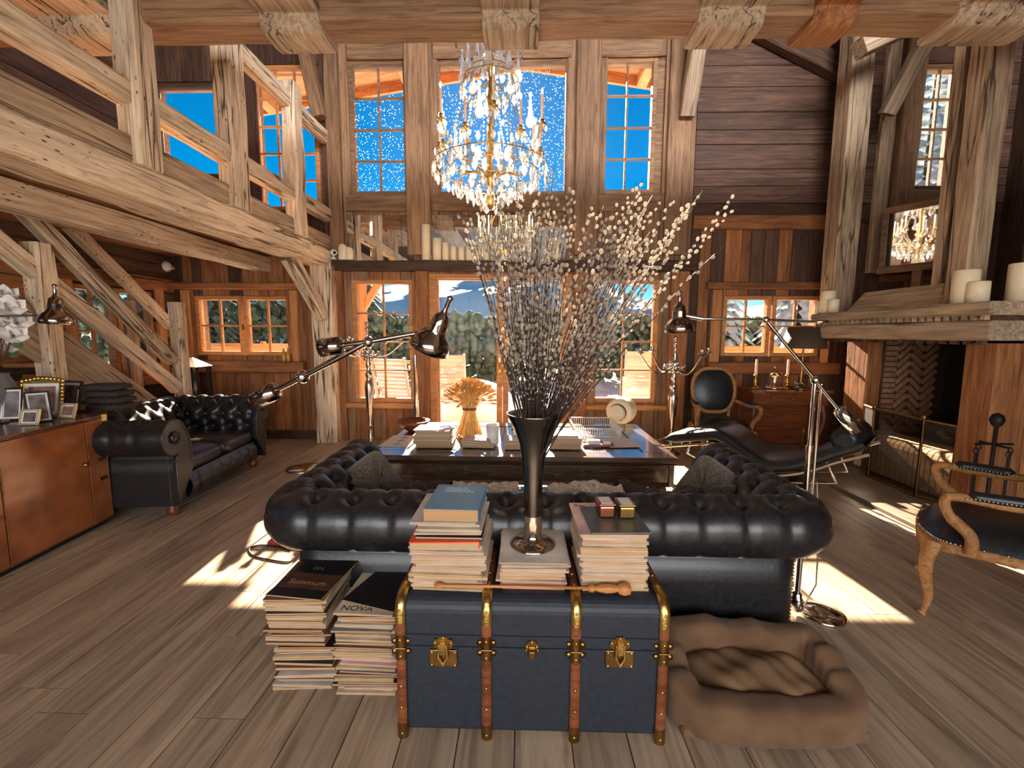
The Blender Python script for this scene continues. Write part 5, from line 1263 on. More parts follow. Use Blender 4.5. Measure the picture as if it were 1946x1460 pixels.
MB().tube([cw-dv*0.075, cw-dv*0.07, cw+dv*0.06, cw+dv*0.065], [0.012,0.03,0.034,0.014], 16).build('counterweight', CHROME, la)
MB().ell(top, 0.022,0.022,0.022, 12, 8).build('joint', CHROME, la); MB().ell(elbow, 0.016,0.016,0.016, 12, 8).build('joint', CHROME, la)
hr = Vector((head.x+0.01, head.y, head.z)); tail = lp(1562, 612)
MB().tube([tail, elbow, lp(1335, 606)], 0.006, 8).build('arm', CHROME, la)
MB().tube([lp(1335, 606), lp(1300, 600)], [0.012, 0.010], 8).ell(tail, 0.035,0.015,0.012, 10, 6).build('fork', CHROME, la)
T = Matrix.Translation(lp(1291, 604)) @ Matrix.Rotation(math.radians(-4), 4, 'Y') @ Matrix.Rotation(math.radians(6), 4, 'X')
shade(T, NICKEL, la, 0.66)
MB().tube([(px_+0.05, 0.0, top.z*0.58), (px_+0.075, -0.01, 0.45), (px_+0.09, 0.0, 0.16), (px_+0.06, 0.03, 0.03)], 0.004, 5).build('cord', CHROME, la)
# left lamp beside the other sofa
bs_ = atZ(577, 892); d = bs_.y
lb_ = thing('boom_floor_lamp', 'boom floor lamp with slanting arm beside the left sofa, before the tall windows', 'floor lamp', (bs_.x, d, 0))
MB().lathe([(0.001,0),(0.17,0),(0.174,0.012),(0.16,0.022),(0.04,0.03),(0.001,0.03)], n=36).build('base', CHROME, lb_)
top = lp(575, 716); elbow = lp(700, 650); cw = lp(505, 752); end = lp(795, 633); tail = lp(630, 659)
MB().tube([(top.x, 0, 0.02), (top.x, 0, top.z*0.62)], 0.024, 10).tube([(top.x, 0, top.z*0.62), (top.x, 0, top.z)], 0.019, 10).build('pole', CHROME, lb_)
MB().tube([cw, top, elbow], 0.014, 8).build('boom', NICKEL, lb_)
dv = (cw-top).normalized(); MB().tube([cw-dv*0.07, cw-dv*0.06, cw+dv*0.06, cw+dv*0.07], [0.02,0.045,0.045,0.02], 16).build('counterweight', NICKEL, lb_)
MB().ell(top, 0.035,0.035,0.035, 12, 8).build('joint', CHROME, lb_); MB().ell(elbow, 0.028,0.028,0.028, 12, 8).build('joint', CHROME, lb_)
MB().tube([tail, elbow, end], 0.012, 8).build('arm', NICKEL, lb_)
dv = (tail-elbow).normalized(); MB().tube([tail-dv*0.06, tail-dv*0.055, tail+dv*0.055, tail+dv*0.06], [0.02,0.045,0.045,0.02], 16).build('arm_weight', NICKEL, lb_)
T = Matrix.Translation(lp(829, 630)) @ Matrix.Rotation(math.radians(26), 4, 'Y') @ Matrix.Rotation(math.radians(12), 4, 'X')
MB().tube([end, lp(820, 622)], 0.013, 8).tube([end, lp(812, 640)], 0.008, 6).build('fork', NICKEL, lb_)
shade(T, NICKEL, lb_, 0.98)
# ================================================================== silver floor candelabra
CANDLE_PR = [(0.001,0),(0.012,0),(0.012,0.2),(0.001,0.205)]
def candelabrum(px, d, ztop_px, label, arms, armr, sc, drop):
    base = atY(px, 840, d); zt = atY(px, ztop_px, d).z
    o = thing('floor_candelabrum', label, 'candelabrum', (base.x, d, 0), 0.3, 'silver floor candelabra by the windows')
    k = zt
    pr = [(0.001,0),(0.11,0),(0.115,0.012),(0.09,0.03),(0.04,0.05),(0.025,0.08),(0.04,0.11),(0.022,0.14),(0.018,0.24),(0.032,0.26),(0.018,0.28),(0.02,0.34),(0.036,0.42),(0.05,0.60),(0.056,0.72),(0.045,0.78),(0.025,0.81),(0.04,0.84),(0.045,0.87),(0.022,0.90),(0.03,0.95),(0.035,0.98),(0.02,1.02),(0.022,1.06),(0.05,1.12),(0.03,1.16),(0.02,1.2),(0.03,1.24),(0.014,1.28),(0.014,1.36),(0.03,1.385),(0.012,1.40),(0.02,1.43),(0.034,1.46),(0.001,1.462)]
    s = k/1.462
    MB().lathe([(r*sc, z*s) for r, z in pr], n=20).build('stem', SILVER, o)
    for i in range(arms):
        a = 2*PI*i/arms; ca, sa = math.cos(a), math.sin(a); pts = []
        for q in range(15):
            u = q/14; r = 0.03+(armr-0.03)*u; z = 1.10*s-drop*math.sin(u*PI*1.15)*(1 if u < 0.87 else 1)+0.10*u*u
            pts.append((r*ca, r*sa, z))
        ar = MB().tube(pts, [0.012-0.005*q/14 for q in range(15)], 7)
        # scroll under the arm
        sp_ = []
        for q in range(16): t = q/15*2.6*PI; rr = 0.008+0.03*q/15; sp_.append(((0.12+rr*math.cos(t))*ca, (0.12+rr*math.cos(t))*sa, 1.09*s+rr*math.sin(t)))
        ar.tube(sp_, 0.006, 5)
        ao = ar.build('arm', SILVER, o)
        e = pts[-1]; MB().lathe([(0.001,0),(0.01,0),(0.045,0.02),(0.048,0.026),(0.016,0.03),(0.02,0.05),(0.026,0.075),(0.018,0.08),(0.001,0.08)], c=e, n=14).build('candle_cup', SILVER, ao)
    # leafy ornaments
    m = MB(); rn = random.Random(arms)
    for i in range(14):
        a = 2*PI*i/14; z = (1.04+0.10*(i % 3)/2)*s; m.ell((0.045*sc*math.cos(a), 0.045*sc*math.sin(a), z), 0.02, 0.02, 0.028, 7, 5)
    m.build('leaf_ornaments', SILVER, o)
    return o
candelabrum(705, 5.35, 612, 'slender silver floor candelabrum before the left tall window', 6, 0.40, 1.0, 0.05)
o2 = candelabrum(1275, 5.15, 640, 'ornate silver floor candelabrum before the right tall window', 4, 0.46, 1.0, 0.10)
# ================================================================== crystal chandelier
m, t, b = newmat('crystal'); t.nodes.remove(b); CRYS = m
tr_ = t.nodes.new('ShaderNodeBsdfTransparent'); tr_.inputs[0].default_value = (0.93,0.94,0.95,1)
gl_ = t.nodes.new('ShaderNodeBsdfGlossy'); gl_.inputs['Roughness'].default_value = 0.03; gl_.inputs[0].default_value = (1,1,1,1)
rf_ = t.nodes.new('ShaderNodeBsdfRefraction'); rf_.inputs['IOR'].default_value = 1.5; rf_.inputs['Roughness'].default_value = 0.02
tl_ = t.nodes.new('ShaderNodeBsdfTranslucent'); tl_.inputs[0].default_value = (0.95,0.95,0.95,1)
fr_ = t.nodes.new('ShaderNodeFresnel'); fr_.inputs[0].default_value = 1.6
m1 = t.nodes.new('ShaderNodeMixShader'); m1.inputs[0].default_value = 0.5; t.links.new(tr_.outputs[0], m1.inputs[1]); t.links.new(rf_.outputs[0], m1.inputs[2])
m2 = t.nodes.new('ShaderNodeMixShader'); t.links.new(fr_.outputs[0], m2.inputs[0]); t.links.new(m1.outputs[0], m2.inputs[1]); t.links.new(gl_.outputs[0], m2.inputs[2])
m3 = t.nodes.new('ShaderNodeMixShader'); m3.inputs[0].default_value = 0.22; t.links.new(m2.outputs[0], m3.inputs[1]); t.links.new(tl_.outputs[0], m3.inputs[2])
t.links.new(m3.outputs[0], t.nodes['Material Output'].inputs[0])
CD = 3.95; cc = atY(932, 250, CD)
def cz(py): return atY(932, py, CD).z
def cr(px): return px/F*CD*0.985
ch = thing('crystal_chandelier', 'large gilt chandelier hung with crystal drops and candles before the upper window', 'chandelier', (cc.x, CD, cz(408)))
zb_ = cz(408)
def Zc(py): return cz(py)-zb_
# central stem of turned glass and gilt
prs = [(0.010, Zc(400)),(0.03, Zc(392)),(0.05, Zc(382)),(0.02, Zc(366)),(0.03, Zc(350)),(0.06, Zc(340)),(0.03, Zc(328)),(0.018, Zc(300)),(0.03, Zc(280)),(0.02, Zc(250)),(0.016, Zc(210)),(0.03, Zc(190)),(0.018, Zc(170)),(0.014, Zc(120)),(0.03, Zc(105)),(0.012, Zc(90)),(0.010, Zc(60))]
MB().lathe(prs, n=14).build('stem', GILT, ch)
MB().tube([(0,0,Zc(60)), (0,0,ZC-zb_)], 0.006, 6).build('chain', GILT, ch)
ringr = [(cr(86), Zc(330)), (cr(62), Zc(348)), (cr(52), Zc(158)), (cr(40), Zc(140)), (cr(60), Zc(86)), (cr(104), Zc(318))]
for k, (r, z) in enumerate(ringr):
    MB().tube([(r*math.cos(i/32*2*PI), r*math.sin(i/32*2*PI), z) for i in range(33)], 0.005, 5, cap=False).build('ring', GILT, ch)
# crystal drop: faceted almond, sharing one mesh in three sizes
def drop(r, h):
    pr = [(0.0005,0),(r*0.55,-h*0.15),(r,-h*0.55),(r*0.6,-h*0.85),(0.0005,-h)]
    mb = MB(); mb.lathe(pr, n=6, smooth=False, cap=False); 
    mb.v = [(x, y*0.45, z) for x, y, z in mb.v]; return mb.mesh('crystal_drop', CRYS)
DS, DM, DL = drop(0.014, 0.05), drop(0.021, 0.075), drop(0.030, 0.11)
def hang(me, r, z, a, tw=0.0): obj('crystal_drop', me, ch, Matrix.Translation((r*math.cos(a), r*math.sin(a), z)) @ Matrix.Rotation(a+PI/2+tw, 4, 'Z'))
rn = random.Random(17)
def ringdrops(r, py, n, me, jit=0.01):
    for i in range(n): hang(me, r*rn.uniform(0.97, 1.03), Zc(py)+rn.uniform(-jit, jit), 2*PI*i/n+rn.uniform(-0.05, 0.05), rn.uniform(-0.5, 0.5))
ringdrops(cr(104), 320, 26, DL); ringdrops(cr(86), 332, 24, DL); ringdrops(cr(62), 350, 18, DL); ringdrops(cr(40), 362, 12, DL); ringdrops(cr(18), 378, 6, DL)
ringdrops(cr(95), 290, 22, DM); ringdrops(cr(70), 300, 20, DM); ringdrops(cr(52), 160, 18, DL); ringdrops(cr(40), 142, 14, DM); ringdrops(cr(60), 88, 18, DM); ringdrops(cr(30), 110, 10, DM); ringdrops(cr(30), 190, 10, DM); ringdrops(cr(78), 262, 16, DS)
# arms, bobeches, candles
NA = 12
for i in range(NA):
    a = 2*PI*i/NA+0.13; up_ = i % 2; R = cr(100 if up_ else 92); ca, sa = math.cos(a), math.sin(a)
    pts = []
    zend = Zc(258 if up_ else 286)
    for q in range(17):
        u = q/16; r = 0.03+(R-0.03)*u; z = Zc(340)+(zend-Zc(340))*u-0.10*math.sin(PI*u)*(1-u*0.4)+0.05*math.sin(2*PI*u)
        pts.append((r*ca, r*sa, z))
    am = MB().tube(pts, [0.008-0.003*q/16 for q in range(17)], 6).build('arm', GILT, ch)
    e = Vector(pts[-1])
    MB().lathe([(0.001,-0.006),(0.02,-0.004),(0.034,0.004),(0.036,0.01),(0.012,0.012),(0.014,0.03),(0.018,0.045),(0.001,0.045)], c=e, n=14).build('candle_cup', GILT, am)
    cdl = MB().lathe([(0.010,0.045),(0.0105,0.05),(0.010,0.235),(0.001,0.24)], c=e, n=10).build('candle', WAX, am)
    MB().ell(e+Vector((0,0,0.262)), 0.008,0.008,0.024, 8, 6).build('bulb', FILAMENT, am)
    for q in range(5):
        aa = 2*PI*q/5; obj('crystal_drop', DM if q % 2 else DS, am, Matrix.Translation(e+Vector((0.033*math.cos(aa), 0.033*math.sin(aa), 0.002))) @ Matrix.Rotation(aa, 4, 'Z'))
# glass spires between the arms and on the upper tier
SP = MB().lathe([(0.022,0),(0.035,0.02),(0.036,0.05),(0.02,0.08),(0.016,0.12),(0.010,0.19),(0.006,0.22),(0.014,0.235),(0.014,0.25),(0.001,0.262)], n=8, smooth=False).mesh('glass_spire', CRYS)
for i in range(6):
    a = 2*PI*i/6+0.4; obj('glass_spire', SP, ch, Matrix.Translation((cr(90)*math.cos(a), cr(90)*math.sin(a), Zc(268))))
for i in range(8):
    a = 2*PI*i/8; obj('glass_spire', SP, ch, Matrix.Translation((cr(50)*math.cos(a), cr(50)*math.sin(a), Zc(156))))
for i in range(6):
    a = 2*PI*i/6+0.2; obj('glass_spire', SP, ch, Matrix.Translation((cr(24)*math.cos(a), cr(24)*math.sin(a), Zc(128))))
# lyre-shaped scrolls between the tiers, bead chains
for i in range(8):
    a = 2*PI*i/8+0.1; ca, sa = math.cos(a), math.sin(a); pts = []
    for q in range(21):
        u = q/20; r = 0.02+cr(62)*math.sin(PI*(u**0.8))*0.95; pts.append((r*ca, r*sa, Zc(330)+(Zc(150)-Zc(330))*u))
    MB().tube(pts, 0.004, 5).build('scroll', GILT, ch)
    bd = MB()
    for q in range(22):
        u = q/21; r = cr(52)+(cr(100)-cr(52))*u**1.8; bd.ell((r*math.cos(a+0.2), r*math.sin(a+0.2), Zc(160)+(Zc(318)-Zc(160))*u-0.04*math.sin(PI*u)), 0.008, 0.008, 0.008, 6, 4)
    o = bd.build('bead_chain', CRYS, ch); o['kind'] = 'stuff'
# ================================================================== candles on the ledge and on the mantel
def pillar(x, y, z, r, h, label, cat='candle', group=None, mat=WAX):
    o = thing('pillar_candle', label, cat, (x, y, z), random.uniform(0, 6), group)
    MB().lathe([(0.001,0),(r,0),(r,h-0.006),(r-0.006,h),(r*0.8,h-0.004),(r*0.6,h-0.014),(0.001,h-0.016)], n=20).build('wax', mat, o)
    MB().tube([(0,0,h-0.016), (0.002,0,h+0.008)], 0.0018, 5).build('wick', IRON, o)
    return o
zl_ = zsh+0.002; DC = YB-0.085
ordn = ('tallest ivory pillar candle on the ledge over the doors', 'second candle from the left in the row on the ledge', 'third candle from the left in the row on the ledge', 'fourth candle from the left in the row on the ledge',
        'fifth candle from the left in the row on the ledge', 'sixth candle from the left in the row on the ledge', 'seventh candle on the ledge, partly behind willow branches', 'eighth candle on the ledge, partly behind willow branches')
for i, (px, py, wpx) in enumerate(((810, 427, 16), (831, 453, 16), (847, 461, 13), (862, 468, 12), (877, 468, 12), (892, 469, 13), (908, 470, 12), (925, 462, 12))):
    pillar(atY(px, 490, DC).x, DC, zl_, wpx/2/F*DC, atY(px, py, DC).z-zl_, ordn[i], group='candles along the ledge')
for i, (px, py, wpx) in enumerate(((1042, 458, 13), (1059, 460, 12))):
    pillar(atY(px, 490, DC).x, DC, zl_, wpx/2/F*DC, atY(px, py, DC).z-zl_, ('candle right of the willow bunch on the ledge, nearer the branches', 'last candle at the right end of the row on the ledge')[i], group='candles along the ledge')
mzt = mz1+0.004
for px, py0, py1, wpx, lb in ((1831, 513, 574, 38, 'tall fat ivory candle on the near half of the mantel'), (1856, 535, 574, 32, 'short fat ivory candle beside the tall one on the mantel'), (1938, 502, 572, 40, 'broad ivory candle at the right picture edge on the mantel'),
                              (1572, 546, 586, 24, 'tallest of the three candles at the far end of the mantel'), (1560, 565, 588, 18, 'leftmost small candle at the far end of the mantel'), (1583, 563, 588, 18, 'rightmost small candle at the far end of the mantel')):
    dep = XM+0.14 if px > 1700 else XM+0.10
    q = atX(px, py1, dep)
    if px > 1900: q = Vector((atY(px, py1, my0+0.14).x, my0+0.14, 0))
    pillar(q.x, q.y, mzt, wpx/2/F*q.y*1.0, (py1-py0)/F*q.y*1.0, lb, group='candles on the mantel')
# two little bottles on the left sill
for i, px in enumerate((540, 548)):
    p = atY(px, 682, YB-0.1); zsl = GL['w6'][2]-0.20+0.078
    o = thing('small_bottle', ['left one of two little amber bottles on the window sill', 'right one of two little amber bottles on the window sill'][i], 'bottle', (p.x, YB-0.1, zsl))
    MB().lathe([(0.001,0),(0.022,0),(0.024,0.01),(0.024,0.12),(0.012,0.14),(0.012,0.16),(0.001,0.16)], n=14).build('flask', plain('amber_glass', rgb(190,140,60), rough=0.15, noise=0.1), o)
    MB().lathe([(0.013,0.16),(0.013,0.185),(0.001,0.186)], n=12).build('cap', PORC, o)
# ================================================================== carved armchairs
def catmull(pts, n=6):
    out = []; P = [Vector(p) for p in pts]; P = [P[0]*2-P[1]]+P+[P[-1]*2-P[-2]]
    for i in range(1, len(P)-2):
        for k in range(n):
            t = k/n; a, b, c, d = P[i-1], P[i], P[i+1], P[i+2]
            out.append(0.5*((2*b)+(c-a)*t+(2*a-5*b+4*c-d)*t*t+(3*b-a-3*c+d)*t**3))
    out.append(P[-2]); return out
def louis_chair(root, W=0.64, D=0.58, SH=0.40):
    # local: faces +y, seat centre above origin
    hw, hd = W/2, D/2
    # seat rail: serpentine front, drawn as a closed loop
    def outline(k, n=64, inset=0.0):
        a = 2*PI*k/n; c, s = math.cos(a), math.sin(a)
        def se(w_, e): return math.copysign(abs(w_)**e, w_)
        taper = 1.0-0.08*(1-s)/2
        return Vector(((hw-inset)*se(c, 0.45)*taper, (hd-inset)*se(s, 0.5)+0.012*math.cos(2*PI*c)*max(0, s), 0))
    rl = MB(); n = 64; vs = []; fs = []
    for k in range(n):
        sag = 0.02*abs(math.cos(2*PI*k/n*2))
        for ins, z in ((0.028, SH-0.07+sag), (0.0, SH-0.06+sag), (-0.006, SH-0.035), (0.0, SH), (0.028, SH+0.004)): p = outline(k, n, ins); vs.append((p.x, p.y, z))
    for k in range(n):
        k2 = (k+1) % n
        for q in range(4): fs.append((k*5+q, k2*5+q, k2*5+q+1, k*5+q+1))
    rl.add(vs, fs, 0, True).build('seat_rail', WALNUT, root)
    def seatf(u, v):
        p = outline(u*n, n, 0.012); r = 1-v; e = (1-r**3.2)
        return (p.x*r, p.y*r, SH+0.002+0.105*e**0.55)
    MB().grid(seatf, n, 12, closed_u=True).build('seat', LEATHER2, root)
    nl = MB()
    for k in range(88): p = outline(k, 88, 0.003); nl.ell((p.x, p.y, SH+0.006), 0.0052, 0.0052, 0.0052, 6, 4)
    o = nl.build('nail_heads', CHROME, root); o['kind'] = 'stuff'
    for sx in (-1, 1):
        for sy in (1, -1):
            x0, y0 = sx*(hw-0.045)*(1.0 if sy > 0 else 0.95), sy*(hd-0.045)
            ox, oy = sx*0.7, sy*0.7
            pts = catmull([(x0, y0, SH-0.01), (x0+ox*0.03, y0+oy*0.03, SH-0.10), (x0+ox*0.022, y0+oy*0.022, SH-0.2), (x0-ox*0.004, y0-oy*0.004, 0.1), (x0+ox*0.012, y0+oy*0.012, 0.03), (x0+ox*0.03, y0+oy*0.03, 0.0)], 5)
            m_ = len(pts); MB().tube(pts, [0.036-0.022*min(1, i/(m_*0.75))+(0.006 if i > m_-4 else 0) for i in range(m_)], 8).build('leg', WALNUT, root)
        # arm with upholstered pad
        pts = catmull([(sx*(hw-0.01), hd-0.17, SH-0.02), (sx*(hw+0.005), hd-0.16, SH+0.07), (sx*(hw+0.03), hd-0.08, SH+0.16), (sx*(hw+0.03), hd-0.06, SH+0.235), (sx*(hw+0.02), hd-0.11, SH+0.255), (sx*(hw-0.0), 0.0, SH+0.245), (sx*(hw-0.05), -hd+0.08, SH+0.265)], 6)
        ar = MB().tube(pts, [0.026 if i < 12 else 0.022 for i in range(len(pts))], 8).build('arm', WALNUT, root)
        pp = catmull([(sx*(hw+0.018), hd-0.13, SH+0.268), (sx*(hw+0.008), 0.04, SH+0.27), (sx*(hw-0.015), -0.08, SH+0.27)], 6)
        MB().tube(pp, [0.006]+[0.026]*(len(pp)-2)+[0.006], 10).build('arm_pad', LEATHER2, ar)
        nn = MB()
        for q in range(18):
            p = pp[min(len(pp)-1, int(q/17*(len(pp)-1)))].lerp(pp[min(len(pp)-1, int(q/17*(len(pp)-1))+1)], (q/17*(len(pp)-1)) % 1)
            nn.ell(p+Vector((sx*0.025, 0, -0.006)), 0.0045, 0.0045, 0.0045, 6, 4); nn.ell(p+Vector((-sx*0.025, 0, -0.006)), 0.0045, 0.0045, 0.0045, 6, 4)
        nn.build('arm_nail_heads', CHROME, ar)['kind'] = 'stuff'
    # back: cartouche frame leaning back, with padded panel
    bh = 0.5; zc_ = SH+0.13+bh/2; yb_ = -hd+0.03
    T = Matrix.Translation((0, yb_, zc_)) @ Matrix.Rotation(math.radians(-10), 4, 'X').inverted()
    T = Matrix.Translation((0, yb_, zc_)) @ Matrix.Rotation(math.radians(10), 4, 'X')
    def fo(a, k):
        c, s = math.cos(a), math.sin(a)
        def se(w_, e): return math.copysign(abs(w_)**e, w_)
        wv = 0.245 if s > 0 else 0.245-0.045*abs(s)
        return Vector((k*wv*se(c, 0.55), 0, k*(bh/2)*se(s, 0.75)+0.018*max(0, s)*math.cos(c*PI)-0.0))
    fr = [fo(2*PI*i/60, 1.0) for i in range(61)]
    MB().tube([tuple(p) for p in fr], 0.024, 8, T=T, cap=False).build('back_frame', WALNUT, root)
    def pad(u, v):
        a = u*2*PI; k = 1-v; p = fo(a, 0.93*k); return (p.x, 0.012+0.035*(1-k**3), p.z)
    def pad2(u, v): q = pad(u, v); return (q[0], -q[1], q[2])
    m_ = MB(); m_.grid(pad, 48, 8, closed_u=True, T=T); m_.grid(pad2, 48, 8, closed_u=True, T=T); m_.build('back_pad', LEATHER2, root)
    for sx in (-1, 1):
        MB().tube(catmull([(sx*0.19, -hd+0.035, SH-0.02), (sx*0.19, -hd+0.03, SH+0.1), (sx*0.2, yb_-0.0, SH+0.22)], 4), 0.02, 8).build('back_stile', WALNUT, root)
fl_ = atZ(1750, 1165); th = math.radians(72)
# near right chair: its front near leg stands at fl_
cx_, cy_ = fl_.x+0.24, fl_.y+0.20
c1 = thing('carved_armchair', 'carved wooden armchair with black leather and studs at the right edge', 'chair', (2.45, 2.21, 0), math.radians(50), 'carved armchairs with black leather')
louis_chair(c1)
p = atY(1368, 860, 4.95)
c2 = thing('carved_armchair', 'carved wooden armchair with dark padded back standing before the far planks', 'chair', (p.x+0.0, 4.98, 0), math.radians(178), 'carved armchairs with black leather')
louis_chair(c2, W=0.60, D=0.56, SH=0.38)
# ================================================================== chaise longue with chrome frame
ca_ = thing('chaise_longue', 'black leather chaise longue on bent chrome tubes before the fireplace', 'chaise longue', (2.2, 4.0, 0), math.radians(135))
pr3 = catmull([(-0.78,0,0.60),(-0.60,0,0.50),(-0.35,0,0.35),(-0.12,0,0.29),(0.10,0,0.38),(0.28,0,0.48),(0.45,0,0.45),(0.80,0,0.36)], 6)
def offp(off, y):
    out = []
    for i, p in enumerate(pr3):
        a = pr3[max(0, i-1)]; b = pr3[min(len(pr3)-1, i+1)]; t_ = (b-a).normalized(); out.append(Vector((p.x-t_.z*off, y, p.z+t_.x*off)))
    return out
np3 = len(pr3); lo, hi = offp(-0.05, 0), offp(0.065, 0)
def padf(u, v):
    # closed section round the slab, v along its length
    f = v*(np3-1); j = min(np3-2, int(f)); q = f-j; L_ = lo[j].lerp(lo[j+1], q); H_ = hi[j].lerp(hi[j+1], q); c = (L_+H_)/2; hn = (H_-L_)/2
    a = u*2*PI; cs_, sn = math.cos(a), math.sin(a); e = min(1, min(v, 1-v)/0.03+0.25)
    return tuple(c+Vector((0, 0.27*math.copysign(abs(cs_)**0.3, cs_), 0))+hn*e*math.copysign(abs(sn)**0.6, sn))
MB().grid(padf, 32, 60, closed_u=True).build('mattress', LEATHER2, ca_)
MB().tube([(-0.66, -0.27, 0.62), (-0.66, -0.25, 0.62), (-0.66, 0.25, 0.62), (-0.66, 0.27, 0.62)], [0.05, 0.10, 0.10, 0.05], 18).build('head_roll', LEATHER2, ca_)
for sy in (-1, 1):
    pts = [p+Vector((0, sy*0.275, 0)) for p in offp(-0.065, 0)]
    tail = [pts[-1]+Vector((0.06, 0, 0.0)), pts[-1]+Vector((0.10, 0, -0.04)), pts[-1]+Vector((0.08, 0, -0.10))]
    MB().tube(pts+tail, 0.013, 8).build('frame_tube', CHROME, ca_)
    bow = [Vector((-0.62+1.2*k/16, sy*0.22, 0.26-0.10*math.sin(PI*k/16))) for k in range(17)]
    MB().tube([Vector((-0.55, sy*0.22, 0.42))]+bow+[Vector((0.55, sy*0.22, 0.40))], 0.013, 8).build('runner', CHROME, ca_)
MB().tube([(0.94, -0.275, 0.31), (0.94, 0.275, 0.31)], 0.012, 8).tube([(-0.55, -0.22, 0.42), (-0.55, 0.22, 0.42)], 0.012, 8).build('cross_tube', CHROME, ca_)
for sx in (-1, 1):
    MB().box(sx*0.30-0.03, sx*0.30+0.03, -0.26, 0.26, 0.145, 0.175).build('base_bar', BLACKM, ca_, bevel=0.004)
    for sy in (-1, 1): MB().add([(sx*0.30-0.025, sy*0.25-0.03, 0), (sx*0.30+0.025, sy*0.25-0.03, 0), (sx*0.30+0.025, sy*0.25+0.03, 0), (sx*0.30-0.025, sy*0.25+0.03, 0), (sx*0.30-0.03, sy*0.23-0.045, 0.147), (sx*0.30+0.03, sy*0.23-0.045, 0.147), (sx*0.30+0.03, sy*0.23+0.045, 0.147), (sx*0.30-0.03, sy*0.23+0.045, 0.147)], [(0,3,2,1),(4,5,6,7),(0,1,5,4),(1,2,6,5),(2,3,7,6),(3,0,4,7)]).build('base_leg', BLACKM, ca_)
MB().box(-0.3, 0.3, -0.03, 0.03, 0.146, 0.172).build('base_bar', BLACKM, ca_)

# ================================================================== console table with lamp, candlesticks and glass dome
kd = 5.22; k0, k1 = atY(1418, 738, kd), atY(1556, 738, kd)
ko = thing('console_table', 'reddish wooden console table under the far right window', 'table', ((k0.x+k1.x)/2, kd, 0))
kw = (k1.x-k0.x)/2; kz = k0.z
MB().prism([(-kw-0.04,-0.20),(-kw+0.10,-0.24),(kw-0.10,-0.24),(kw+0.04,-0.20),(kw+0.04,0.20),(-kw-0.04,0.20)], kz-0.03, kz, 'z').build('top', MAHOG, ko, bevel=0.006)
MB().box(-kw, kw, -0.18, 0.18, kz-0.17, kz-0.03).build('frieze', MAHOG, ko)
dw = MB().box(-kw*0.55, kw*0.55, -0.195, -0.18, kz-0.155, kz-0.045).build('drawer', MAHOG, ko, bevel=0.004)
MB().ell((0,-0.205,kz-0.10), 0.014,0.014,0.014, 10, 6).build('knob', BRASS, dw)
for sx in (-1, 1):
    for sy in (-1, 1):
        MB().tube(catmull([(sx*(kw-0.04), sy*0.14, kz-0.17), (sx*(kw-0.02), sy*0.16, kz-0.35), (sx*(kw-0.06), sy*0.13, 0.2), (sx*(kw-0.03), sy*0.15, 0.0)], 5), [0.03-0.0008*i for i in range(16)], 8).build('leg', MAHOG, ko)
MB().box(-kw+0.03, kw-0.03, 0.12, 0.15, 0.1, kz-0.17).build('back_panel', MAHOG, ko)
KZ = kz+0.002
for i, px in enumerate((1435, 1495)):
    p = atY(px, 735, kd-0.05); o = thing('candlestick', ['brass candlestick with white candle, left on the console', 'brass candlestick with white candle, right of the glass dome'][i], 'candlestick', (p.x, kd-0.05, KZ), 0, 'candlesticks on the console')
    MB().lathe([(0.001,0),(0.045,0),(0.05,0.01),(0.03,0.025),(0.012,0.04),(0.022,0.07),(0.025,0.09),(0.012,0.11),(0.02,0.14),(0.026,0.16),(0.018,0.165),(0.001,0.165)], n=18).build('stick', BRASS, o)
    MB().lathe([(0.0145,0.165),(0.012,0.34),(0.001,0.345)], n=12).build('candle', WAX, o)
p = atY(1470, 735, kd-0.02); o = thing('glass_dome', 'clear glass bell dome over a brass clock on the console', 'glass dome', (p.x, kd-0.02, KZ))
MB().lathe([(0.001,0),(0.10,0),(0.10,0.015),(0.09,0.02),(0.001,0.02)], n=24).build('base', SILVER, o)
MB().lathe([(0.085,0.02),(0.085,0.15),(0.078,0.19),(0.05,0.225),(0.02,0.24),(0.001,0.242)], n=28, cap=False).build('dome', glassmat('dome_glass', fac=0.08), o)
MB().lathe([(0.012,0.24),(0.016,0.25),(0.001,0.262)], n=10).build('knob', CHROME, o)
MB().lathe([(0.03,0.02),(0.03,0.03),(0.008,0.035),(0.008,0.1)], n=12).lathe([(0.001,-0.012),(0.045,-0.012),(0.045,0.012),(0.001,0.012)], n=18, T=Matrix.Translation((0,0,0.14)) @ Matrix.Rotation(PI/2, 4, 'X')).build('clock', BRASS, o)
p = atY(1521, 735, kd-0.1); o = thing('table_lamp', 'table lamp with dark conical shade and leafy foot on the console', 'table lamp', (p.x, kd-0.1, KZ))
MB().lathe([(0.001,0),(0.08,0),(0.07,0.02),(0.02,0.05),(0.012,0.1),(0.02,0.2),(0.012,0.3),(0.010,0.52)], n=16).build('stem', OLDBRASS, o)
lz = atY(1521, 662, kd-0.1).z-KZ; lt = atY(1521, 622, kd-0.1).z-KZ
MB().lathe([(0.235,lz),(0.17,lt),(0.165,lt),(0.23,lz)], n=32, cap=False).build('lamp_shade', plain('dark_parchment', rgb(70,56,40), rough=0.6, noise=0.15), o)
m_ = MB(); rn = random.Random(4)
for i in range(26):
    a = rn.uniform(0, 2*PI); r = rn.uniform(0.04, 0.12); m_.ell((r*math.cos(a), r*math.sin(a), rn.uniform(0.01, 0.08)), 0.02, 0.012, 0.008, 6, 4)
m_.build('leaf_wreath', plain('dark_leaf', rgb(52,62,40), rough=0.6, noise=0.3), o)['kind'] = 'stuff'
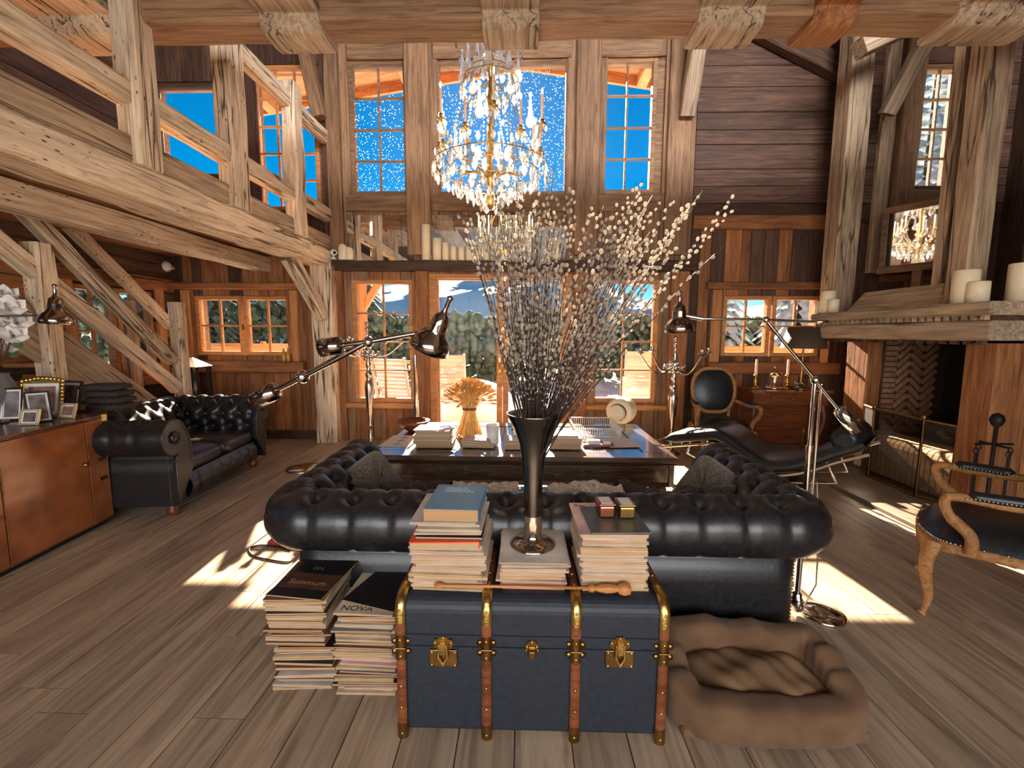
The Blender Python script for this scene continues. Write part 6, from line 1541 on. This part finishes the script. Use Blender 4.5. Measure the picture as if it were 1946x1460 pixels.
# ================================================================== leather cabinet on the left with framed photographs
CABL = plain('chestnut_leather', rgb(158,92,48), rough=0.22, noise=0.35, ns=5, coat=0.35)
CABD = plain('dark_chestnut_leather', rgb(112,64,36), rough=0.22, noise=0.3, ns=6, coat=0.35)
A_ = atZ(0, 1105); B_ = atZ(219, 990); ang = math.atan2(B_.y-A_.y, B_.x-A_.x)
cb = thing('leather_cabinet', 'chestnut leather clad cabinet with rows of brass nails at the left edge', 'cabinet', (B_.x, B_.y, 0), ang)
CL, CDp = 1.75, 0.52; chh = atY(215, 788, B_.y).z
# local x runs from near to far and ends at 0; the front looks towards -y
MB().box(-CL, 0, 0.02, CDp, 0.03, chh-0.012).build('carcase', CABD, cb, bevel=0.004)
MB().box(-CL-0.01, 0.008, -0.002, CDp, chh-0.012, chh).build('top', CABD, cb, bevel=0.004)
MB().box(-CL+0.02, -0.02, 0.04, CDp-0.02, 0.0, 0.03).build('plinth', BLACKM, cb)
def dpan(x0, x1, nm, mt): return MB().box(x0+0.004, x1-0.004, 0.0, 0.02, 0.05, chh-0.03).build(nm, mt, cb, bevel=0.004)
xa = -(atZ(219, 990)-atZ(182, 1009)).length; xb = -(atZ(219, 990)-atZ(25, 1092)).length
pl_ = [dpan(xa, 0, 'side_panel', CABL), dpan(xb, xa, 'door', CABL), dpan(xb-0.16, xb, 'side_panel', CABL), dpan(-CL, xb-0.16, 'door', CABL)]
for i, (x, z, s) in enumerate(((xa-0.04, 0.50, 1), (xb-0.20, 0.5, 1))):
    MB().ell((x, -0.012, z), 0.016, 0.016, 0.016, 10, 6).build('knob', BLACKM if i else BRASS, pl_[1 if i == 0 else 3])
for z in (0.36, 0.50, 0.66):
    for x in (xa*0.45, xb-0.06): MB().box(x-0.035, x+0.035, -0.012, 0.0, z-0.012, z+0.012).build('latch', OLDBRASS, cb, bevel=0.003)
nl = MB()
n_ = int(CL/0.018)
for i in range(n_): nl.ell((-CL*i/n_, -0.004, chh-0.02), 0.005, 0.004, 0.005, 6, 4)
for x in (xa, xb, xb-0.16):
    for i in range(int((chh-0.08)/0.018)): nl.ell((x, -0.003, 0.05+i*0.018), 0.0045, 0.004, 0.0045, 6, 4)
nl.build('nail_heads', OLDBRASS, cb)['kind'] = 'stuff'
MB().box(-0.03, 0.012, -0.008, 0.03, chh-0.05, chh+0.003).build('corner_guard', GILT, cb, bevel=0.003)
cbm = Matrix.Translation((B_.x, B_.y, 0)) @ Matrix.Rotation(ang, 4, 'Z')
chz = chh+0.001
def onC(px, py): return atZ(px, py, chh)
def pframe(px, py, wpx, hpx, dep_off, border, mat, label, rz, lean=14, ornate=False, pic=None):
    q = onC(px, py); w_ = wpx/F*q.y*1.05; h_ = hpx/F*q.y*1.0
    o = thing('photo_frame', label, 'photo frame', (q.x*(q.y+dep_off)/q.y, q.y+dep_off, chz), rz, 'framed photographs on the leather cabinet')
    T = Matrix.Rotation(math.radians(-lean), 4, 'X')
    m_ = MB()
    for a in ((-w_/2, w_/2, 0, border), (-w_/2, w_/2, h_-border, h_), (-w_/2, -w_/2+border, border, h_-border), (w_/2-border, w_/2, border, h_-border)): m_.box(a[0], a[1], -0.008, 0.008, a[2], a[3], T=T)
    f = m_.build('frame', mat, o, bevel=0.002)
    if ornate:
        m2_ = MB(); rn = random.Random(8)
        for k in range(40):
            t_ = k/40*4; e = t_ % 1; s_ = int(t_)
            x, z = ((-w_/2+w_*e, h_) if s_ == 0 else (w_/2, h_*(1-e)) if s_ == 1 else (w_/2-w_*e, 0.01) if s_ == 2 else (-w_/2, h_*e))
            m2_.ell((x, -0.006, z+(0.02*math.sin(PI*e) if s_ == 0 else 0)), 0.016, 0.010, 0.016, 7, 5, T=T)
        m2_.build('carving', mat, f)
    mt = MB().box(-w_/2+border, w_/2-border, -0.001, 0.003, border, h_-border, T=T).build('mat_board', PAPERW, o)
    ins = min(w_, h_)*0.09
    pc = MB().box(-w_/2+border+ins, w_/2-border-ins, -0.002, -0.001, border+ins, h_-border-ins, T=T).build('photograph', pic, o)
    MB().box(-0.02, 0.02, 0.0, 0.006, 0.0, h_*0.75, T=Matrix.Translation((0, 0.01+h_*0.36, 0)) @ Matrix.Rotation(math.radians(16), 4, 'X')).build('easel_back', BLACKM, o)
    return o, w_, h_, T
PIC = [plain('photo_brown', rgb(112,84,76), rough=0.25, noise=0.6, ns=16), plain('photo_grey', rgb(120,112,112), rough=0.25, noise=0.6, ns=14), plain('photo_warm', rgb(150,110,96), rough=0.25, noise=0.5, ns=18)]
GOLDF = plain('pale_gold_frame', rgb(212,190,140), rough=0.35, metal=0.6, noise=0.1); DKF = plain('dark_frame', rgb(58,46,38), rough=0.4, noise=0.2)
o, w_, h_, T = pframe(78, 800, 66, 76, 0.10, 0.018, GILT, 'ornate gilt photo frame with a portrait of a long-haired sitter', 0.25, 12, True, PIC[2])
m_ = MB(); m_.ell((0.0,-0.003,h_*0.55), 0.022,0.0012,0.028, 16, 8, T=T).build('portrait_face', plain('portrait_skin', rgb(196,150,128), rough=0.3, noise=0.05), o)
m_ = MB(); m_.ell((0.008,-0.0028,h_*0.56), 0.034,0.0008,0.042, 16, 8, T=T).ell((0.022,-0.0028,h_*0.38), 0.02,0.0008,0.04, 14, 8, T=T).build('portrait_hair', plain('portrait_hair_brown', rgb(46,30,26), rough=0.3, noise=0.1), o)
pframe(128, 782, 58, 58, 0.10, 0.016, DKF, 'dark wooden photo frame right of the gilt one', -0.15, 12, False, PIC[0])
pframe(22, 805, 36, 68, 0.08, 0.014, CHROME, 'tall silver photo frame beside the grey vase', 0.35, 12, False, PIC[1])
pframe(78, 802, 34, 62, -0.02, 0.010, BLACKM, 'black leather double frame standing askew before the gilt frame', 1.0, 16, False, PIC[1])
pframe(54, 808, 34, 32, -0.01, 0.012, GOLDF, 'small pale gold photo frame nearest the nail edge, left one', 0.1, 16, False, PIC[0])
pframe(126, 795, 34, 30, -0.01, 0.012, GOLDF, 'small pale gold photo frame at the cabinet front, right one', -0.1, 16, False, PIC[2])
# pile of folded dark towels
TOW = plain('dark_brown_towel', rgb(58,46,42), rough=0.98, noise=0.4, ns=50, bump=0.8)
p = onC(196, 782)
for i in range(4):
    def tf(u, v, i=i):
        a, b = u*2*PI, (v-0.5)*PI
        def se(q, e): return math.copysign(abs(q)**e, q)
        return (0.15*se(math.cos(b), 0.4)*se(math.cos(a), 0.5), 0.11*se(math.cos(b), 0.4)*se(math.sin(a), 0.4), 0.0255+0.025*se(math.sin(b), 0.7))
    o = MB().grid(tf, 36, 12, closed_u=True).build('folded_towel', TOW, None, Matrix.Translation((p.x-0.02-0.012*i, p.y+0.10, chz+0.051*i)) @ Matrix.Rotation(0.05*(i % 2), 4, 'Z'))
    tag(o, ('lowest', 'second lowest', 'second highest', 'topmost')[i]+' folded dark towel in the pile on the cabinet', 'towel', 'folded towels on the cabinet')
# grey vase with white magnolias
p = onC(-12, 800); vz = thing('grey_vase', 'rounded grey vase at the left picture edge on the cabinet', 'vase', (p.x-0.02, p.y+0.05, chz))
MB().lathe([(0.001,0),(0.06,0),(0.075,0.02),(0.10,0.10),(0.105,0.18),(0.09,0.26),(0.07,0.30),(0.075,0.32),(0.066,0.32),(0.06,0.29),(0.001,0.28)], n=28).build('body', plain('grey_ceramic', rgb(112,112,112), rough=0.35, noise=0.1), vz)
PETAL = plain('white_petal', (0.80,0.76,0.72,1), rough=0.6, noise=0.06, ns=10); GREEN = plain('dull_green_leaf', rgb(82,104,60), rough=0.5, noise=0.2); TWIG = plain('brown_twig', rgb(84,62,44), rough=0.7)
fpos = [((18, 590), 1.15), ((32, 615), 1.1), ((10, 565), 1.0), ((25, 640), 1.0), ((5, 625), 1.1), ((14, 663), 0.8), ((-10, 580), 1.1)]
for i, ((px, py), s_) in enumerate(fpos):
    c = atY(px, py, p.y-0.02+0.05*(i % 3)); base = Vector((p.x-0.02, p.y+0.05, chz+0.30))
    fo_ = thing('magnolia_stem', ('white magnolia bloom at the top right of the bunch', 'white magnolia bloom reaching furthest right', 'topmost white magnolia bloom of the bunch', 'white magnolia bloom low on the right of the bunch', 'white magnolia bloom in the middle of the bunch', 'lowest drooping magnolia bloom over the vase rim', 'white magnolia bloom cut by the picture edge')[i], 'flower', base, 0, 'magnolias in the grey vase')
    e = c-base; MB().tube([(0,0,-0.2), (0,0,0), tuple(e*0.5+Vector((0.02,0,0.02))), tuple(e)], [0.005,0.005,0.004,0.003], 6).build('stalk', TWIG, fo_)
    rn = random.Random(i); dirv = (e.normalized()+Vector((0.6, -0.6, 0.1))).normalized(); Rm = dirv.to_track_quat('Z', 'Y').to_matrix().to_4x4()
    for k in range(9):
        a = 2*PI*k/(6 if k < 6 else 3)+(0.5 if k >= 6 else 0); op = math.radians(62 if k < 6 else 28); L_ = 0.090*s_*(1 if k < 6 else 0.8)
        def pf(u, v, L_=L_):
            w2 = 0.45*L_*math.sin(PI*(0.08+0.9*v)**0.9); x = (u-0.5)*2*w2; return (x, 0.25*L_*v*v*0.6-0.9*x*x/L_*0.5, L_*v)
        MB().grid(pf, 7, 8).build('petal', PETAL, fo_, Matrix.Translation(e) @ Rm @ Matrix.Rotation(a, 4, 'Z') @ Matrix.Rotation(op, 4, 'X'))
    MB().ell((0,0,0.008), 0.008,0.008,0.014, 8, 6).build('flower_heart', GREEN, fo_, Matrix.Translation(e) @ Rm)
    if i in (3, 5):
        MB().grid(lambda u, v: ((u-0.5)*0.05*math.sin(PI*v), 0.01*math.sin(PI*v), 0.10*v), 6, 8).build('leaf', GREEN, fo_, Matrix.Translation(e*0.8) @ Matrix.Rotation(1.6, 4, 'Y'))
# nickel cone lamp reaching in over the cabinet
d = 2.75; bp_ = atY(-30, 700, d)
l3 = thing('cone_lamp', 'small copper-toned cone lamp on a thin arm before the stair post', 'lamp', (bp_.x, d, chz))
def l3p(px, py): return atY(px, py, d)-Vector((bp_.x, d, chz))
MB().lathe([(0.001,0),(0.08,0),(0.08,0.012),(0.012,0.02),(0.009,0.04),(0.009, l3p(-30, 600).z)], n=18).build('pole', NICKEL, l3)
MB().tube([l3p(-30, 601), l3p(60, 600), l3p(112, 598)], 0.007, 6).build('arm', NICKEL, l3)
T = Matrix.Translation(l3p(106, 590)) @ Matrix.Rotation(math.radians(4), 4, 'Y')
shade(T, NICKEL, l3, 0.86)
# power strip and cable on the floor at the left of the sofa
p = atZ(535, 1035); o = thing('power_strip', 'red power strip with a looping black cable left of the sofa', 'power strip', (p.x, p.y, 0.0))
MB().box(-0.08, 0.10, -0.03, 0.03, 0.001, 0.035).build('strip', plain('dark_red_plastic', rgb(150,52,44), rough=0.4), o, bevel=0.006)
q = [atZ(*s_)-Vector((p.x, p.y, -0.006)) for s_ in ((552,1048),(530,1042),(495,1038),(474,1045),(482,1058),(515,1066),(548,1070),(556,1062))]
MB().tube(catmull(q, 6), 0.005, 6).build('cable', BLACKM, o)
# ================================================================== outside: snow, hedge, trees, mountain, eaves, terrace furniture
from mathutils import noise as mn
def gs_(x, y): return -0.12+0.10*mn.noise(Vector((x*0.5, y*0.5, 0)))+(0.25*max(0, mn.noise(Vector((x*0.9+5, y*0.9, 2)))) if y > 7 else 0)-0.02*max(0, y-9)
m = MB(); m.grid(lambda u, v: (-26+52*u, YB+0.24+34*v**1.5, gs_(-26+52*u, YB+0.24+34*v**1.5)), 110, 80)
o = struct(m.build('ground', SNOW))
def mnt(u, v):
    x = -110+220*u; y = 60+70*v
    r = 1-abs(2*v-1.0)
    h = (13.5+3.0*math.sin(x*0.045+2.2)+4*mn.noise(Vector((x*0.05, 1.3, 0))))*max(0, math.sin(PI*min(1, v*1.15)))**0.8
    return (x, y, -4+h+1.6*mn.noise(Vector((x*0.13, y*0.13, 4)))+0.7*mn.noise(Vector((x*0.4, y*0.4, 7))))
o = MB().grid(mnt, 150, 60).build('mountain', SNOW); tag(o, 'snow-covered mountain ridge beyond the terrace', 'mountain')
NEEDLE = plain('snowy_needles', rgb(84,100,84), rough=0.9, noise=0.6, ns=3, bump=0.4, var=0.12)
HEDGE = plain('grey_green_hedge', rgb(98,112,92), rough=0.9, noise=0.7, ns=4, bump=0.5)
# clipped hedge row: leafy tufts, nobody could count them
rn = random.Random(2); m = MB()
for i in range(6500):
    x = rn.uniform(-16, 17); y = 15.5+rn.uniform(-0.7, 0.7); top = (2.0 if x > -7 else 3.3)+0.22*mn.noise(Vector((x*0.6, 0, 0)))+(0.6*max(0, mn.noise(Vector((x*0.35+9, 3, 0)))))
    z = -0.25+(top+0.25)*rn.random()**0.7; s = rn.uniform(0.08, 0.19)
    m.ell((x, y, z), s*rn.uniform(0.7,1.2), s, s*rn.uniform(0.7,1.3), 6, 4)
o = m.build('hedge', HEDGE); tag(o, 'long grey-green hedge across the snowy garden', 'hedge'); o['kind'] = 'stuff'
FROST = plain('frosted_needles', rgb(186,198,204), rough=0.9, noise=0.35, ns=4, bump=0.4)
def conifer(h, r, seed, mat=NEEDLE):
    rn = random.Random(seed); m = MB(); m.tube([(0,0,-0.4), (0,0,h*0.9)], [r*0.07, 0.02], 7, mi=1)
    L = int(h*3.2)
    for i in range(L):
        z = h*0.08+h*0.92*i/L; rr = r*(1-i/L)**0.85+0.08; n = max(5, int(11*(1-i/L))+4)
        for k in range(n):
            a = 2*PI*(k+rn.random()*0.6)/n+i*0.7; l = rr*rn.uniform(0.75, 1.1); ca, sa = math.cos(a), math.sin(a); w_ = 0.13*l+0.05
            p0 = Vector((0, 0, z)); p1 = Vector((ca*l*0.55, sa*l*0.55, z-0.08*l)); p2 = Vector((ca*l, sa*l, z-0.42*l)); s = Vector((-sa, ca, 0))*w_
            up_ = Vector((0,0,0.10*l+0.03))
            m.add([p0-s*0.3, p0+s*0.3, p1+s, p1-s, p2, p1+up_], [(0,1,2,5),(0,5,3),(3,5,4),(5,2,4),(3,4,2)], 0, False)
    return m.mesh('conifer', [mat, BARK])
CM = [conifer(9.5, 2.2, 1), conifer(7.0, 1.9, 2), conifer(11.5, 2.6, 3, FROST), conifer(7.0, 1.9, 4, FROST)]
for i, (x, y, k, s, lb) in enumerate(((-8.3, 21.5, 0, 1.0, 'tall snowy conifer seen low in the left upper window'), (11.6, 13.5, 2, 1.0, 'tall frosted conifer filling the narrow window over the fireplace'), (-11.2, 14.5, 1, 0.75, 'snowy conifer seen through the left small window'),
                                      (-9.4, 13.2, 1, 0.66, 'second snowy conifer seen through the left small window'), (6.2, 14.2, 3, 0.75, 'snowy conifer seen through the right small window'), (8.0, 13.0, 3, 0.85, 'frosted conifer at the right part of the right small window'), (-13.5, 9.5, 1, 0.8, 'snowy conifer outside the stair window'), (15.5, 15, 0, 1.0, 'frosted conifer at the right behind the tall one'))):
    o = obj('conifer', CM[k], None, Matrix.Translation((x, y, gs_(x, y)-0.1)) @ Matrix.Rotation(i*1.1, 4, 'Z') @ Matrix.Diagonal((s, s, s, 1))); tag(o, lb, 'tree', 'snowy conifers outside')
# eaves: two soffit slopes with boards and outriggers
OV = YB+0.26+1.75
def ez(x): return 5.92-0.15*abs(x)
for s, nm in ((-1, 'left'), (1, 'right')):
    T, L = frame((0.0, YB+0.26, ez(0)), (s*4.5, YB+0.26, ez(4.5)), (0,0,1))
    eo = struct(MB().box(0, L, -1.75 if s < 0 else 0, 0 if s < 0 else 1.75, 0.02, 0.12).build('trim_%d' % (_tn[0]+1), W_EAVE, None, T)); _tn[0] += 1
    for k in range(10):
        yy = YB+0.26+0.0875+0.175*k; T2, L2 = frame((0.0, yy, ez(0)), (s*4.5, yy, ez(4.5)), (0,0,1))
        b_ = MB().box(0, L2, -0.085, 0.085, -0.01, 0.02).build('board', W_EAVE, eo, eo.matrix_basis.inverted() @ T2)
    T3, L3 = frame((0.0, OV-0.03, ez(0)-0.08), (s*4.5, OV-0.03, ez(4.5)-0.08), (0,0,1))
    MB().box(0, L3, -0.03, 0.03, -0.10, 0.16).build('fascia', W_EAVE, eo, eo.matrix_basis.inverted() @ T3)
    for x_ in (1.9, 4.2): 
        timber('outrigger', eo.matrix_basis.inverted() @ Vector((s*x_, YB+0.26, ez(x_)-0.13)), eo.matrix_basis.inverted() @ Vector((s*x_, OV-0.1, ez(x_)-0.13)), 0.16, 0.2, W_EAVE, eo, up=(0,0,1), seed=int(x_*10))
# porch post with brace
po = thing('porch_post', 'orange timber porch post with brace outside the left tall window', 'post', (atY(688, 640, 7.0).x, 7.0, -0.15))
timber('post', (0,0,0), (0,0,2.75), 0.16, 0.16, W_EAVE, po, up=(0,1,0), seed=1); timber('brace', (0.02,0.0,1.95), (0.45,0,2.6), 0.1, 0.1, W_EAVE, po, seed=2); timber('plate', (-0.5,0,2.8), (0.7,0,2.8), 0.16, 0.14, W_EAVE, po, seed=3)
# balustrade with diamond lattice
bx_ = atY(692, 700, 8.2).x; bx1_ = atY(800, 700, 8.2).x
ba = thing('balustrade', 'dark terrace balustrade with diamond lattice outside the left tall window', 'balustrade', ((bx_+bx1_)/2, 8.2, -0.15))
w_ = (bx1_-bx_)/2; timber('handrail', (-w_,0,1.03), (w_,0,1.03), 0.09, 0.06, W_EAVE, ba); timber('bottom_rail', (-w_,0,0.15), (w_,0,0.15), 0.06, 0.05, W_DARK, ba)
for i in range(5): x = -w_+2*w_*i/4; timber('baluster', (x,0,0.1), (x,0,1.0), 0.03, 0.03, W_DARK, ba, up=(0,1,0))
for i in range(4):
    x0, x1 = -w_+2*w_*i/4, -w_+2*w_*(i+1)/4
    for a, b in (((x0,0.2),((x0+x1)/2,0.98)), (((x0+x1)/2,0.98),(x1,0.2)), ((x0,0.98),((x0+x1)/2,0.2)), (((x0+x1)/2,0.2),(x1,0.98))): MB().tube([(a[0],0,a[1]), (b[0],0,b[1])], 0.008, 5).build('lattice_bar', BLACKM, ba)
# slatted terrace chairs, snow on the seats
TEAK = wood('weathered_teak', rgb(160,148,134), rgb(200,190,176), rgb(216,208,196), var=0.1, cracks=0.3)
def deck(x, y, rz, label, snow=True):
    o = thing('slatted_chair', label, 'garden chair', (x, y, gs_(x, y)+0.0), rz, 'slatted garden chairs on the snowy terrace')
    for i in range(11):
        u = i/10; MB().box(-0.28, 0.28, -0.012, 0.012, -0.028, 0.028).build('back_slat', TEAK, o, Matrix.Translation((0, 0.32+0.16*u, 0.48+0.62*u)) @ Matrix.Rotation(-0.25, 4, 'X'))
    for i in range(6): MB().box(-0.28, 0.28, -0.032, 0.032, -0.012, 0.012).build('seat_slat', TEAK, o, Matrix.Translation((0, -0.26+0.09*i, 0.45-0.02*i)))
    for s in (-1, 1):
        timber('stile', (s*0.30, 0.30, 0.0), (s*0.30, 0.52, 1.16), 0.04, 0.06, TEAK, o, up=(0,1,0)); timber('leg', (s*0.30, -0.28, 0), (s*0.30, -0.28, 0.66), 0.05, 0.05, TEAK, o, up=(0,1,0)); timber('arm', (s*0.30, -0.32, 0.67), (s*0.30, 0.42, 0.67), 0.07, 0.03, TEAK, o)
    if snow: MB().grid(lambda u, v: (-0.27+0.54*u, -0.28+0.5*v, 0.45+0.13*(max(0, math.sin(PI*u)*math.sin(PI*v)))**0.4), 14, 12).build('snow_cap', SNOW, o)
deck(atY(862, 720, 7.6).x, 7.6, 0.35, 'slatted garden chair left in the glazed door view'); deck(atY(1222, 720, 7.3).x, 7.3, -0.25, 'slatted garden chair seen through the right tall window'); deck(atY(772, 730, 7.0).x, 7.1, 2.8, 'slatted garden chair seen at the edge of the left tall window')
# wooden terrace fence outside the small windows
for xa_, xb_, lb in ((-7.2, -3.3, 'orange board fence outside the left small window'), (2.6, 6.2, 'orange board fence outside the right small window')):
    fo_ = thing('board_fence', lb, 'fence', ((xa_+xb_)/2, 7.6, -0.15)); h_ = (xb_-xa_)/2
    for z in (0.95, 1.13, 1.31): timber('rail_board', (-h_,0,z), (h_,0,z), 0.03, 0.16, W_EAVE, fo_, seed=int(z*100))
    for i in range(4): timber('fence_post', (-h_+2*h_*i/3,0.06,0), (-h_+2*h_*i/3,0.06,1.42), 0.08, 0.08, W_EAVE, fo_, up=(0,1,0), seed=i)
o = MB().grid(lambda u, v: (0.9*math.cos(u*2*PI)*math.sin(PI/2*v), 0.7*math.sin(u*2*PI)*math.sin(PI/2*v), 0.72*math.cos(PI/2*v)-0.15), 28, 10, closed_u=True).build('snow_mound', SNOW, None, Matrix.Translation((atY(900, 740, 8.2).x, 8.2, 0.0))); tag(o, 'rounded heap of snow on the terrace before the doors', 'snow heap')
